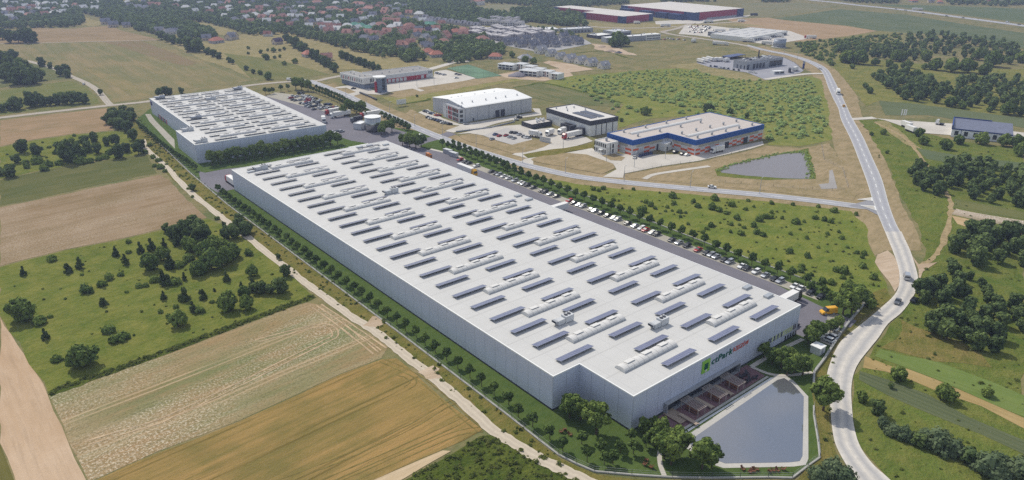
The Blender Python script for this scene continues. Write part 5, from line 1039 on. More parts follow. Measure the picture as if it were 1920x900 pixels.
fence('fence', 'fence on a pale plinth round the front lawn and pond', [S(*p) for p in fence_px[10:23]], pw=.45)
fence('fence', 'fence on a wide pale plinth between pond lawn and dusty road', [S(*p) for p in fence_px[23:]], pw=.6, ph=.7)
fence('fence', 'fence on a pale plinth behind the tree row right of the parked cars', [S(*p) for p in right_px], pw=.45)
fence('fence', 'tall wire fence round the teal sports pitch', [G(*p) for p in [(838,128),(878,121),(941,142),(895,148),(838,128)]], 5.0, 6, ph=0, rail=M_dark)
fence('fence', 'wire fence round the dry ground of the right hand pond', [G(*p) for p in [(1540,271),(1545,300),(1580,318),(1590,352),(1560,358),(1450,350),(1330,340)]], 1.5, 8, ph=0)
fence('fence', 'grey boundary fence in front of the orange and blue hall yard', [G(*p) for p in [(1170,327),(1240,313),(1310,303),(1400,283),(1420,278)]], 1.5, 6, ph=0)
fence('fence', 'dark hedge like fence beside the fire station office', [G(*p) for p in [(675,175),(690,181),(706,188)]], 1.6, 3, plinth=M_dark, pw=1.2, ph=1.2)
fence('fence', 'grey wall fence at the grey hall entrance', [G(*p) for p in [(855,248),(880,245),(920,240),(965,229)]], 1.4, 4, plinth=M_grey, pw=.4, ph=.8)
fence('fence', 'dark fence along the service yard', [G(*p) for p in [(1470,108),(1490,118),(1506,132)]], 2.0, 5, plinth=M_dark, pw=.2, ph=.3)
sg = thing('sign_wall', 'low pale wall beside the black and white hall car park', 'wall', (*G(1012,265), .1), pang((1012,265),(1032,269)))
m = MB(); a_, b_ = G(1012,265), G(1032,269); m.box(0, math.dist(a_, b_), -.2, .2, 0, 3); m.build('panel', M_lgrey, sg); m = MB(); m.box(-.1, math.dist(a_, b_)+.1, -.3, .3, 3.002, 3.2); m.build('coping', M_grey, sg)
# ---- street lamps, flags, totems
def lamp_proto():
    t = thing('street_lamp', '', 'street lamp')
    m = MB(); m.cyl(0, 0, 0, 8.2, .16, .09, 8); m.build('pole', M_gal, t); m = MB(); m.bar((0,0,8.15),(1.3,0,8.5),.06); m.build('arm', M_gal, t); m = MB(); m.box(1.1, 1.9, -.16, .16, 8.42, 8.56); m.build('lamp_head', M_lgrey, t); return Stock(t)
LP = lamp_proto()
for i, (px, py, w_) in enumerate([(649,182,'on the verge opposite the tree row'),(687,194,'before the fire station bank'),(731,213,'opposite the steel tank'),(778,239,'at the bend by the grey hall'),(830,256,'opposite the grey hall yard'),(893,276,'beside the brown grass island'),(980,306,'opposite the dry grass oval'),(1060,325,'below the dry grass oval'),(1170,340,'at the yard entrance'),(1294,352,'below the right hand pond'),(1424,364,'left of the junction')]):
    x, y = G(px, py); LP.put((x, y, .1), .9, f'slender street lamp on the curving road {w_}', None, 'street lamps on the curving road')
for i, (px, py, w_) in enumerate([(1137,303,'in front of the white office'),(1189,314,'left on the orange hall yard'),(1247,298,'in the middle of the orange hall yard'),(1056,279,'on the black and white hall yard'),(749,165,'left on the fire station forecourt'),(782,163,'middle of the fire station forecourt'),(814,159,'right on the fire station forecourt'),(1435,90,'left on the upper main road'),(1470,101,'middle on the upper main road'),(1495,112,'right on the upper main road')]):
    x, y = G(px, py); LP.put((x, y, .1), .9, f'slender yard lamp {w_}', None, 'yard lamps')
for i, px in enumerate((1687, 1691.5, 1695)):
    x, y = G(px, 226); t = thing('flag', f"white banner flag left of the blue roofed building, {('left','middle','right')[i]} of three", 'flag', (x, y, .1), .4)
    m = MB(); m.cyl(0, 0, 0, 8, .07, .05, 6); m.build('pole', M_gal, t); m = MB(); m.box(.06, 1.1, -.02, .02, 3.6, 7.8); m.build('cloth', M_wht, t)
x, y = G(1506, 129); t = thing('totem_sign', 'dark totem sign beside the service yard entrance', 'sign', (x, y, .1), .3)
m = MB(); m.box(-1, 1, -.3, .3, 0, 7); m.build('column', M_nb, t); m = MB(); m.box(-1.05, 1.05, -.35, .35, 4.8, 6.6); m.build('panel', M_grey, t)
bb = thing('billboard', 'white billboard in the small field left of the grey hall', 'billboard', (*G(753,199), 0), .6)
m = MB(); m.box(-4, 4, -.1, .1, 1.6, 5.2); m.build('board', M_wht, bb)
for s in (-3, 0, 3): m = MB(); m.box(s-.12, s+.12, -.1, .1, 0, 1.6); m.build('post', M_grey, bb)
# rubble and gravel heaps on the building site
def heap(px, py, r, h, mat, lab, cat='heap', nm='gravel_heap'):
    x, y = G(px, py); m = MB(); rings = []; rs_ = random.Random(px)
    for k_ in range(5): f = 1-k_/5; rings.append([(f*r*(1+.18*rs_.uniform(-1,1))*math.cos(a*.524), f*r*(1+.18*rs_.uniform(-1,1))*math.sin(a*.524), h*(1-f**1.3)) for a in range(12)])
    m.loft(rings); o = m.build(nm, mat, None, True); o.location = (x, y, 0); tag(o, lab, cat)
heap(972,142,10,4,flat('gravel', C(136,132,138), 1, 0, var=.3, scale=1), 'grey gravel heap on the building site')
heap(1144,96,7,2.6,flat('rubble', C(176,158,140), 1, 0, var=.4, scale=1), 'pale rubble heap behind the grey gabled row', nm='rubble_heap'); heap(1128,88,6,2,flat('rubble', C(176,158,140)), 'lower rubble heap left of the bigger one', nm='rubble_heap'); heap(1160,99,5,2,M_dark, 'dark debris heap right of the rubble', nm='rubble_heap')
# ============================================================= HOUSES
ROOFC = {'r': C(168,124,112), 'R': C(178,118,100), 'g': C(122,124,134), 'w': C(206,206,204), 'G': C(96,148,128), 'p': C(84,70,90), 'b': C(138,92,80), 'd': C(112,114,124), 'l': C(160,160,164)}
RN = {'r': 'red', 'R': 'orange red', 'g': 'grey', 'w': 'whitish', 'G': 'green', 'p': 'dark purple', 'b': 'brown', 'd': 'dark grey', 'l': 'light grey'}
WALLC = [flat('house_white', C(222,218,210), .9, .1), flat('house_cream', C(206,192,170), .9, .1), flat('house_grey', C(182,178,176), .9, .1)]
def gable(w, d, e, r, mat, wall, name='house', hip=False, dormer=False, nm='house'):
    t = thing(nm, '', 'house'); m = MB(); W, D = w/2, d/2
    if hip:
        m.box(-W, W, -D, D, 0, e); m.build('wall', wall, t); m = MB(); o = .6; k_ = W-D*.7
        m.add([(-W-o,-D-o,e),(W+o,-D-o,e),(W+o,D+o,e),(-W-o,D+o,e),(-k_,0,e+r),(k_,0,e+r)], [(0,1,5,4),(1,2,5),(2,3,4,5),(3,0,4),(0,3,2,1)])
    else:
        m.add([(-W,-D,0),(W,-D,0),(W,D,0),(-W,D,0),(-W,-D,e),(W,-D,e),(W,D,e),(-W,D,e),(-W,0,e+r),(W,0,e+r)], [(0,1,5,4),(1,2,6,9,5),(2,3,7,6),(3,0,4,8,7)]); m.build('wall', wall, t); m = MB(); o = .5; f = r/D
        m.add([(-W-o,-D-o,e-f*o),(W+o,-D-o,e-f*o),(W+o,0,e+r),(-W-o,0,e+r),(W+o,D+o,e-f*o),(-W-o,D+o,e-f*o)]+[(-W-o,-D-o,e-f*o+.3),(W+o,-D-o,e-f*o+.3),(W+o,0,e+r+.3),(-W-o,0,e+r+.3),(W+o,D+o,e-f*o+.3),(-W-o,D+o,e-f*o+.3)], [(6,7,8,9),(9,8,10,11),(0,3,2,1),(3,5,4,2),(0,1,7,6),(1,2,8,7),(2,4,10,8),(4,5,11,10),(5,3,9,11),(3,0,6,9)])
    if dormer: m.add([(-1.6,-D-.1,e),(1.6,-D-.1,e),(1.6,-D-.1,e+1.4),(0,-D-.1,e+r*.8),(-1.6,-D-.1,e+1.4),(0,0,e+r*.8)], [(0,1,2,3,4),(2,5,3),(4,3,5)])
    rf = m.build('roof', mat, t)
    c = MB(); c.box(W*.3, W*.3+.8, .3, 1.0, e+r*.5, e+r+1.1); c.build('chimney', M_grey, rf)
    for s in (-.55, .1, .6):
        q = MB(); q.box(W*s-.7, W*s+.7, -D-.05, -D, .9, 2.3); q.build('window', M_glass, t)
    q = MB(); q.box(-W-.05, -W, -.8, .8, .9+(2.8 if r > 2.5 else 0)*0, 2.4); q.build('window', M_glass, t)
    if e > 4.5:
        for s in (-.5, .5): q = MB(); q.box(W*s-.7, W*s+.7, -D-.05, -D, 3.6, 4.9); q.build('window', M_glass, t)
    return Stock(t)
HS = {}
def house(px, py, rc, where, big=False, rz=None, kind='gable', group='houses in the wooded village'):
    key = (rc, kind, big)
    if key not in HS:
        mat = flat('roof_tiles_'+RN[rc].replace(' ', '_'), ROOFC[rc], .8, .15, var=.15, scale=.3); w = {'gable': (13, 9.5, 4.2, 4.4), 'hip': (16, 12, 3.6, 4.2), 'block': (24, 13, 8, 4)}['block' if big else kind]
        HS[key] = gable(*w, mat, WALLC[(len(HS))%3], hip=(kind == 'hip' or big), dormer=(kind == 'gable'))
    x, y = G(px, py); rz = random.uniform(-.6, 1.4) if rz is None else rz
    o = HS[key].put((x, y, 0), rz, f"{RN[rc]} roofed house {where}", random.uniform(.76, .98), group); HP.append((x, y)); return o
HP = []
vz = [(520,'b',[(85,100)]),(520,'r',[(35,160),(820,172),(1225,112),(1600,215),(1820,240),(390,215),(75,272),(440,318),(640,215),(1640,275),(50,355),(190,398),(770,488),(1550,396),(1650,335),(1780,345),(1800,470),(1890,475),(1215,520),(1360,510),(1470,535),(1560,545),(1880,695),(700,215)]),(520,'g',[(165,155),(420,66),(840,138),(200,246),(780,276),(1440,622),(1310,592),(900,140)]),(520,'w',[(255,128),(525,240),(950,270),(1400,280),(905,472),(1820,405),(210,262)]),(520,'G',[(1160,390),(1250,405),(1360,440)]),(520,'R',[(1130,178),(1250,172),(1040,185)]),
      (740,'r',[(220,212),(700,365),(240,452),(620,456),(755,528),(120,695),(240,655),(1190,36),(1270,60),(1310,615),(10,255)]),(740,'w',[(370,226),(420,330),(50,405)]),(740,'g',[(100,300),(190,316),(320,286),(450,696),(510,730)]),(740,'G',[(500,380),(560,385)]),(740,'p',[(500,486)]),(740,'R',[(910,498),(490,800),(1510,866),(625,838),(610,452)]),
      (320,'r',[(75,110),(770,150),(590,206),(1340,142),(1235,188),(1120,220),(1640,160),(1680,270),(1380,282)]),(320,'w',[(905,176),(1505,200),(1130,292),(820,262),(370,182)]),(320,'g',[(545,590),(930,570),(900,585),(50,490)]),(320,'R',[(690,630)]),(320,'b',[(1460,530)]),(320,'p',[(1605,650)]),
      (0,'w',[(300,24),(100,54),(230,70),(380,106),(310,230),(590,156),(1000,55),(1250,136),(1440,146),(1450,54),(700,60)]),(0,'r',[(180,175),(430,242),(830,156),(1140,96),(480,120)]),(0,'g',[(215,310),(1590,350),(1900,396),(1700,395),(450,150),(1130,130)])]
hl = []
for ox, rc, ps in vz:
    for x, y in ps: hl.append((ox+x/8, y/8+1.5, rc))
hl += [(582,106,'R'),(613,113,'r'),(300,62,'g'),(318,64,'g'),(1780,2,'w'),(1712,4,'R'),(1745,5,'g'),(1762,6,'R'),(1850,5,'r'),(1880,4,'w')]
rv = random.Random(21)
def more(poly, n, cols):
    k_ = 0; t_ = 0
    while k_ < n and t_ < 4000:
        t_ += 1; p_ = (rv.uniform(min(q[0] for q in poly), max(q[0] for q in poly)), rv.uniform(min(q[1] for q in poly), max(q[1] for q in poly)))
        if inside(p_, poly) and all(abs(p_[0]-h_[0]) > 13 or abs(p_[1]-h_[1]) > 4.5 for h_ in hl): hl.append((round(p_[0], 1), round(p_[1], 1), rv.choice(cols))); k_ += 1
more([(560,6),(760,10),(800,36),(890,66),(840,84),(700,74),(600,58),(560,52)], 46, 'rrrggwwlb'); more([(160,6),(560,6),(560,48),(440,44),(330,16),(220,20)], 30, 'rwwgl'); more([(4,5),(150,8),(120,30),(10,36)], 14, 'wwgr')
hl.sort()
spec = {(582,106,'R'): 'white walled and standing alone in the dry field'}
for i, (px, py, rc) in enumerate(hl):
    same = [h_ for h_ in hl if h_[2] == rc]; j = same.index((px, py, rc))+1
    w_ = spec.get((px, py, rc)) or f"in the wooded village, {nth(j)} {RN[rc]} roof from the left"
    house(px, py, rc, w_, big=(py < 24 and rc in 'rR' and i % 9 == 0), kind='hip' if rc in 'RG' or i % 4 == 0 else 'gable')
# red-white striped terrace in the village
for i in range(4): house(520+(650+60*i)/8, (405+9*i)/8+1.5, 'r', f'in the short white gabled terrace of the village, {nth(i+1)} from the left', rz=.9, kind='gable', group='short gabled terrace')
# gabled rows of the estate
ga = pang((1033,104),(1132,128))
for i, (px, py) in enumerate([(1014,100),(1033,105),(1051,110),(1069,116),(1089,119),(1108,123),(1132,128)]): house(px, py, 'l', f'in the front row of the gabled estate, {nth(i+1)} from the left', rz=ga+math.pi/2+.1, group='front gabled row')
for i, (px, py) in enumerate(sorted([(950,84),(965,81),(976,88),(986,77),(998,87),(1001,91),(1009,75),(1017,81),(1020,88),(1030,76),(1036,80),(1041,88),(1060,85),(1057,72),(1075,77),(1083,83)])): house(px, py, 'd', f'in the dark gabled cluster of the estate, {nth(i+1)} from the left', rz=.55 if i%2 else .6, group='dark gabled cluster')
for i in range(9): house(799+i*12, 38+i*1.7, 'd', f'in the gabled row below the far wood, {nth(i+1)} from the left', rz=ga+.2, group='grey gabled row below the wood')
house(985,114,'l','with hipped roof beside the front gabled row', kind='hip', rz=.3)
# flat terraces
def flat_proto(wall, roofm, h, w=7.5, d=11):
    t = thing('terraced_house', '', 'house'); m = MB(); m.box(-w/2, w/2, -d/2, d/2, 0, h-.4); m.build('wall', wall, t)
    m = MB(); m.box(-w/2-.05, w/2+.05, -d/2, d/2*.3, h-.4, h); m.box(-w/2, w/2, d/2*.3, d/2, h-.4, h+.8); m.build('roof', roofm, t)
    for z in (.4, 3.3) if h > 5 else (.4,):
        for s in (-.26, .26): q = MB(); q.box(w*s-1.0, w*s+1.0, -d/2-.06, -d/2, z, z+2.0); q.build('window', M_glass, t)
        for s in (-.25, .25): q = MB(); q.box(-w/2-.06, -w/2, d*s-.7, d*s+.7, z+.6, z+2.0); q.build('window', M_glass, t)
    return Stock(t)
FP = flat_proto(flat('terrace_grey', C(176,170,170), .9, .1), flat('terrace_roof', C(196,192,192), .8, .1), 6.6)
FW = flat_proto(flat('terrace_white', C(212,208,204), .9, .1), flat('terrace_roof_grey', C(164,162,166), .8, .1), 8.0, 7.5, 10)
def rowof(stock, a, b, n, lab, grp):
    p, q = Vector(G(*a)), Vector(G(*b)); ang = math.atan2((q-p).y, (q-p).x); st = (q-p).length/max(1, n-1)
    for i in range(n):
        c = p.lerp(q, i/(n-1)); c += Vector((math.sin(ang), -math.cos(ang)))*((i%3)-1)*1.1; stock.put((c.x, c.y, 0), ang, f'{lab}, {nth(i+1)} from the left', (st/7.5*.94, 1, random.uniform(.85, 1.12)), grp)
rowof(FP, (884,66), (948,78), 11, 'grey flat roofed terraced house in the nearest terrace', 'nearest flat terrace')
rowof(FP, (888,59), (972,74), 13, 'grey flat roofed terraced house in the second terrace', 'second flat terrace')
rowof(FP, (928,57), (1000,70), 11, 'grey flat roofed terraced house in the third terrace', 'third flat terrace')
rowof(FP, (975,59), (1032,69), 9, 'grey flat roofed terraced house in the rear terrace', 'rear flat terrace')
rowof(FW, (898,46), (978,51), 12, 'white gabled terraced house in the front white terrace', 'front white terrace'); rowof(FW, (922,41), (968,44), 7, 'white terraced house in the rear white terrace', 'rear white terrace')
# unfinished white blocks on the building site
for args, lab in [(((962,122),(963,132),(974,119),(939,117.5)), 'white shell block of flats with balconies'), (((1007,134),(1007.5,144.5),(1020,130),(984,127.5)), 'white shell block with balconies nearest the field')]:
    t, la, lb, h = bl('apartment_block', lab, 'apartment block', *args); la = max(la, 9); shell(t, la, lb, h, M_wht, M_lgrey, .3)
    for fl in range(2):
        wins(t, 'b', [(lb*(.04+.24*j), lb*(.04+.24*j)+lb*.18, .4+fl*h*.48, fl*h*.48+h*.38) for j in range(4)], M_glass)
        m = MB(); m.box(-1.4, 0, .3, lb-.3, h*.46*(fl+1)-.1, h*.46*(fl+1)+.15); m.build('balcony', M_trim, t)
for i in range(5):
    px, py = 981+i*16.2, 121+i*4.6
    t, la, lb, h = bl('row_house', f'white cube shell house in the staggered row, {nth(i+1)} from the left', 'house', (px, py), (px, py+10.5), (px+12, py-3), (px-12, py-3.4)); t['group'] = 'staggered white shell houses'
    shell(t, la, lb, h, M_wht, M_lgrey, .3); wins(t, 'b', [(lb*(.1+.4*j), lb*(.1+.4*j)+1.4, h*f, h*f+1.7) for j in range(2) for f in (.1, .6)], M_glass); wins(t, 'b', [(lb*.36, lb*.46, 0, h*.95)], flat('brick_infill', C(140,108,100), .9, .1), 'brick_infill')
# ============================================================= VEGETATION
LF = {'street': leafmat('street_tree_leaves', C(74,95,55), C(114,133,70)), 'big': leafmat('broadleaf_leaves', C(83,106,57), C(131,147,78)), 'wood': leafmat('woodland_leaves', C(74,93,63), C(117,133,80)),
      'con': leafmat('conifer_needles', C(66,81,53), C(94,108,63)), 'bush': leafmat('bush_leaves', C(83,106,60), C(135,151,78)), 'olive': leafmat('silvery_leaves', C(84,102,74), C(116,130,96)), 'far': leafmat('far_wood_leaves', C(79,97,68), C(125,141,87), .15, .05), 'shrub': leafmat('young_shrub_leaves', C(156,179,112), C(191,206,134), .4)}
M_bark = flat('bark', C(92,80,66), 1, 0, var=.2, scale=2)
def ico(n=1):
    t = (1+5**.5)/2; v = [(-1,t,0),(1,t,0),(-1,-t,0),(1,-t,0),(0,-1,t),(0,1,t),(0,-1,-t),(0,1,-t),(t,0,-1),(t,0,1),(-t,0,-1),(-t,0,1)]
    f = [(0,11,5),(0,5,1),(0,1,7),(0,7,10),(0,10,11),(1,5,9),(5,11,4),(11,10,2),(10,7,6),(7,1,8),(3,9,4),(3,4,2),(3,2,6),(3,6,8),(3,8,9),(4,9,5),(2,4,11),(6,2,10),(8,6,7),(9,8,1)]
    v = [Vector(p).normalized() for p in v]
    for _ in range(n-1):
        c = {}; nf = []
        def mid(a, b):
            k_ = (min(a,b), max(a,b))
            if k_ not in c: v.append((v[a]+v[b]).normalized()); c[k_] = len(v)-1
            return c[k_]
        for a, b, d in f: x, y, z = mid(a,b), mid(b,d), mid(d,a); nf += [(a,x,z),(b,y,x),(d,z,y),(x,y,z)]
        f = nf
    return np.array([tuple(p) for p in v]), f
ICO1, ICOF1 = ico(1); ICO2, ICOF2 = ico(2)
def crown(seed, rx, rz, zc, nb, nl, ls, shape='round', core=.72, jit=.28):
    """leaf clumps spread over lobes of an uneven crown; returns arrays (verts, faces)"""
    R = np.random.RandomState(seed); V = []; Fc = []; lobes = []
    if shape == 'round': lobes += [(np.array([0, 0, zc]), min(rx, rz)*.72), (np.array([0, 0, zc+rz*.35]), min(rx, rz)*.55)]
    if shape == 'bush': lobes += [(np.array([0, 0, rz*.8]), rx*.7)]
    for i in range(nb):
        d = R.normal(size=3); d /= np.linalg.norm(d); k_ = R.uniform(.35, .8)
        if shape == 'cone':
            h = R.uniform(0, 1); a = R.uniform(0, 6.28); w = (1-h)*.75; c = np.array([math.cos(a)*rx*w, math.sin(a)*rx*w, zc-rz+2*rz*h*.95]); r = rx*(.22+.45*(1-h))
        elif shape == 'bush':
            d[2] = abs(d[2]); c = np.array([d[0]*rx*k_, d[1]*rx*k_, zc-rz+rz*(.25+d[2]*k_*1.2)]); r = rx*R.uniform(.3, .55)
        else: k_ = R.uniform(.5, .78); c = np.array([d[0]*rx*k_, d[1]*rx*k_, zc+d[2]*rz*k_]); r = (rx+rz)/2*R.uniform(.24, .4)
        lobes.append((c, r))
    off = 0
    for c, r in lobes:                            # solid heart of each lobe
        p = ICO1*(r*core)*(1+R.uniform(-.18, .18, (12, 1)))+c; p[:, 2] = np.maximum(p[:, 2], .05); V.append(p); Fc += [tuple(i+off for i in f) for f in ICOF1]; off += 12
    per = max(3, nl//nb)
    for c, r in lobes:
        d = R.normal(size=(per, 3)); d /= np.linalg.norm(d, axis=1)[:, None]
        pos = c+d*r*R.uniform(.75, 1.12, (per, 1)); nrm = d+R.normal(size=(per, 3))*jit; nrm /= np.linalg.norm(nrm, axis=1)[:, None]
        t = np.cross(nrm, R.normal(size=(per, 3))); t /= np.linalg.norm(t, axis=1)[:, None]+1e-6; b = np.cross(nrm, t); s = ls*R.uniform(.6, 1.35, (per, 1))
        q = np.stack([pos-t*s-b*s*.6, pos+t*s-b*s*.7, pos+t*s*.8+b*s, pos-t*s*.7+b*s*.8], 1).reshape(-1, 3); q[:, 2] = np.maximum(q[:, 2], .05); V.append(q)
        Fc += [(off+4*i, off+4*i+1, off+4*i+2, off+4*i+3) for i in range(per)]; off += 4*per
    return np.concatenate(V), Fc
def trunk_mb(h, r, limbs=4, seed=0, spread=1.0):
    m = MB(); m.cyl(0, 0, 0, h, r, r*.55, 7); R = random.Random(seed)
    for i in range(limbs):
        a = i*6.28/limbs+R.uniform(-.4, .4); z = h*R.uniform(.6, .98); m.bar((0, 0, z), (spread*math.cos(a), spread*math.sin(a), z+spread*R.uniform(.6, 1.3)), r*.45, 0, r*.12)
    return m
def tree_proto(name, cat, seed, leaf, args, th, tr, parts=True, spread=1.0):
    v, f = crown(seed, *args)
    if parts:
        t = thing(name, '', cat); trunk_mb(th, tr, 4, seed, spread).build('trunk', M_bark, t)
        m = MB(); m.v = [tuple(p) for p in v]; m.f = f; m.m = [0]*len(f); m.build('crown', LF[leaf], t)
    else:
        m = MB(); m.add([tuple(p) for p in v], f, 0)
        if th: q = trunk_mb(th, tr, 3, seed, spread); m.add(q.v, q.f, 1)
        t = m.build(name, [LF[leaf], M_bark]); tag(t, '', cat)
    return Stock(t)
ST = [tree_proto('street_tree', 'tree', 10+i, 'street', (1.45, 1.25, 2.75, 13, 620, .20), 1.9, .11, True, .8) for i in range(4)]
BT = [tree_proto('broadleaf_tree', 'tree', 20+i, 'big', (3.4, 3.3, 5.4, 22, 1700, .33), 3.4, .3, True, 2.0) for i in range(4)]
WT = [tree_proto('woodland_tree', 'tree', 30+i, 'wood', (3.6, 4.3, 4.3, 20, 800, .5), 2.0, .28, True, 1.8) for i in range(6)]
CT = [tree_proto('conifer', 'conifer', 40+i, 'con', (1.7, 2.9, 3.0, 20, 420, .32, 'cone'), 1.2, .16, True, .4) for i in range(3)]
BU = [tree_proto('bush', 'bush', 50+i, 'bush', (1.7, 1.3, 1.3, 10, 300, .28, 'bush'), 0, .1, False) for i in range(4)]
OB = [tree_proto('silvery_bush', 'bush', 60+i, 'olive', (2.6, 2.2, 2.2, 18, 1300, .2, 'bush'), 0, .1, False) for i in range(2)]
SB = [tree_proto('shrub', 'shrub', 70+i, 'shrub', (1.9, 1.5, 1.4, 8, 150, .42, 'bush'), 0, .1, False) for i in range(3)]
RT = [tree_proto('round_tree', 'tree', 80+i, 'bush', (3.4, 3.2, 3.0, 28, 1500, .34), .6, .3, True, 1.2) for i in range(2)]
def width(s):
    ms = [o for o in [s.r]+list(s.r.children) if o.type == 'MESH' and (o.name.startswith('crown') or o is s.r)]
    xs = np.array([v.co[:2] for v in ms[0].data.vertices]); return float(np.mean(xs.max(0)-xs.min(0)))*.95
WID = {id(l): sum(width(s) for s in l)/len(l) for l in (ST, BT, WT, CT, BU, OB, SB, RT)}
def put(stock, x, y, s, label, group=None, sz=None, i=None):
    st = random.choice(stock) if i is None else stock[i % len(stock)]; f = random.uniform(.93, 1.07)
    return st.put((x, y, 0), random.uniform(0, 6.28), label, (s*f, s*f, (sz or s)*random.uniform(.94, 1.08)), group)
# --- planted rows of the park
left = [(-7.8, u) for u in np.arange(29.3, 262, 5.95)]+[(-9, 23.5), (-9, 17.5), (-9, 11.4), (-9.3, 5.5)]
left.sort(key=lambda p: p[1])
for i, (v, u) in enumerate(left):
    if 262 < u < 300: continue
    p = S(v+random.uniform(-.3,.3), u+random.uniform(-.3,.3)); put(ST, *p, 1.15, f'round lawn tree in the row along the left fence, {nth(i+1)} from the front', 'lawn trees along the left fence')
for i, u in enumerate(np.arange(306, 440, 5.6)):
    p = S(-4.5-1.5*math.sin((u-306)/134*3.14)+(u-306)*.02, u); put(ST, *p, 1.05, f'round tree in the row left of the second warehouse, {nth(i+1)} from the near end', 'trees left of the second warehouse')
for i, (v, u) in enumerate([(-3.7,4.6),(-7.5,-1.2),(-2.5,-1.1),(-5.0,-4.6),(-3.2,-5.8),(.8,-4.5),(6.4,-3),(3.6,-6.4),(8,-6.7)]):
    p = S(v, u); put(ST, *p, 1.05, f'round lawn tree on the front lawn below the notch, {nth(i+1)} counted towards the pond', 'lawn trees below the notch')
for i, (px, py) in enumerate(sorted([(20,230),(190,290),(365,360),(565,440),(750,515),(945,580),(1150,650),(1370,740),(1580,830)])): 
    p = S(124.5, L(1340+px/8, 430+py/8, 3)[1]); put(ST, *p, 1.35, f'round tree in the near half row behind the parked cars, {nth(i+1)} from its middle', 'trees behind the parked cars')
for i, u in enumerate(np.arange(64, 262, 5.95)):
    p = S(125.8+(u > 200)*2, u); put(ST, *p, 1.4, f'round tree in the far half row behind the parked cars, {nth(i+1)} from its middle', 'trees behind the parked cars')
for i, u in enumerate(np.arange(190, 262, 6.3)):
    p = S(131+(u-190)*.06, u); put(ST, *p, 1.05, f'round tree in the second rank beside the curving road, {nth(i+1)} from the near end', 'second rank of trees by the road')
for i, (v, u) in enumerate([(121,8.5),(118.5,4.5),(121.5,13.5)]): p = S(v, u); put(ST, *p, 1.1, f'round tree near the yellow box truck, {nth(i+1)} of three', 'trees by the yellow truck')
rl = smooth([G(*p) for p in [(585,165),(615,178),(650,196),(692,218),(712,230)]], 8)
def along(pts, step):
    out = []; acc = 0
    for i in range(1, len(pts)):
        a, b = Vector(pts[i-1]), Vector(pts[i]); d = (b-a).length
        while acc < d: out.append(a.lerp(b, acc/d)); acc += step
        acc -= d
    return out
for r_, (dx, pts) in enumerate([(0, [(583,171),(615,184),(650,201),(690,223)]), (1, [(594,169),(625,181),(660,199),(698,220)])]):
    for i, p in enumerate(along(smooth([G(*q) for q in pts], 6), 6)): put(ST, p.x, p.y, 1.15, f"round tree in the {('inner','outer')[r_]} rank along the rear car park, {nth(i+1)} from its far end", 'double rank by the rear car park')
for r_, pts in enumerate([[(716,220),(745,232),(775,248)], [(722,226),(748,238),(770,250)]]):
    for i, p in enumerate(along(smooth([G(*q) for q in pts], 6), 6.4)): put(ST, p.x, p.y, 1.15, f"round tree in the {('outer','inner')[r_]} rank right of the steel tank, {nth(i+1)} from the tank", 'trees right of the steel tank')
for i, (px, py) in enumerate([(498,177),(505,177),(512,176),(527,172),(540,170)]): x, y = G(px, py); put(ST, x, y, 1.4, f'tree at the far end of the rear car park, {nth(i+1)} from the left', 'trees at the far end of the car park')
# --- bigger planted trees
for px, py, s, lab in [(1068,784,.95,'leafy tree in the notch, nearest the wall'),(1088,788,.8,'leafy tree in the notch, right behind the nearest'),(1118,815,1.15,'largest leafy tree in front of the notch'),
    (1207,815,.62,'dark leafy tree at the front corner, left one'),(1228,812,.6,'dark leafy tree at the front corner, middle one'),(1240,826,.75,'leafy tree between front corner and pond'),(1225,835,.6,'small leafy tree before the front corner'),
    (1245,860,.95,'leafy tree at the pond corner, left of the pair'),(1272,858,1.05,'leafy tree at the pond corner, right of the pair'),(1258,872,.9,'leafy tree at the pond corner, nearest the fence'),(1316,880,1.0,'leafy tree standing against the lower left edge of the pond'),(1334,878,.75,'smaller leafy tree against the lower left edge of the pond'),
    (1432,672,.62,'leafy tree under the strip windows, first from the left'),(1447,684,.7,'leafy tree under the strip windows, second from the left'),(1464,690,.8,'leafy tree under the strip windows, third from the left'),(1480,680,.6,'leafy tree under the strip windows, fourth from the left'),(1488,700,.85,'leafy tree beside the white kiosk, left'),(1505,703,.8,'leafy tree beside the white kiosk, right'),(1475,705,.7,'leafy tree between strip windows and pond'),
    (1515,645,.75,'leafy tree between gateway and front wall, first'),(1527,636,.8,'leafy tree between gateway and front wall, second'),(1540,632,.62,'leafy tree between gateway and front wall, third'),(1556,624,.62,'leafy tree between gateway and front wall, fourth'),(1570,616,.55,'leafy tree by the gateway'),(1522,650,.8,'leafy tree beside the hidden bays'),
    (1580,590,1.1,'tall tree beside the yellow box truck, left'),(1596,588,1.2,'tall tree beside the yellow box truck, middle'),(1606,575,1.0,'tall tree beside the yellow box truck, right'),(1585,570,.9,'tall tree behind the yellow box truck'),
    (1543,770,1.25,'broad dark tree overhanging the dusty road right of the pond'),
    (768,277,1.1,'dense tree behind the far right roof corner, left'),(780,279,1.15,'dense tree behind the far right roof corner, middle'),(755,273,.9,'dense tree behind the far right roof corner, nearest the roof'),(790,276,.9,'dense tree behind the far right roof corner, right'),
    (722,250,1.0,'leafy tree right beside the steel tank'),(735,247,1.0,'leafy tree second from the steel tank'),(715,254,.8,'leafy tree at the foot of the steel tank'),
    (555,168,1.2,'leafy tree at the road bend, first from the left'),(566,170,1.3,'leafy tree at the road bend, second from the left'),(578,171,1.1,'leafy tree at the road bend, third from the left'),
    (655,213,1.1,'leafy tree by the parked lorries, left'),(668,212,1.0,'leafy tree by the parked lorries, middle'),(680,210,1.0,'leafy tree by the parked lorries, right'),(645,217,.9,'leafy tree at the lorry fronts')]:
    x, y = G(px, py); put(BT, x, y, s, lab)
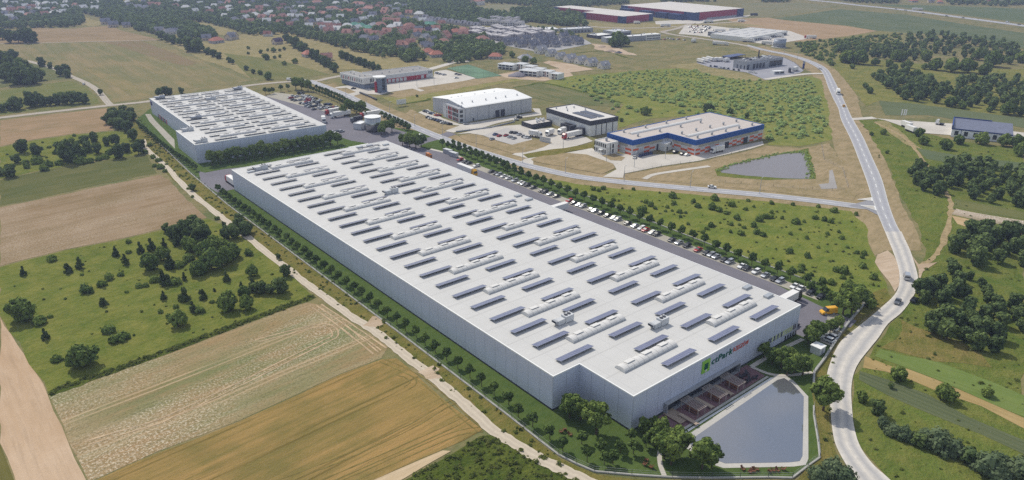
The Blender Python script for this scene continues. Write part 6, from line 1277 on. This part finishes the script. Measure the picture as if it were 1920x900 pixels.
for i in range(17):                               # belt between the two warehouses
    v = 6+i*4.7; p = S(v, 311.5-i*.28); put(BT, p[0], p[1], .95 if i % 3 else 1.1, f'leafy tree in the belt along the second warehouse, {nth(i+1)} from the left', 'tree belt between the warehouses')
for i, v in enumerate([18,22,26,30,34,39,47,51,62,65,68]): p = S(v, 271+random.uniform(-1, 2)); put(BT, *p, .52, f'small leafy tree just behind the long warehouse rear roof edge, {nth(i+1)} from the left', 'trees behind the rear roof edge')
# --- wild plants, given as photo positions of their feet with a width in photo pixels
def scale_at(px, py, wpx, base_w):
    x, y = G(px, py); d = math.sqrt(x*x+y*y+CAMH*CAMH); return x, y, wpx*d/FPX/base_w
def wild(stock, lst, base_w, lab, grp, tall=1.0):
    base_w = WID[id(stock)]*1.14
    lst = sorted(lst)
    for i, (px, py, w) in enumerate(lst):
        x, y, s = scale_at(px, py, w, base_w); put(stock, x, y, s, f'{lab}, {nth(i+1)} from the left', grp, s*tall)
Tt = lambda ox, oy, l: [(ox+x/4, oy+y/4, w/4) for x, y, w in l]
wild(RT, [(44,600,44),(160,685,48)], 7.2, 'big round dark tree on the conifer meadow', 'round trees on the conifer meadow')
wild(RT, Tt(0,450,[(1340,645,130),(1130,222,130),(1715,525,150),(1850,520,110),(1840,430,100),(1480,260,110),(1590,220,160),(1700,180,150),(1500,260,120),(1640,110,150),(1430,90,120),(1540,140,140),(1750,130,120),(1230,150,100),(1890,270,90)]), 7.2, 'round dark tree in the clump right on the conifer meadow', 'dark trees on the conifer meadow', 1.15)
wild(CT, Tt(0,450,[(1058,100,62),(1140,80,70),(1235,55,50),(942,185,56),(872,120,50),(1280,210,80),(1228,335,80),(1262,335,70),(1385,300,46),(1385,450,90),(1520,440,70),(180,265,48),(512,245,60),(604,210,60),(780,490,60),(1450,540,60),(1400,40,80),(1700,310,60),(1230,445,50),(1900,380,80),(1820,410,70),(345,745,60),(1608,385,26),(1330,40,80),(1460,40,70),(1520,60,70)]), 3.0, 'pointed dark conifer on the left meadow', 'conifers on the left meadow', 1.0)
wild(BU, Tt(0,450,[(390,155,80),(965,22,46),(965,98,46),(1340,200,90),(1380,180,50),(815,295,80),(765,345,76),(655,390,100),(908,268,50),(1160,310,80),(1045,355,60),(1095,350,50),(1315,330,100),(1500,540,80),(300,625,110),(380,580,40),(860,765,90),(920,745,100),(820,690,90),(1205,545,50),(1320,510,50),(430,905,80),(490,445,24),(615,265,28),(1870,110,80),(1265,580,50),(1005,718,24),(1590,470,40),(1630,470,30),(950,395,30),(110,350,16),(1420,150,90)]), 3.9, 'low dark bush on the conifer meadow', 'bushes on the conifer meadow')
wild(WT, Tt(480,450,[(45,395,90),(5,395,90),(190,395,130),(110,400,80),(225,270,90),(170,140,36)])+Tt(0,225,[(1400,885,130),(1500,880,130),(1340,890,100),(1560,890,90),(1290,885,80),(1450,830,110),(1760,885,100),(1840,870,100),(1700,890,90),(1800,780,80),(1250,840,60),(1680,800,36)]), 8.0, 'woodland tree in the clump beside the gravel track', 'clump beside the gravel track')
wild(WT, Tt(0,225,[(170,245,90),(282,270,80),(130,322,64),(540,315,150),(600,305,120),(500,300,90),(640,195,80),(705,165,70),(885,282,100),(1040,255,90),(1060,210,70),(450,245,80),(75,425,90),(10,415,60),(950,240,70),(870,190,80),(800,190,60),(960,90,90),(900,70,80),(850,50,70),(1000,150,80),(730,250,80),(670,235,80),(920,30,90)]), 8.0, 'dark tree on the upper left bushy meadow', 'trees on the upper left meadow', .9)
wild(BU, Tt(0,225,[(280,325,90),(195,332,60),(205,362,50),(335,378,70),(365,345,70),(415,255,40),(445,335,60),(535,160,46),(560,122,30),(660,240,70),(790,290,60),(610,325,90),(680,318,60),(740,302,50),(250,190,36),(370,210,30),(320,172,20),(55,262,20),(85,278,24),(350,285,20),(1125,195,46),(1150,285,46),(1190,310,50),(1205,362,60),(1090,250,50),(1240,390,40),(1250,335,24),(1445,580,30),(1410,520,30),(1630,745,40),(1160,350,40),(815,260,60),(575,180,40)]), 3.9, 'bush on the upper left meadow or beside the track', 'bushes on the upper left meadow')
wild(WT, [(361,357,15),(448,430,24),(462,437,26),(455,432,18)], 8.0, 'dark tree between the gravel track and the left fence', 'trees by the gravel track', .85)
# --- right meadow behind the parked cars
mead = Tt(960,225,[(610,525,46),(650,535,40),(685,520,46),(1205,582,70),(1215,632,46),(1005,625,50),(1040,645,60),(975,690,80),(1075,668,40),(1360,618,46),(1395,655,54),(1520,600,70),(1500,668,80),(1550,685,60),(1645,645,64),(1605,705,46),(1255,695,50),(1262,730,34),(1165,660,40),(1150,688,30),(1690,745,64),(1490,800,60),(1640,788,46),(1640,845,36),(1715,860,64),(1740,812,36),(1810,800,60),(1850,755,70),(1900,735,60),(1750,675,40),(1815,655,30),(1770,610,34),(910,525,34),(1105,550,26),(760,605,40),(800,610,26),(1050,760,46),(1430,850,40),(1460,820,40),(1705,790,30),(1320,785,34),(1560,775,26),(1300,700,30),(1835,850,60),(1880,870,60),(1200,685,26)])
mead += Tt(1440,225,[(25,630,46),(185,640,36),(495,690,60),(350,740,50),(420,755,50),(470,770,50),(205,775,70),(105,740,36),(270,768,34),(120,690,26),(445,860,40),(530,845,34),(170,860,36),(240,825,26),(375,655,36),(660,715,40),(20,735,50),(25,700,40),(135,805,20),(550,890,44),(290,890,40)])
mead += Tt(1440,450,[(160,95,60),(295,130,64),(250,215,64),(245,240,50),(510,235,60),(565,245,90),(665,100,40),(720,110,50),(705,135,40),(708,205,60),(790,290,70),(325,268,40),(470,330,64),(605,335,60),(710,370,50),(90,185,50),(560,290,50),(595,60,30),(445,390,50),(375,60,30),(640,360,60),(765,500,100),(750,440,90),(60,70,20),(625,285,30)])
wild(BU, mead, 3.9, 'dark bush on the meadow between parked cars and road', 'bushes on the right meadow', 1.15)
# --- shrubby meadow further right: the largest as shrubs of their own, the rest as one ground cover
def pts_in(poly_px, n, seed, mind=0.0, avoid=None):
    R = random.Random(seed); W = [G(*p) for p in poly_px]; x0, x1 = min(p[0] for p in W), max(p[0] for p in W); y0, y1 = min(p[1] for p in W), max(p[1] for p in W); out = []; grid = {}; tries = 0
    while len(out) < n and tries < n*40:
        tries += 1; p = (R.uniform(x0, x1), R.uniform(y0, y1))
        if not inside(p, W): continue
        if mind:
            c = (int(p[0]//mind), int(p[1]//mind))
            if any((q[0]-p[0])**2+(q[1]-p[1])**2 < mind*mind for i in (-1,0,1) for j in (-1,0,1) for q in grid.get((c[0]+i, c[1]+j), ())): continue
            grid.setdefault(c, []).append(p)
        if avoid and avoid(*p): continue
        out.append(p)
    return out
dense = [(1090,172),(1110,145),(1200,134),(1300,130),(1350,146),(1440,152),(1520,147),(1535,175),(1548,225),(1552,258),(1470,262),(1440,234),(1340,206),(1270,200),(1200,185)]
shr = pts_in(dense, 400, 3, 4.5)+pts_in([(1045,145),(1110,140),(1170,200),(1300,208),(1350,214),(1440,240),(1540,262),(1430,262),(1330,214),(1160,215)], 60, 4, 8)
shr.sort(key=lambda p: p[0]**2+p[1]**2); sl = sorted(shr[:230], key=lambda p: p[0]/p[1])
for i, p in enumerate(sl): put(SB, p[0], p[1], random.choice([.5,.7,.9,1.1,1.35]), 'young green shrub on the shrubby meadow behind the orange and blue hall', 'shrubs on the shrubby meadow')
def mass(name, label, places, protos, mat, kind='stuff'):
    """one mesh of many plants nobody could count: protos are (verts, faces), places are (x, y, scale, zscale)"""
    V = []; Fq = []; Ft = []; off = 0; R = np.random.RandomState(len(places))
    for i, (x, y, s, sz) in enumerate(places):
        v, f4, f3 = protos[i % len(protos)]; a = R.uniform(0, 6.28); c, s_ = math.cos(a), math.sin(a)
        w = np.empty_like(v); w[:, 0] = (v[:, 0]*c-v[:, 1]*s_)*s+x; w[:, 1] = (v[:, 0]*s_+v[:, 1]*c)*s+y; w[:, 2] = v[:, 2]*sz
        V.append(w); Fq.append(f4+off); Ft.append(f3+off); off += len(v)
    V = np.concatenate(V).astype(np.float32); Fq = np.concatenate(Fq); Ft = np.concatenate(Ft); me = bpy.data.meshes.new(name)
    nl = Fq.size+Ft.size; npoly = len(Fq)+len(Ft); me.vertices.add(len(V)); me.vertices.foreach_set('co', V.ravel()); me.loops.add(nl); me.loops.foreach_set('vertex_index', np.concatenate([Fq.ravel(), Ft.ravel()]).astype(np.int32))
    me.polygons.add(npoly); st = np.concatenate([np.arange(len(Fq))*4, len(Fq)*4+np.arange(len(Ft))*3]).astype(np.int32); me.polygons.foreach_set('loop_start', st); me.materials.append(mat); me.update(calc_edges=True); me.validate()
    o = bpy.data.objects.new(name, me); COL.objects.link(o); return tag(o, label, kind=kind)
def lod(seed, *a, **k_):
    v, f = crown(seed, *a, **k_); return v, np.array([q for q in f if len(q) == 4]).reshape(-1, 4), np.array([q for q in f if len(q) == 3]).reshape(-1, 3)
FARP = [lod(90+i, 3.8, 4.3, 4.2, 9, 130, .95, core=.9) for i in range(5)]; SHP = [lod(100+i, 1.9, 1.5, 1.4, 5, 50, .6, 'bush') for i in range(3)]; TUFT = [lod(110+i, .8, .5, .5, 4, 26, .3, 'bush', .5) for i in range(3)]; WEED = [lod(120+i, .7, .28, .28, 4, 30, .22, 'bush', .5) for i in range(3)]
mass('scrub', 'low green scrub spread over the shrubby meadow', [(x, y, s, s) for x, y in shr[230:]+pts_in(dense, 900, 8) for s in (random.choice([.3,.4,.55,.7,.9]),)], SHP, LF['shrub'])
mass('scrub', 'rough scrub beside the stout grey tank', [(x, y, s, s) for x, y in pts_in([(1490,82),(1545,76),(1690,64),(1690,88),(1575,100),(1570,128),(1550,118),(1510,104)], 420, 9) for s in (random.choice([.5,.7,1,1.4]),)], SHP, LF['bush'])
tp = []
for poly, n in [([(250,205),(300,265),(430,385),(520,452),(645,544),(768,637),(865,714),(962,788),(1010,830),(1085,880),(1060,885),(960,826),(870,757),(767,671),(690,612),(565,524),(450,433),(330,330),(275,275)], 450), ([(720,920),(850,852),(900,820),(930,818),(1010,864),(1095,908)], 300), ([(1735,480),(1920,470),(1920,930),(1712,930),(1668,900),(1612,837),(1598,762),(1605,705),(1690,592)], 150), ([(0,592),(300,664),(590,556),(470,452),(390,412),(0,503)], 90), ([(1600,575),(1662,545),(1665,560),(1610,605),(1562,655),(1548,720),(1556,800),(1600,900),(1490,905),(1540,860)], 20), ([(1610,230),(1700,242),(1920,282),(1920,470),(1735,480),(1690,372)], 80), ([(1010,335),(1240,362),(1530,390),(1600,400),(1660,540),(1600,572),(1450,503),(1180,399)], 200), ([(92,741),(300,667),(590,558),(586,553),(300,660),(92,732)], 500)]:
    tp += [(x, y, s, s*random.uniform(.7, 1.2)) for x, y in pts_in(poly, n, n+5) for s in (random.choice([.4,.5,.6,.8,1.0,1.3]),)]
mass('weeds', 'tufts of tall weeds scattered over verges and rough meadows', tp, WEED, leafmat('weed_leaves', C(108,126,62), C(134,138,80), .5))
# --- woods at the right: the front trees on their own, what lies behind them as one mass
def wood(poly, n, mind, ind, lab, grp, s=(.6, 1.12), seed=1, stock=None):
    ps = pts_in(poly, n, seed, mind); ps.sort(key=lambda p: p[0]**2+p[1]**2)
    a = sorted(ps[:ind], key=lambda p: p[0]/p[1])
    for i, p in enumerate(a): put(stock or WT, p[0], p[1], random.uniform(*s), (f'{lab}, {nth(i+1)} from the left' if len(a) <= 30 else lab), grp)
    return [(p[0], p[1], q*random.uniform(.95,1.1), q) for p in ps[ind:] for q in (random.uniform(*s),)]
deep = []
deep += wood([(1570,90),(1640,88),(1700,93),(1735,104),(1742,116),(1690,116),(1620,107),(1570,103)], 64, 7, 18, 'dark tree in the upper right wood strip', 'upper right wood strip', seed=1)
deep += wood([(1700,72),(1760,65),(1860,76),(1925,92),(1925,112),(1860,118),(1800,108),(1740,100),(1702,90)], 110, 8, 18, 'tree in the big wood under the far green field', 'big upper right wood', seed=2)
deep += wood([(1632,140),(1700,140),(1745,150),(1770,172),(1780,195),(1740,194),(1690,188),(1655,168)], 60, 7, 20, 'dark tree in the copse beside the main road', 'copse beside the main road', seed=3)
deep += wood([(1770,165),(1800,150),(1925,150),(1925,222),(1870,206),(1790,200)], 66, 8, 18, 'tree in the wood behind the blue roofed building', 'wood behind the blue roofed building', seed=4)
deep += wood([(1705,322),(1725,316),(1748,330),(1766,362),(1758,370),(1735,360),(1710,342)], 22, 5, 22, 'dark tree in the copse by the dirt track', 'copse by the dirt track', (.65, .9), 5)
deep += wood([(1758,318),(1790,306),(1850,312),(1925,330),(1925,392),(1870,384),(1800,370),(1772,345)], 62, 6.5, 24, 'dark tree in the wood right of the dirt track', 'wood right of the dirt track', (.6, 1.0), 6)
deep += wood([(1785,470),(1810,445),(1860,436),(1925,452),(1925,505),(1870,505),(1820,500)], 40, 6, 18, 'dark tree in the right edge wood above the grass', 'wood at the right edge', (.7, 1.1), 7)
deep += wood([(1716,560),(1745,540),(1790,545),(1800,570),(1745,578)], 14, 4.5, 14, 'tree in the clump right of the dusty bend', 'clump right of the dusty bend', (.6, .95), 8)
deep += wood([(1730,620),(1750,600),(1800,590),(1850,620),(1885,650),(1880,672),(1830,655),(1770,640)], 26, 4.8, 20, 'tree in the copse on the browned slope', 'copse on the browned slope', (.55, .9), 9)
deep += wood([(1845,600),(1870,570),(1925,585),(1925,625),(1870,618)], 12, 5, 10, 'tree in the small copse at the right edge', 'small copse at the right edge', (.55, .85), 10)
deep += wood([(1770,500),(1800,505),(1850,545),(1860,575),(1800,560)], 9, 5, 9, 'pale bushy tree in the rough grass right of the bend', 'bushy trees right of the bend', (.45, .7), 11)
wild(OB, [(1655,800,30),(1675,815,34),(1695,822,36),(1735,830,44),(1760,842,56),(1785,850,46),(1850,885,60),(1870,897,40),(1915,890,50),(1560,895,60),(1580,905,50),(1535,905,50),(1872,868,34)], 5.6, 'silvery green bush beside the slanting strips', 'silvery bushes at the lower right')
wild(WT, [(1722,835,30),(1818,868,34),(1645,775,34),(1670,728,12)], 8.0, 'dark small tree among the silvery bushes', 'small trees at the lower right', .8)
wild(RT, [(1683,712,30),(1773,750,34),(1615,752,22),(1850,742,20)], 7.2, 'round bush tree between the slanting strips', 'round bush trees between the strips')
wild(RT, [(1723,256,18),(1731,271,19),(1772,280,22),(1797,270,19),(1838,270,23),(1881,274,23),(1905,275,24),(1912,292,26),(1656,252,12),(1634,254,8),(1663,288,8)], 7.2, 'round tree in front of the blue roofed building', 'round trees by the blue roofed building')
wild(RT, Tt(1440,0,[(620,475,110),(680,480,110),(580,470,100),(805,490,60),(905,500,60),(965,460,90),(950,525,46),(1050,510,60),(1010,508,40),(630,515,40),(1175,520,50),(1250,525,90),(1370,540,100),(1395,490,60),(1580,450,90),(1690,500,120),(1620,560,90),(1500,545,100),(1180,450,80),(1800,480,60),(1890,470,80),(1475,495,60),(1660,840,46),(1800,860,100),(1455,815,60),(1360,800,80),(730,660,46),(760,700,50)]), 7.2, 'round dark bush tree among the woods at the upper right', 'scattered trees at the upper right')
mass('woodland', 'deeper parts of the right hand woods that read as one mass', deep, FARP, LF['wood'])
# --- far left clumps
far_i = [(8,128,30),(18,132,24),(0,130,30),(30,158,34),(45,156,40),(60,158,30),(15,152,26),(75,150,20),(80,124,16),(94,128,10),(114,142,18),(128,145,14),(125,138,16),(189,178,10),(20,80,20),(35,80,22),(50,80,26),(62,80,20),(5,74,18),(28,110,14),(22,106,12),(10,108,10),(300,180,16),(310,178,16),(318,178,14),(340,175,12),(5,210,14),(18,206,14),(32,206,22),(60,200,26),(70,198,22),(82,198,18),(95,198,16),(108,196,18),(122,195,22),(135,195,22),(148,194,20),(160,194,18)]
wild(WT, far_i, 8.0, 'dark tree in the clumps along the left lane', 'tree clumps along the left lane', .9)
wild(WT, [(204,232,20),(216,228,22),(228,226,22),(238,232,20),(248,226,18),(222,240,22),(240,246,20),(213,218,18),(232,212,16),(245,218,18)], 8.0, 'tree in the thicket at the top of the gravel track', 'thicket at the top of the track', .85)
rowt = [(538+i*8.2, 80+i*5.0, 15+(i*7 % 5)) for i in range(12)]+[(641,110,14),(650,113,15),(660,117,14),(668,120,12),(675,122,14),(684,126,15),(692,128,13),(700,131,15),(710,134,14)]
wild(WT, rowt, 8.0, 'tree in the slim row crossing the dry meadow', 'tree row across the dry meadow')
wild(WT, [(303,74,18),(315,78,16),(325,82,18),(338,85,16),(360,96,30),(372,97,26),(345,80,16),(390,102,14),(400,106,16),(410,110,14),(430,117,12),(436,120,10),(462,132,10),(475,138,10)], 8.0, 'tree in the hedge beside the long green field', 'hedge beside the long green field', .8)
wild(RT, [(466,92,7),(466,102,6),(489,100,8),(502,96,6),(513,98,10),(525,96,6),(533,94,7),(494,107,7),(500,112,12),(515,110,7),(525,108,7),(533,122,9),(553,119,11),(488,140,10),(503,149,16),(782,182,6),(1165,228,9),(1208,215,18),(1216,212,10),(1158,86,30),(1150,88,22),(1170,86,22),(680,90,20),(708,95,22),(770,112,24),(600,72,14),(890,30,18),(905,76,20),(960,108,14),(985,118,16),(1000,120,14),(700,76,16)], 7.2, 'single round tree among the dry fields and houses', 'single trees in the middle distance')
wild(WT, [(1324,210,16),(1333,208,12),(1368,216,14),(1400,222,10)], 8.0, 'dark tree behind the orange and blue hall roof', 'trees behind the orange hall')
# reeds round the right hand pond
rd = []
for a, b in zip([(1350,322),(1372,309),(1415,299),(1470,288),(1508,285),(1522,320)], [(1372,309),(1415,299),(1470,288),(1508,285),(1522,320),(1518,338)]):
    p, q = Vector(G(*a)), Vector(G(*b)); n = int((q-p).length/1.1)
    for i in range(n): c = p.lerp(q, i/n); rd.append((c.x+random.uniform(-1.8,1.8), c.y+random.uniform(-1.8,1.8), random.uniform(.7,1.2), random.uniform(.7,1.3)))
mass('reeds', 'green reeds fringing the right hand pond', rd, TUFT, LF['shrub'])
# --- the village woods and the far woods
hgrid = {}
for x, y in HP: hgrid.setdefault((int(x//40), int(y//40)), []).append((x, y))
def near_house(x, y):
    c = (int(x//40), int(y//40)); d = math.hypot(x, y); fx, fy = x/d, y/d
    for i in (-1,0,1):
        for j in (-1,0,1):
            for hx, hy in hgrid.get((c[0]+i, c[1]+j), ()):
                dx, dy = hx-x, hy-y; al = dx*fx+dy*fy; la_ = abs(-dx*fy+dy*fx)
                if al*al+la_*la_ < 81 or (0 < al < 36 and la_ < 8.5): return True
    return False
fp = []
def farwood(poly, n, seed, mind=7.0, s=(.7, 1.25), av=True): 
    global fp
    fp += [(x, y, q*random.uniform(1,1.2), q) for x, y in pts_in(poly, n, seed, mind, near_house if av else None) for q in (random.uniform(*s),)]
farwood([(-20,-2),(150,-2),(152,26),(158,44),(140,50),(60,53),(-20,55)], 900, 21, 8)
farwood([(150,-2),(215,6),(240,8),(330,4),(420,-2),(560,-2),(560,58),(500,62),(450,58),(440,56),(385,42),(300,36),(240,36),(205,38),(155,24)], 2200, 22, 8)
farwood([(208,40),(240,36),(300,36),(345,44),(395,62),(412,72),(380,74),(340,70),(300,66),(262,58),(240,52)], 420, 23, 7, av=True)
farwood([(560,-2),(880,-2),(895,22),(960,32),(1010,42),(905,44),(890,48),(800,34),(740,30),(700,40),(600,52),(560,60)], 1900, 24, 8)
farwood([(560,60),(700,38),(800,44),(830,56),(880,66),(890,74),(940,92),(945,104),(890,112),(860,120),(800,112),(760,116),(735,103),(640,78),(600,66)], 900, 25, 7)
farwood([(440,58),(500,63),(560,60),(640,80),(735,104),(725,110),(640,90),(570,70),(530,64),(470,66)], 130, 26, 8)
farwood([(960,22),(1010,18),(1085,30),(1098,50),(1060,50),(1000,42),(960,34)], 330, 27, 7)
farwood([(860,-2),(1020,-2),(1150,2),(1180,7),(1120,12),(1020,16),(960,8),(900,6)], 420, 28, 9)
farwood([(1240,0),(1300,-1),(1340,3),(1240,5)], 50, 29, 9); farwood([(1430,-1),(1480,-1),(1478,5),(1430,5)], 40, 30, 9); farwood([(1560,-2),(1690,-2),(1680,7),(1640,7),(1590,4)], 90, 31, 9); farwood([(1770,2),(1830,0),(1920,0),(1920,9),(1870,13),(1840,10),(1780,9)], 90, 32, 9)
farwood([(985,50),(1060,62),(1095,72),(1080,76),(1040,70),(985,58)], 26, 33, 9, (.5, .8)); farwood([(760,30),(890,46),(890,50),(800,42)], 30, 34, 9, (.5,.8))
fp.sort(key=lambda p: p[0]**2+p[1]**2)
vt = sorted(fp[:0], key=lambda p: p[0]/p[1])
for i, p in enumerate(vt): put(WT, p[0], p[1], p[3], 'dark tree at the near edge of the wooded village', 'trees at the near edge of the village')
mass('forest', 'far off wood around the village that reads as one mass', fp, FARP, LF['far'])
for s_ in ST+BT+WT+CT+BU+OB+SB+RT+[SOL, HV, LP, CHB, CHD, FP, FW]+list(CARS.values())+list(TR.values())+list(HS.values()): s_.drop()
# ============================================================= LIGHT, AIR, CAMERA
SUN_EL = math.radians(48.5); sx_, sy_ = -.62, .785           # towards the sun: far left of the picture
az = math.atan2(sx_, sy_)
w = bpy.data.worlds.new('World'); sc.world = w; w.use_nodes = True; nt = w.node_tree; nt.nodes.clear()
sky = nt.nodes.new('ShaderNodeTexSky'); sky.sky_type = 'NISHITA'; sky.sun_disc = False; sky.sun_elevation = SUN_EL; sky.sun_rotation = az
sky.air_density = 1.2; sky.dust_density = 1.5; sky.altitude = 200
bg = nt.nodes.new('ShaderNodeBackground'); bg.inputs[1].default_value = .12; wo_ = nt.nodes.new('ShaderNodeOutputWorld')
tc = nt.nodes.new('ShaderNodeTexCoord'); mp = nt.nodes.new('ShaderNodeMapping'); mp.inputs['Scale'].default_value = (1, 1, 2.2); nt.links.new(tc.outputs['Generated'], mp.inputs[0])
cn = nt.nodes.new('ShaderNodeTexNoise'); cn.inputs['Scale'].default_value = 5.0; cn.inputs['Detail'].default_value = 7; cn.inputs['Roughness'].default_value = .58; nt.links.new(mp.outputs[0], cn.inputs['Vector'])
cr = nt.nodes.new('ShaderNodeMapRange'); cr.inputs[1].default_value = .40; cr.inputs[2].default_value = .64; nt.links.new(cn.outputs[0], cr.inputs[0])
cm = nt.nodes.new('ShaderNodeMix'); cm.data_type = 'RGBA'; cm.inputs[7].default_value = (4.8, 4.9, 5.2, 1); nt.links.new(cr.outputs[0], cm.inputs[0]); nt.links.new(sky.outputs[0], cm.inputs[6])   # fair weather clouds
nt.links.new(cm.outputs[2], bg.inputs[0]); nt.links.new(bg.outputs[0], wo_.inputs[0])
sl_ = bpy.data.lights.new('sun', 'SUN'); sl_.energy = 3.05; sl_.angle = math.radians(.5); sl_.color = (1, .94, .82)
so_ = bpy.data.objects.new('sun', sl_); COL.objects.link(so_)
dvec = Vector((sx_*math.cos(SUN_EL), sy_*math.cos(SUN_EL), math.sin(SUN_EL))); so_.rotation_euler = dvec.to_track_quat('Z', 'Y').to_euler(); so_.location = (0, 0, 300)
HAZE = 1.9e-4
hm = bpy.data.materials.new('haze_air'); hm.use_nodes = True; ht = hm.node_tree; ht.nodes.clear(); ho = ht.nodes.new('ShaderNodeOutputMaterial'); hv_ = ht.nodes.new('ShaderNodeVolumePrincipled')
hv_.inputs['Color'].default_value = (.56, .66, 1, 1); hv_.inputs['Density'].default_value = HAZE; hv_.inputs['Anisotropy'].default_value = .2; ht.links.new(hv_.outputs[0], ho.inputs['Volume'])
m = MB(); m.box(-2600, 2600, -60, 2600, -1.2, CAMH+6); hz = m.build('haze', hm); tag(hz, 'thin summer haze over the whole landscape', kind='stuff')
cam = bpy.data.cameras.new('camera'); cam.sensor_fit = 'HORIZONTAL'; cam.sensor_width = 36; cam.lens = 36*FPX/1920; cam.clip_end = 20000; cam.clip_start = 1
co_ = bpy.data.objects.new('camera', cam); COL.objects.link(co_); co_.location = (0, 0, CAMH); co_.rotation_euler = (math.pi/2-PITCH, 0, 0); sc.camera = co_
sc.view_settings.view_transform = 'Standard'; sc.view_settings.look = 'None'; sc.view_settings.exposure = .1; sc.view_settings.gamma = 1; sc.view_settings.use_curve_mapping = False
cy = sc.cycles; cy.max_bounces = 5; cy.diffuse_bounces = 2; cy.glossy_bounces = 2; cy.transmission_bounces = 2; cy.transparent_max_bounces = 4; cy.volume_bounces = 0; cy.use_denoising = False
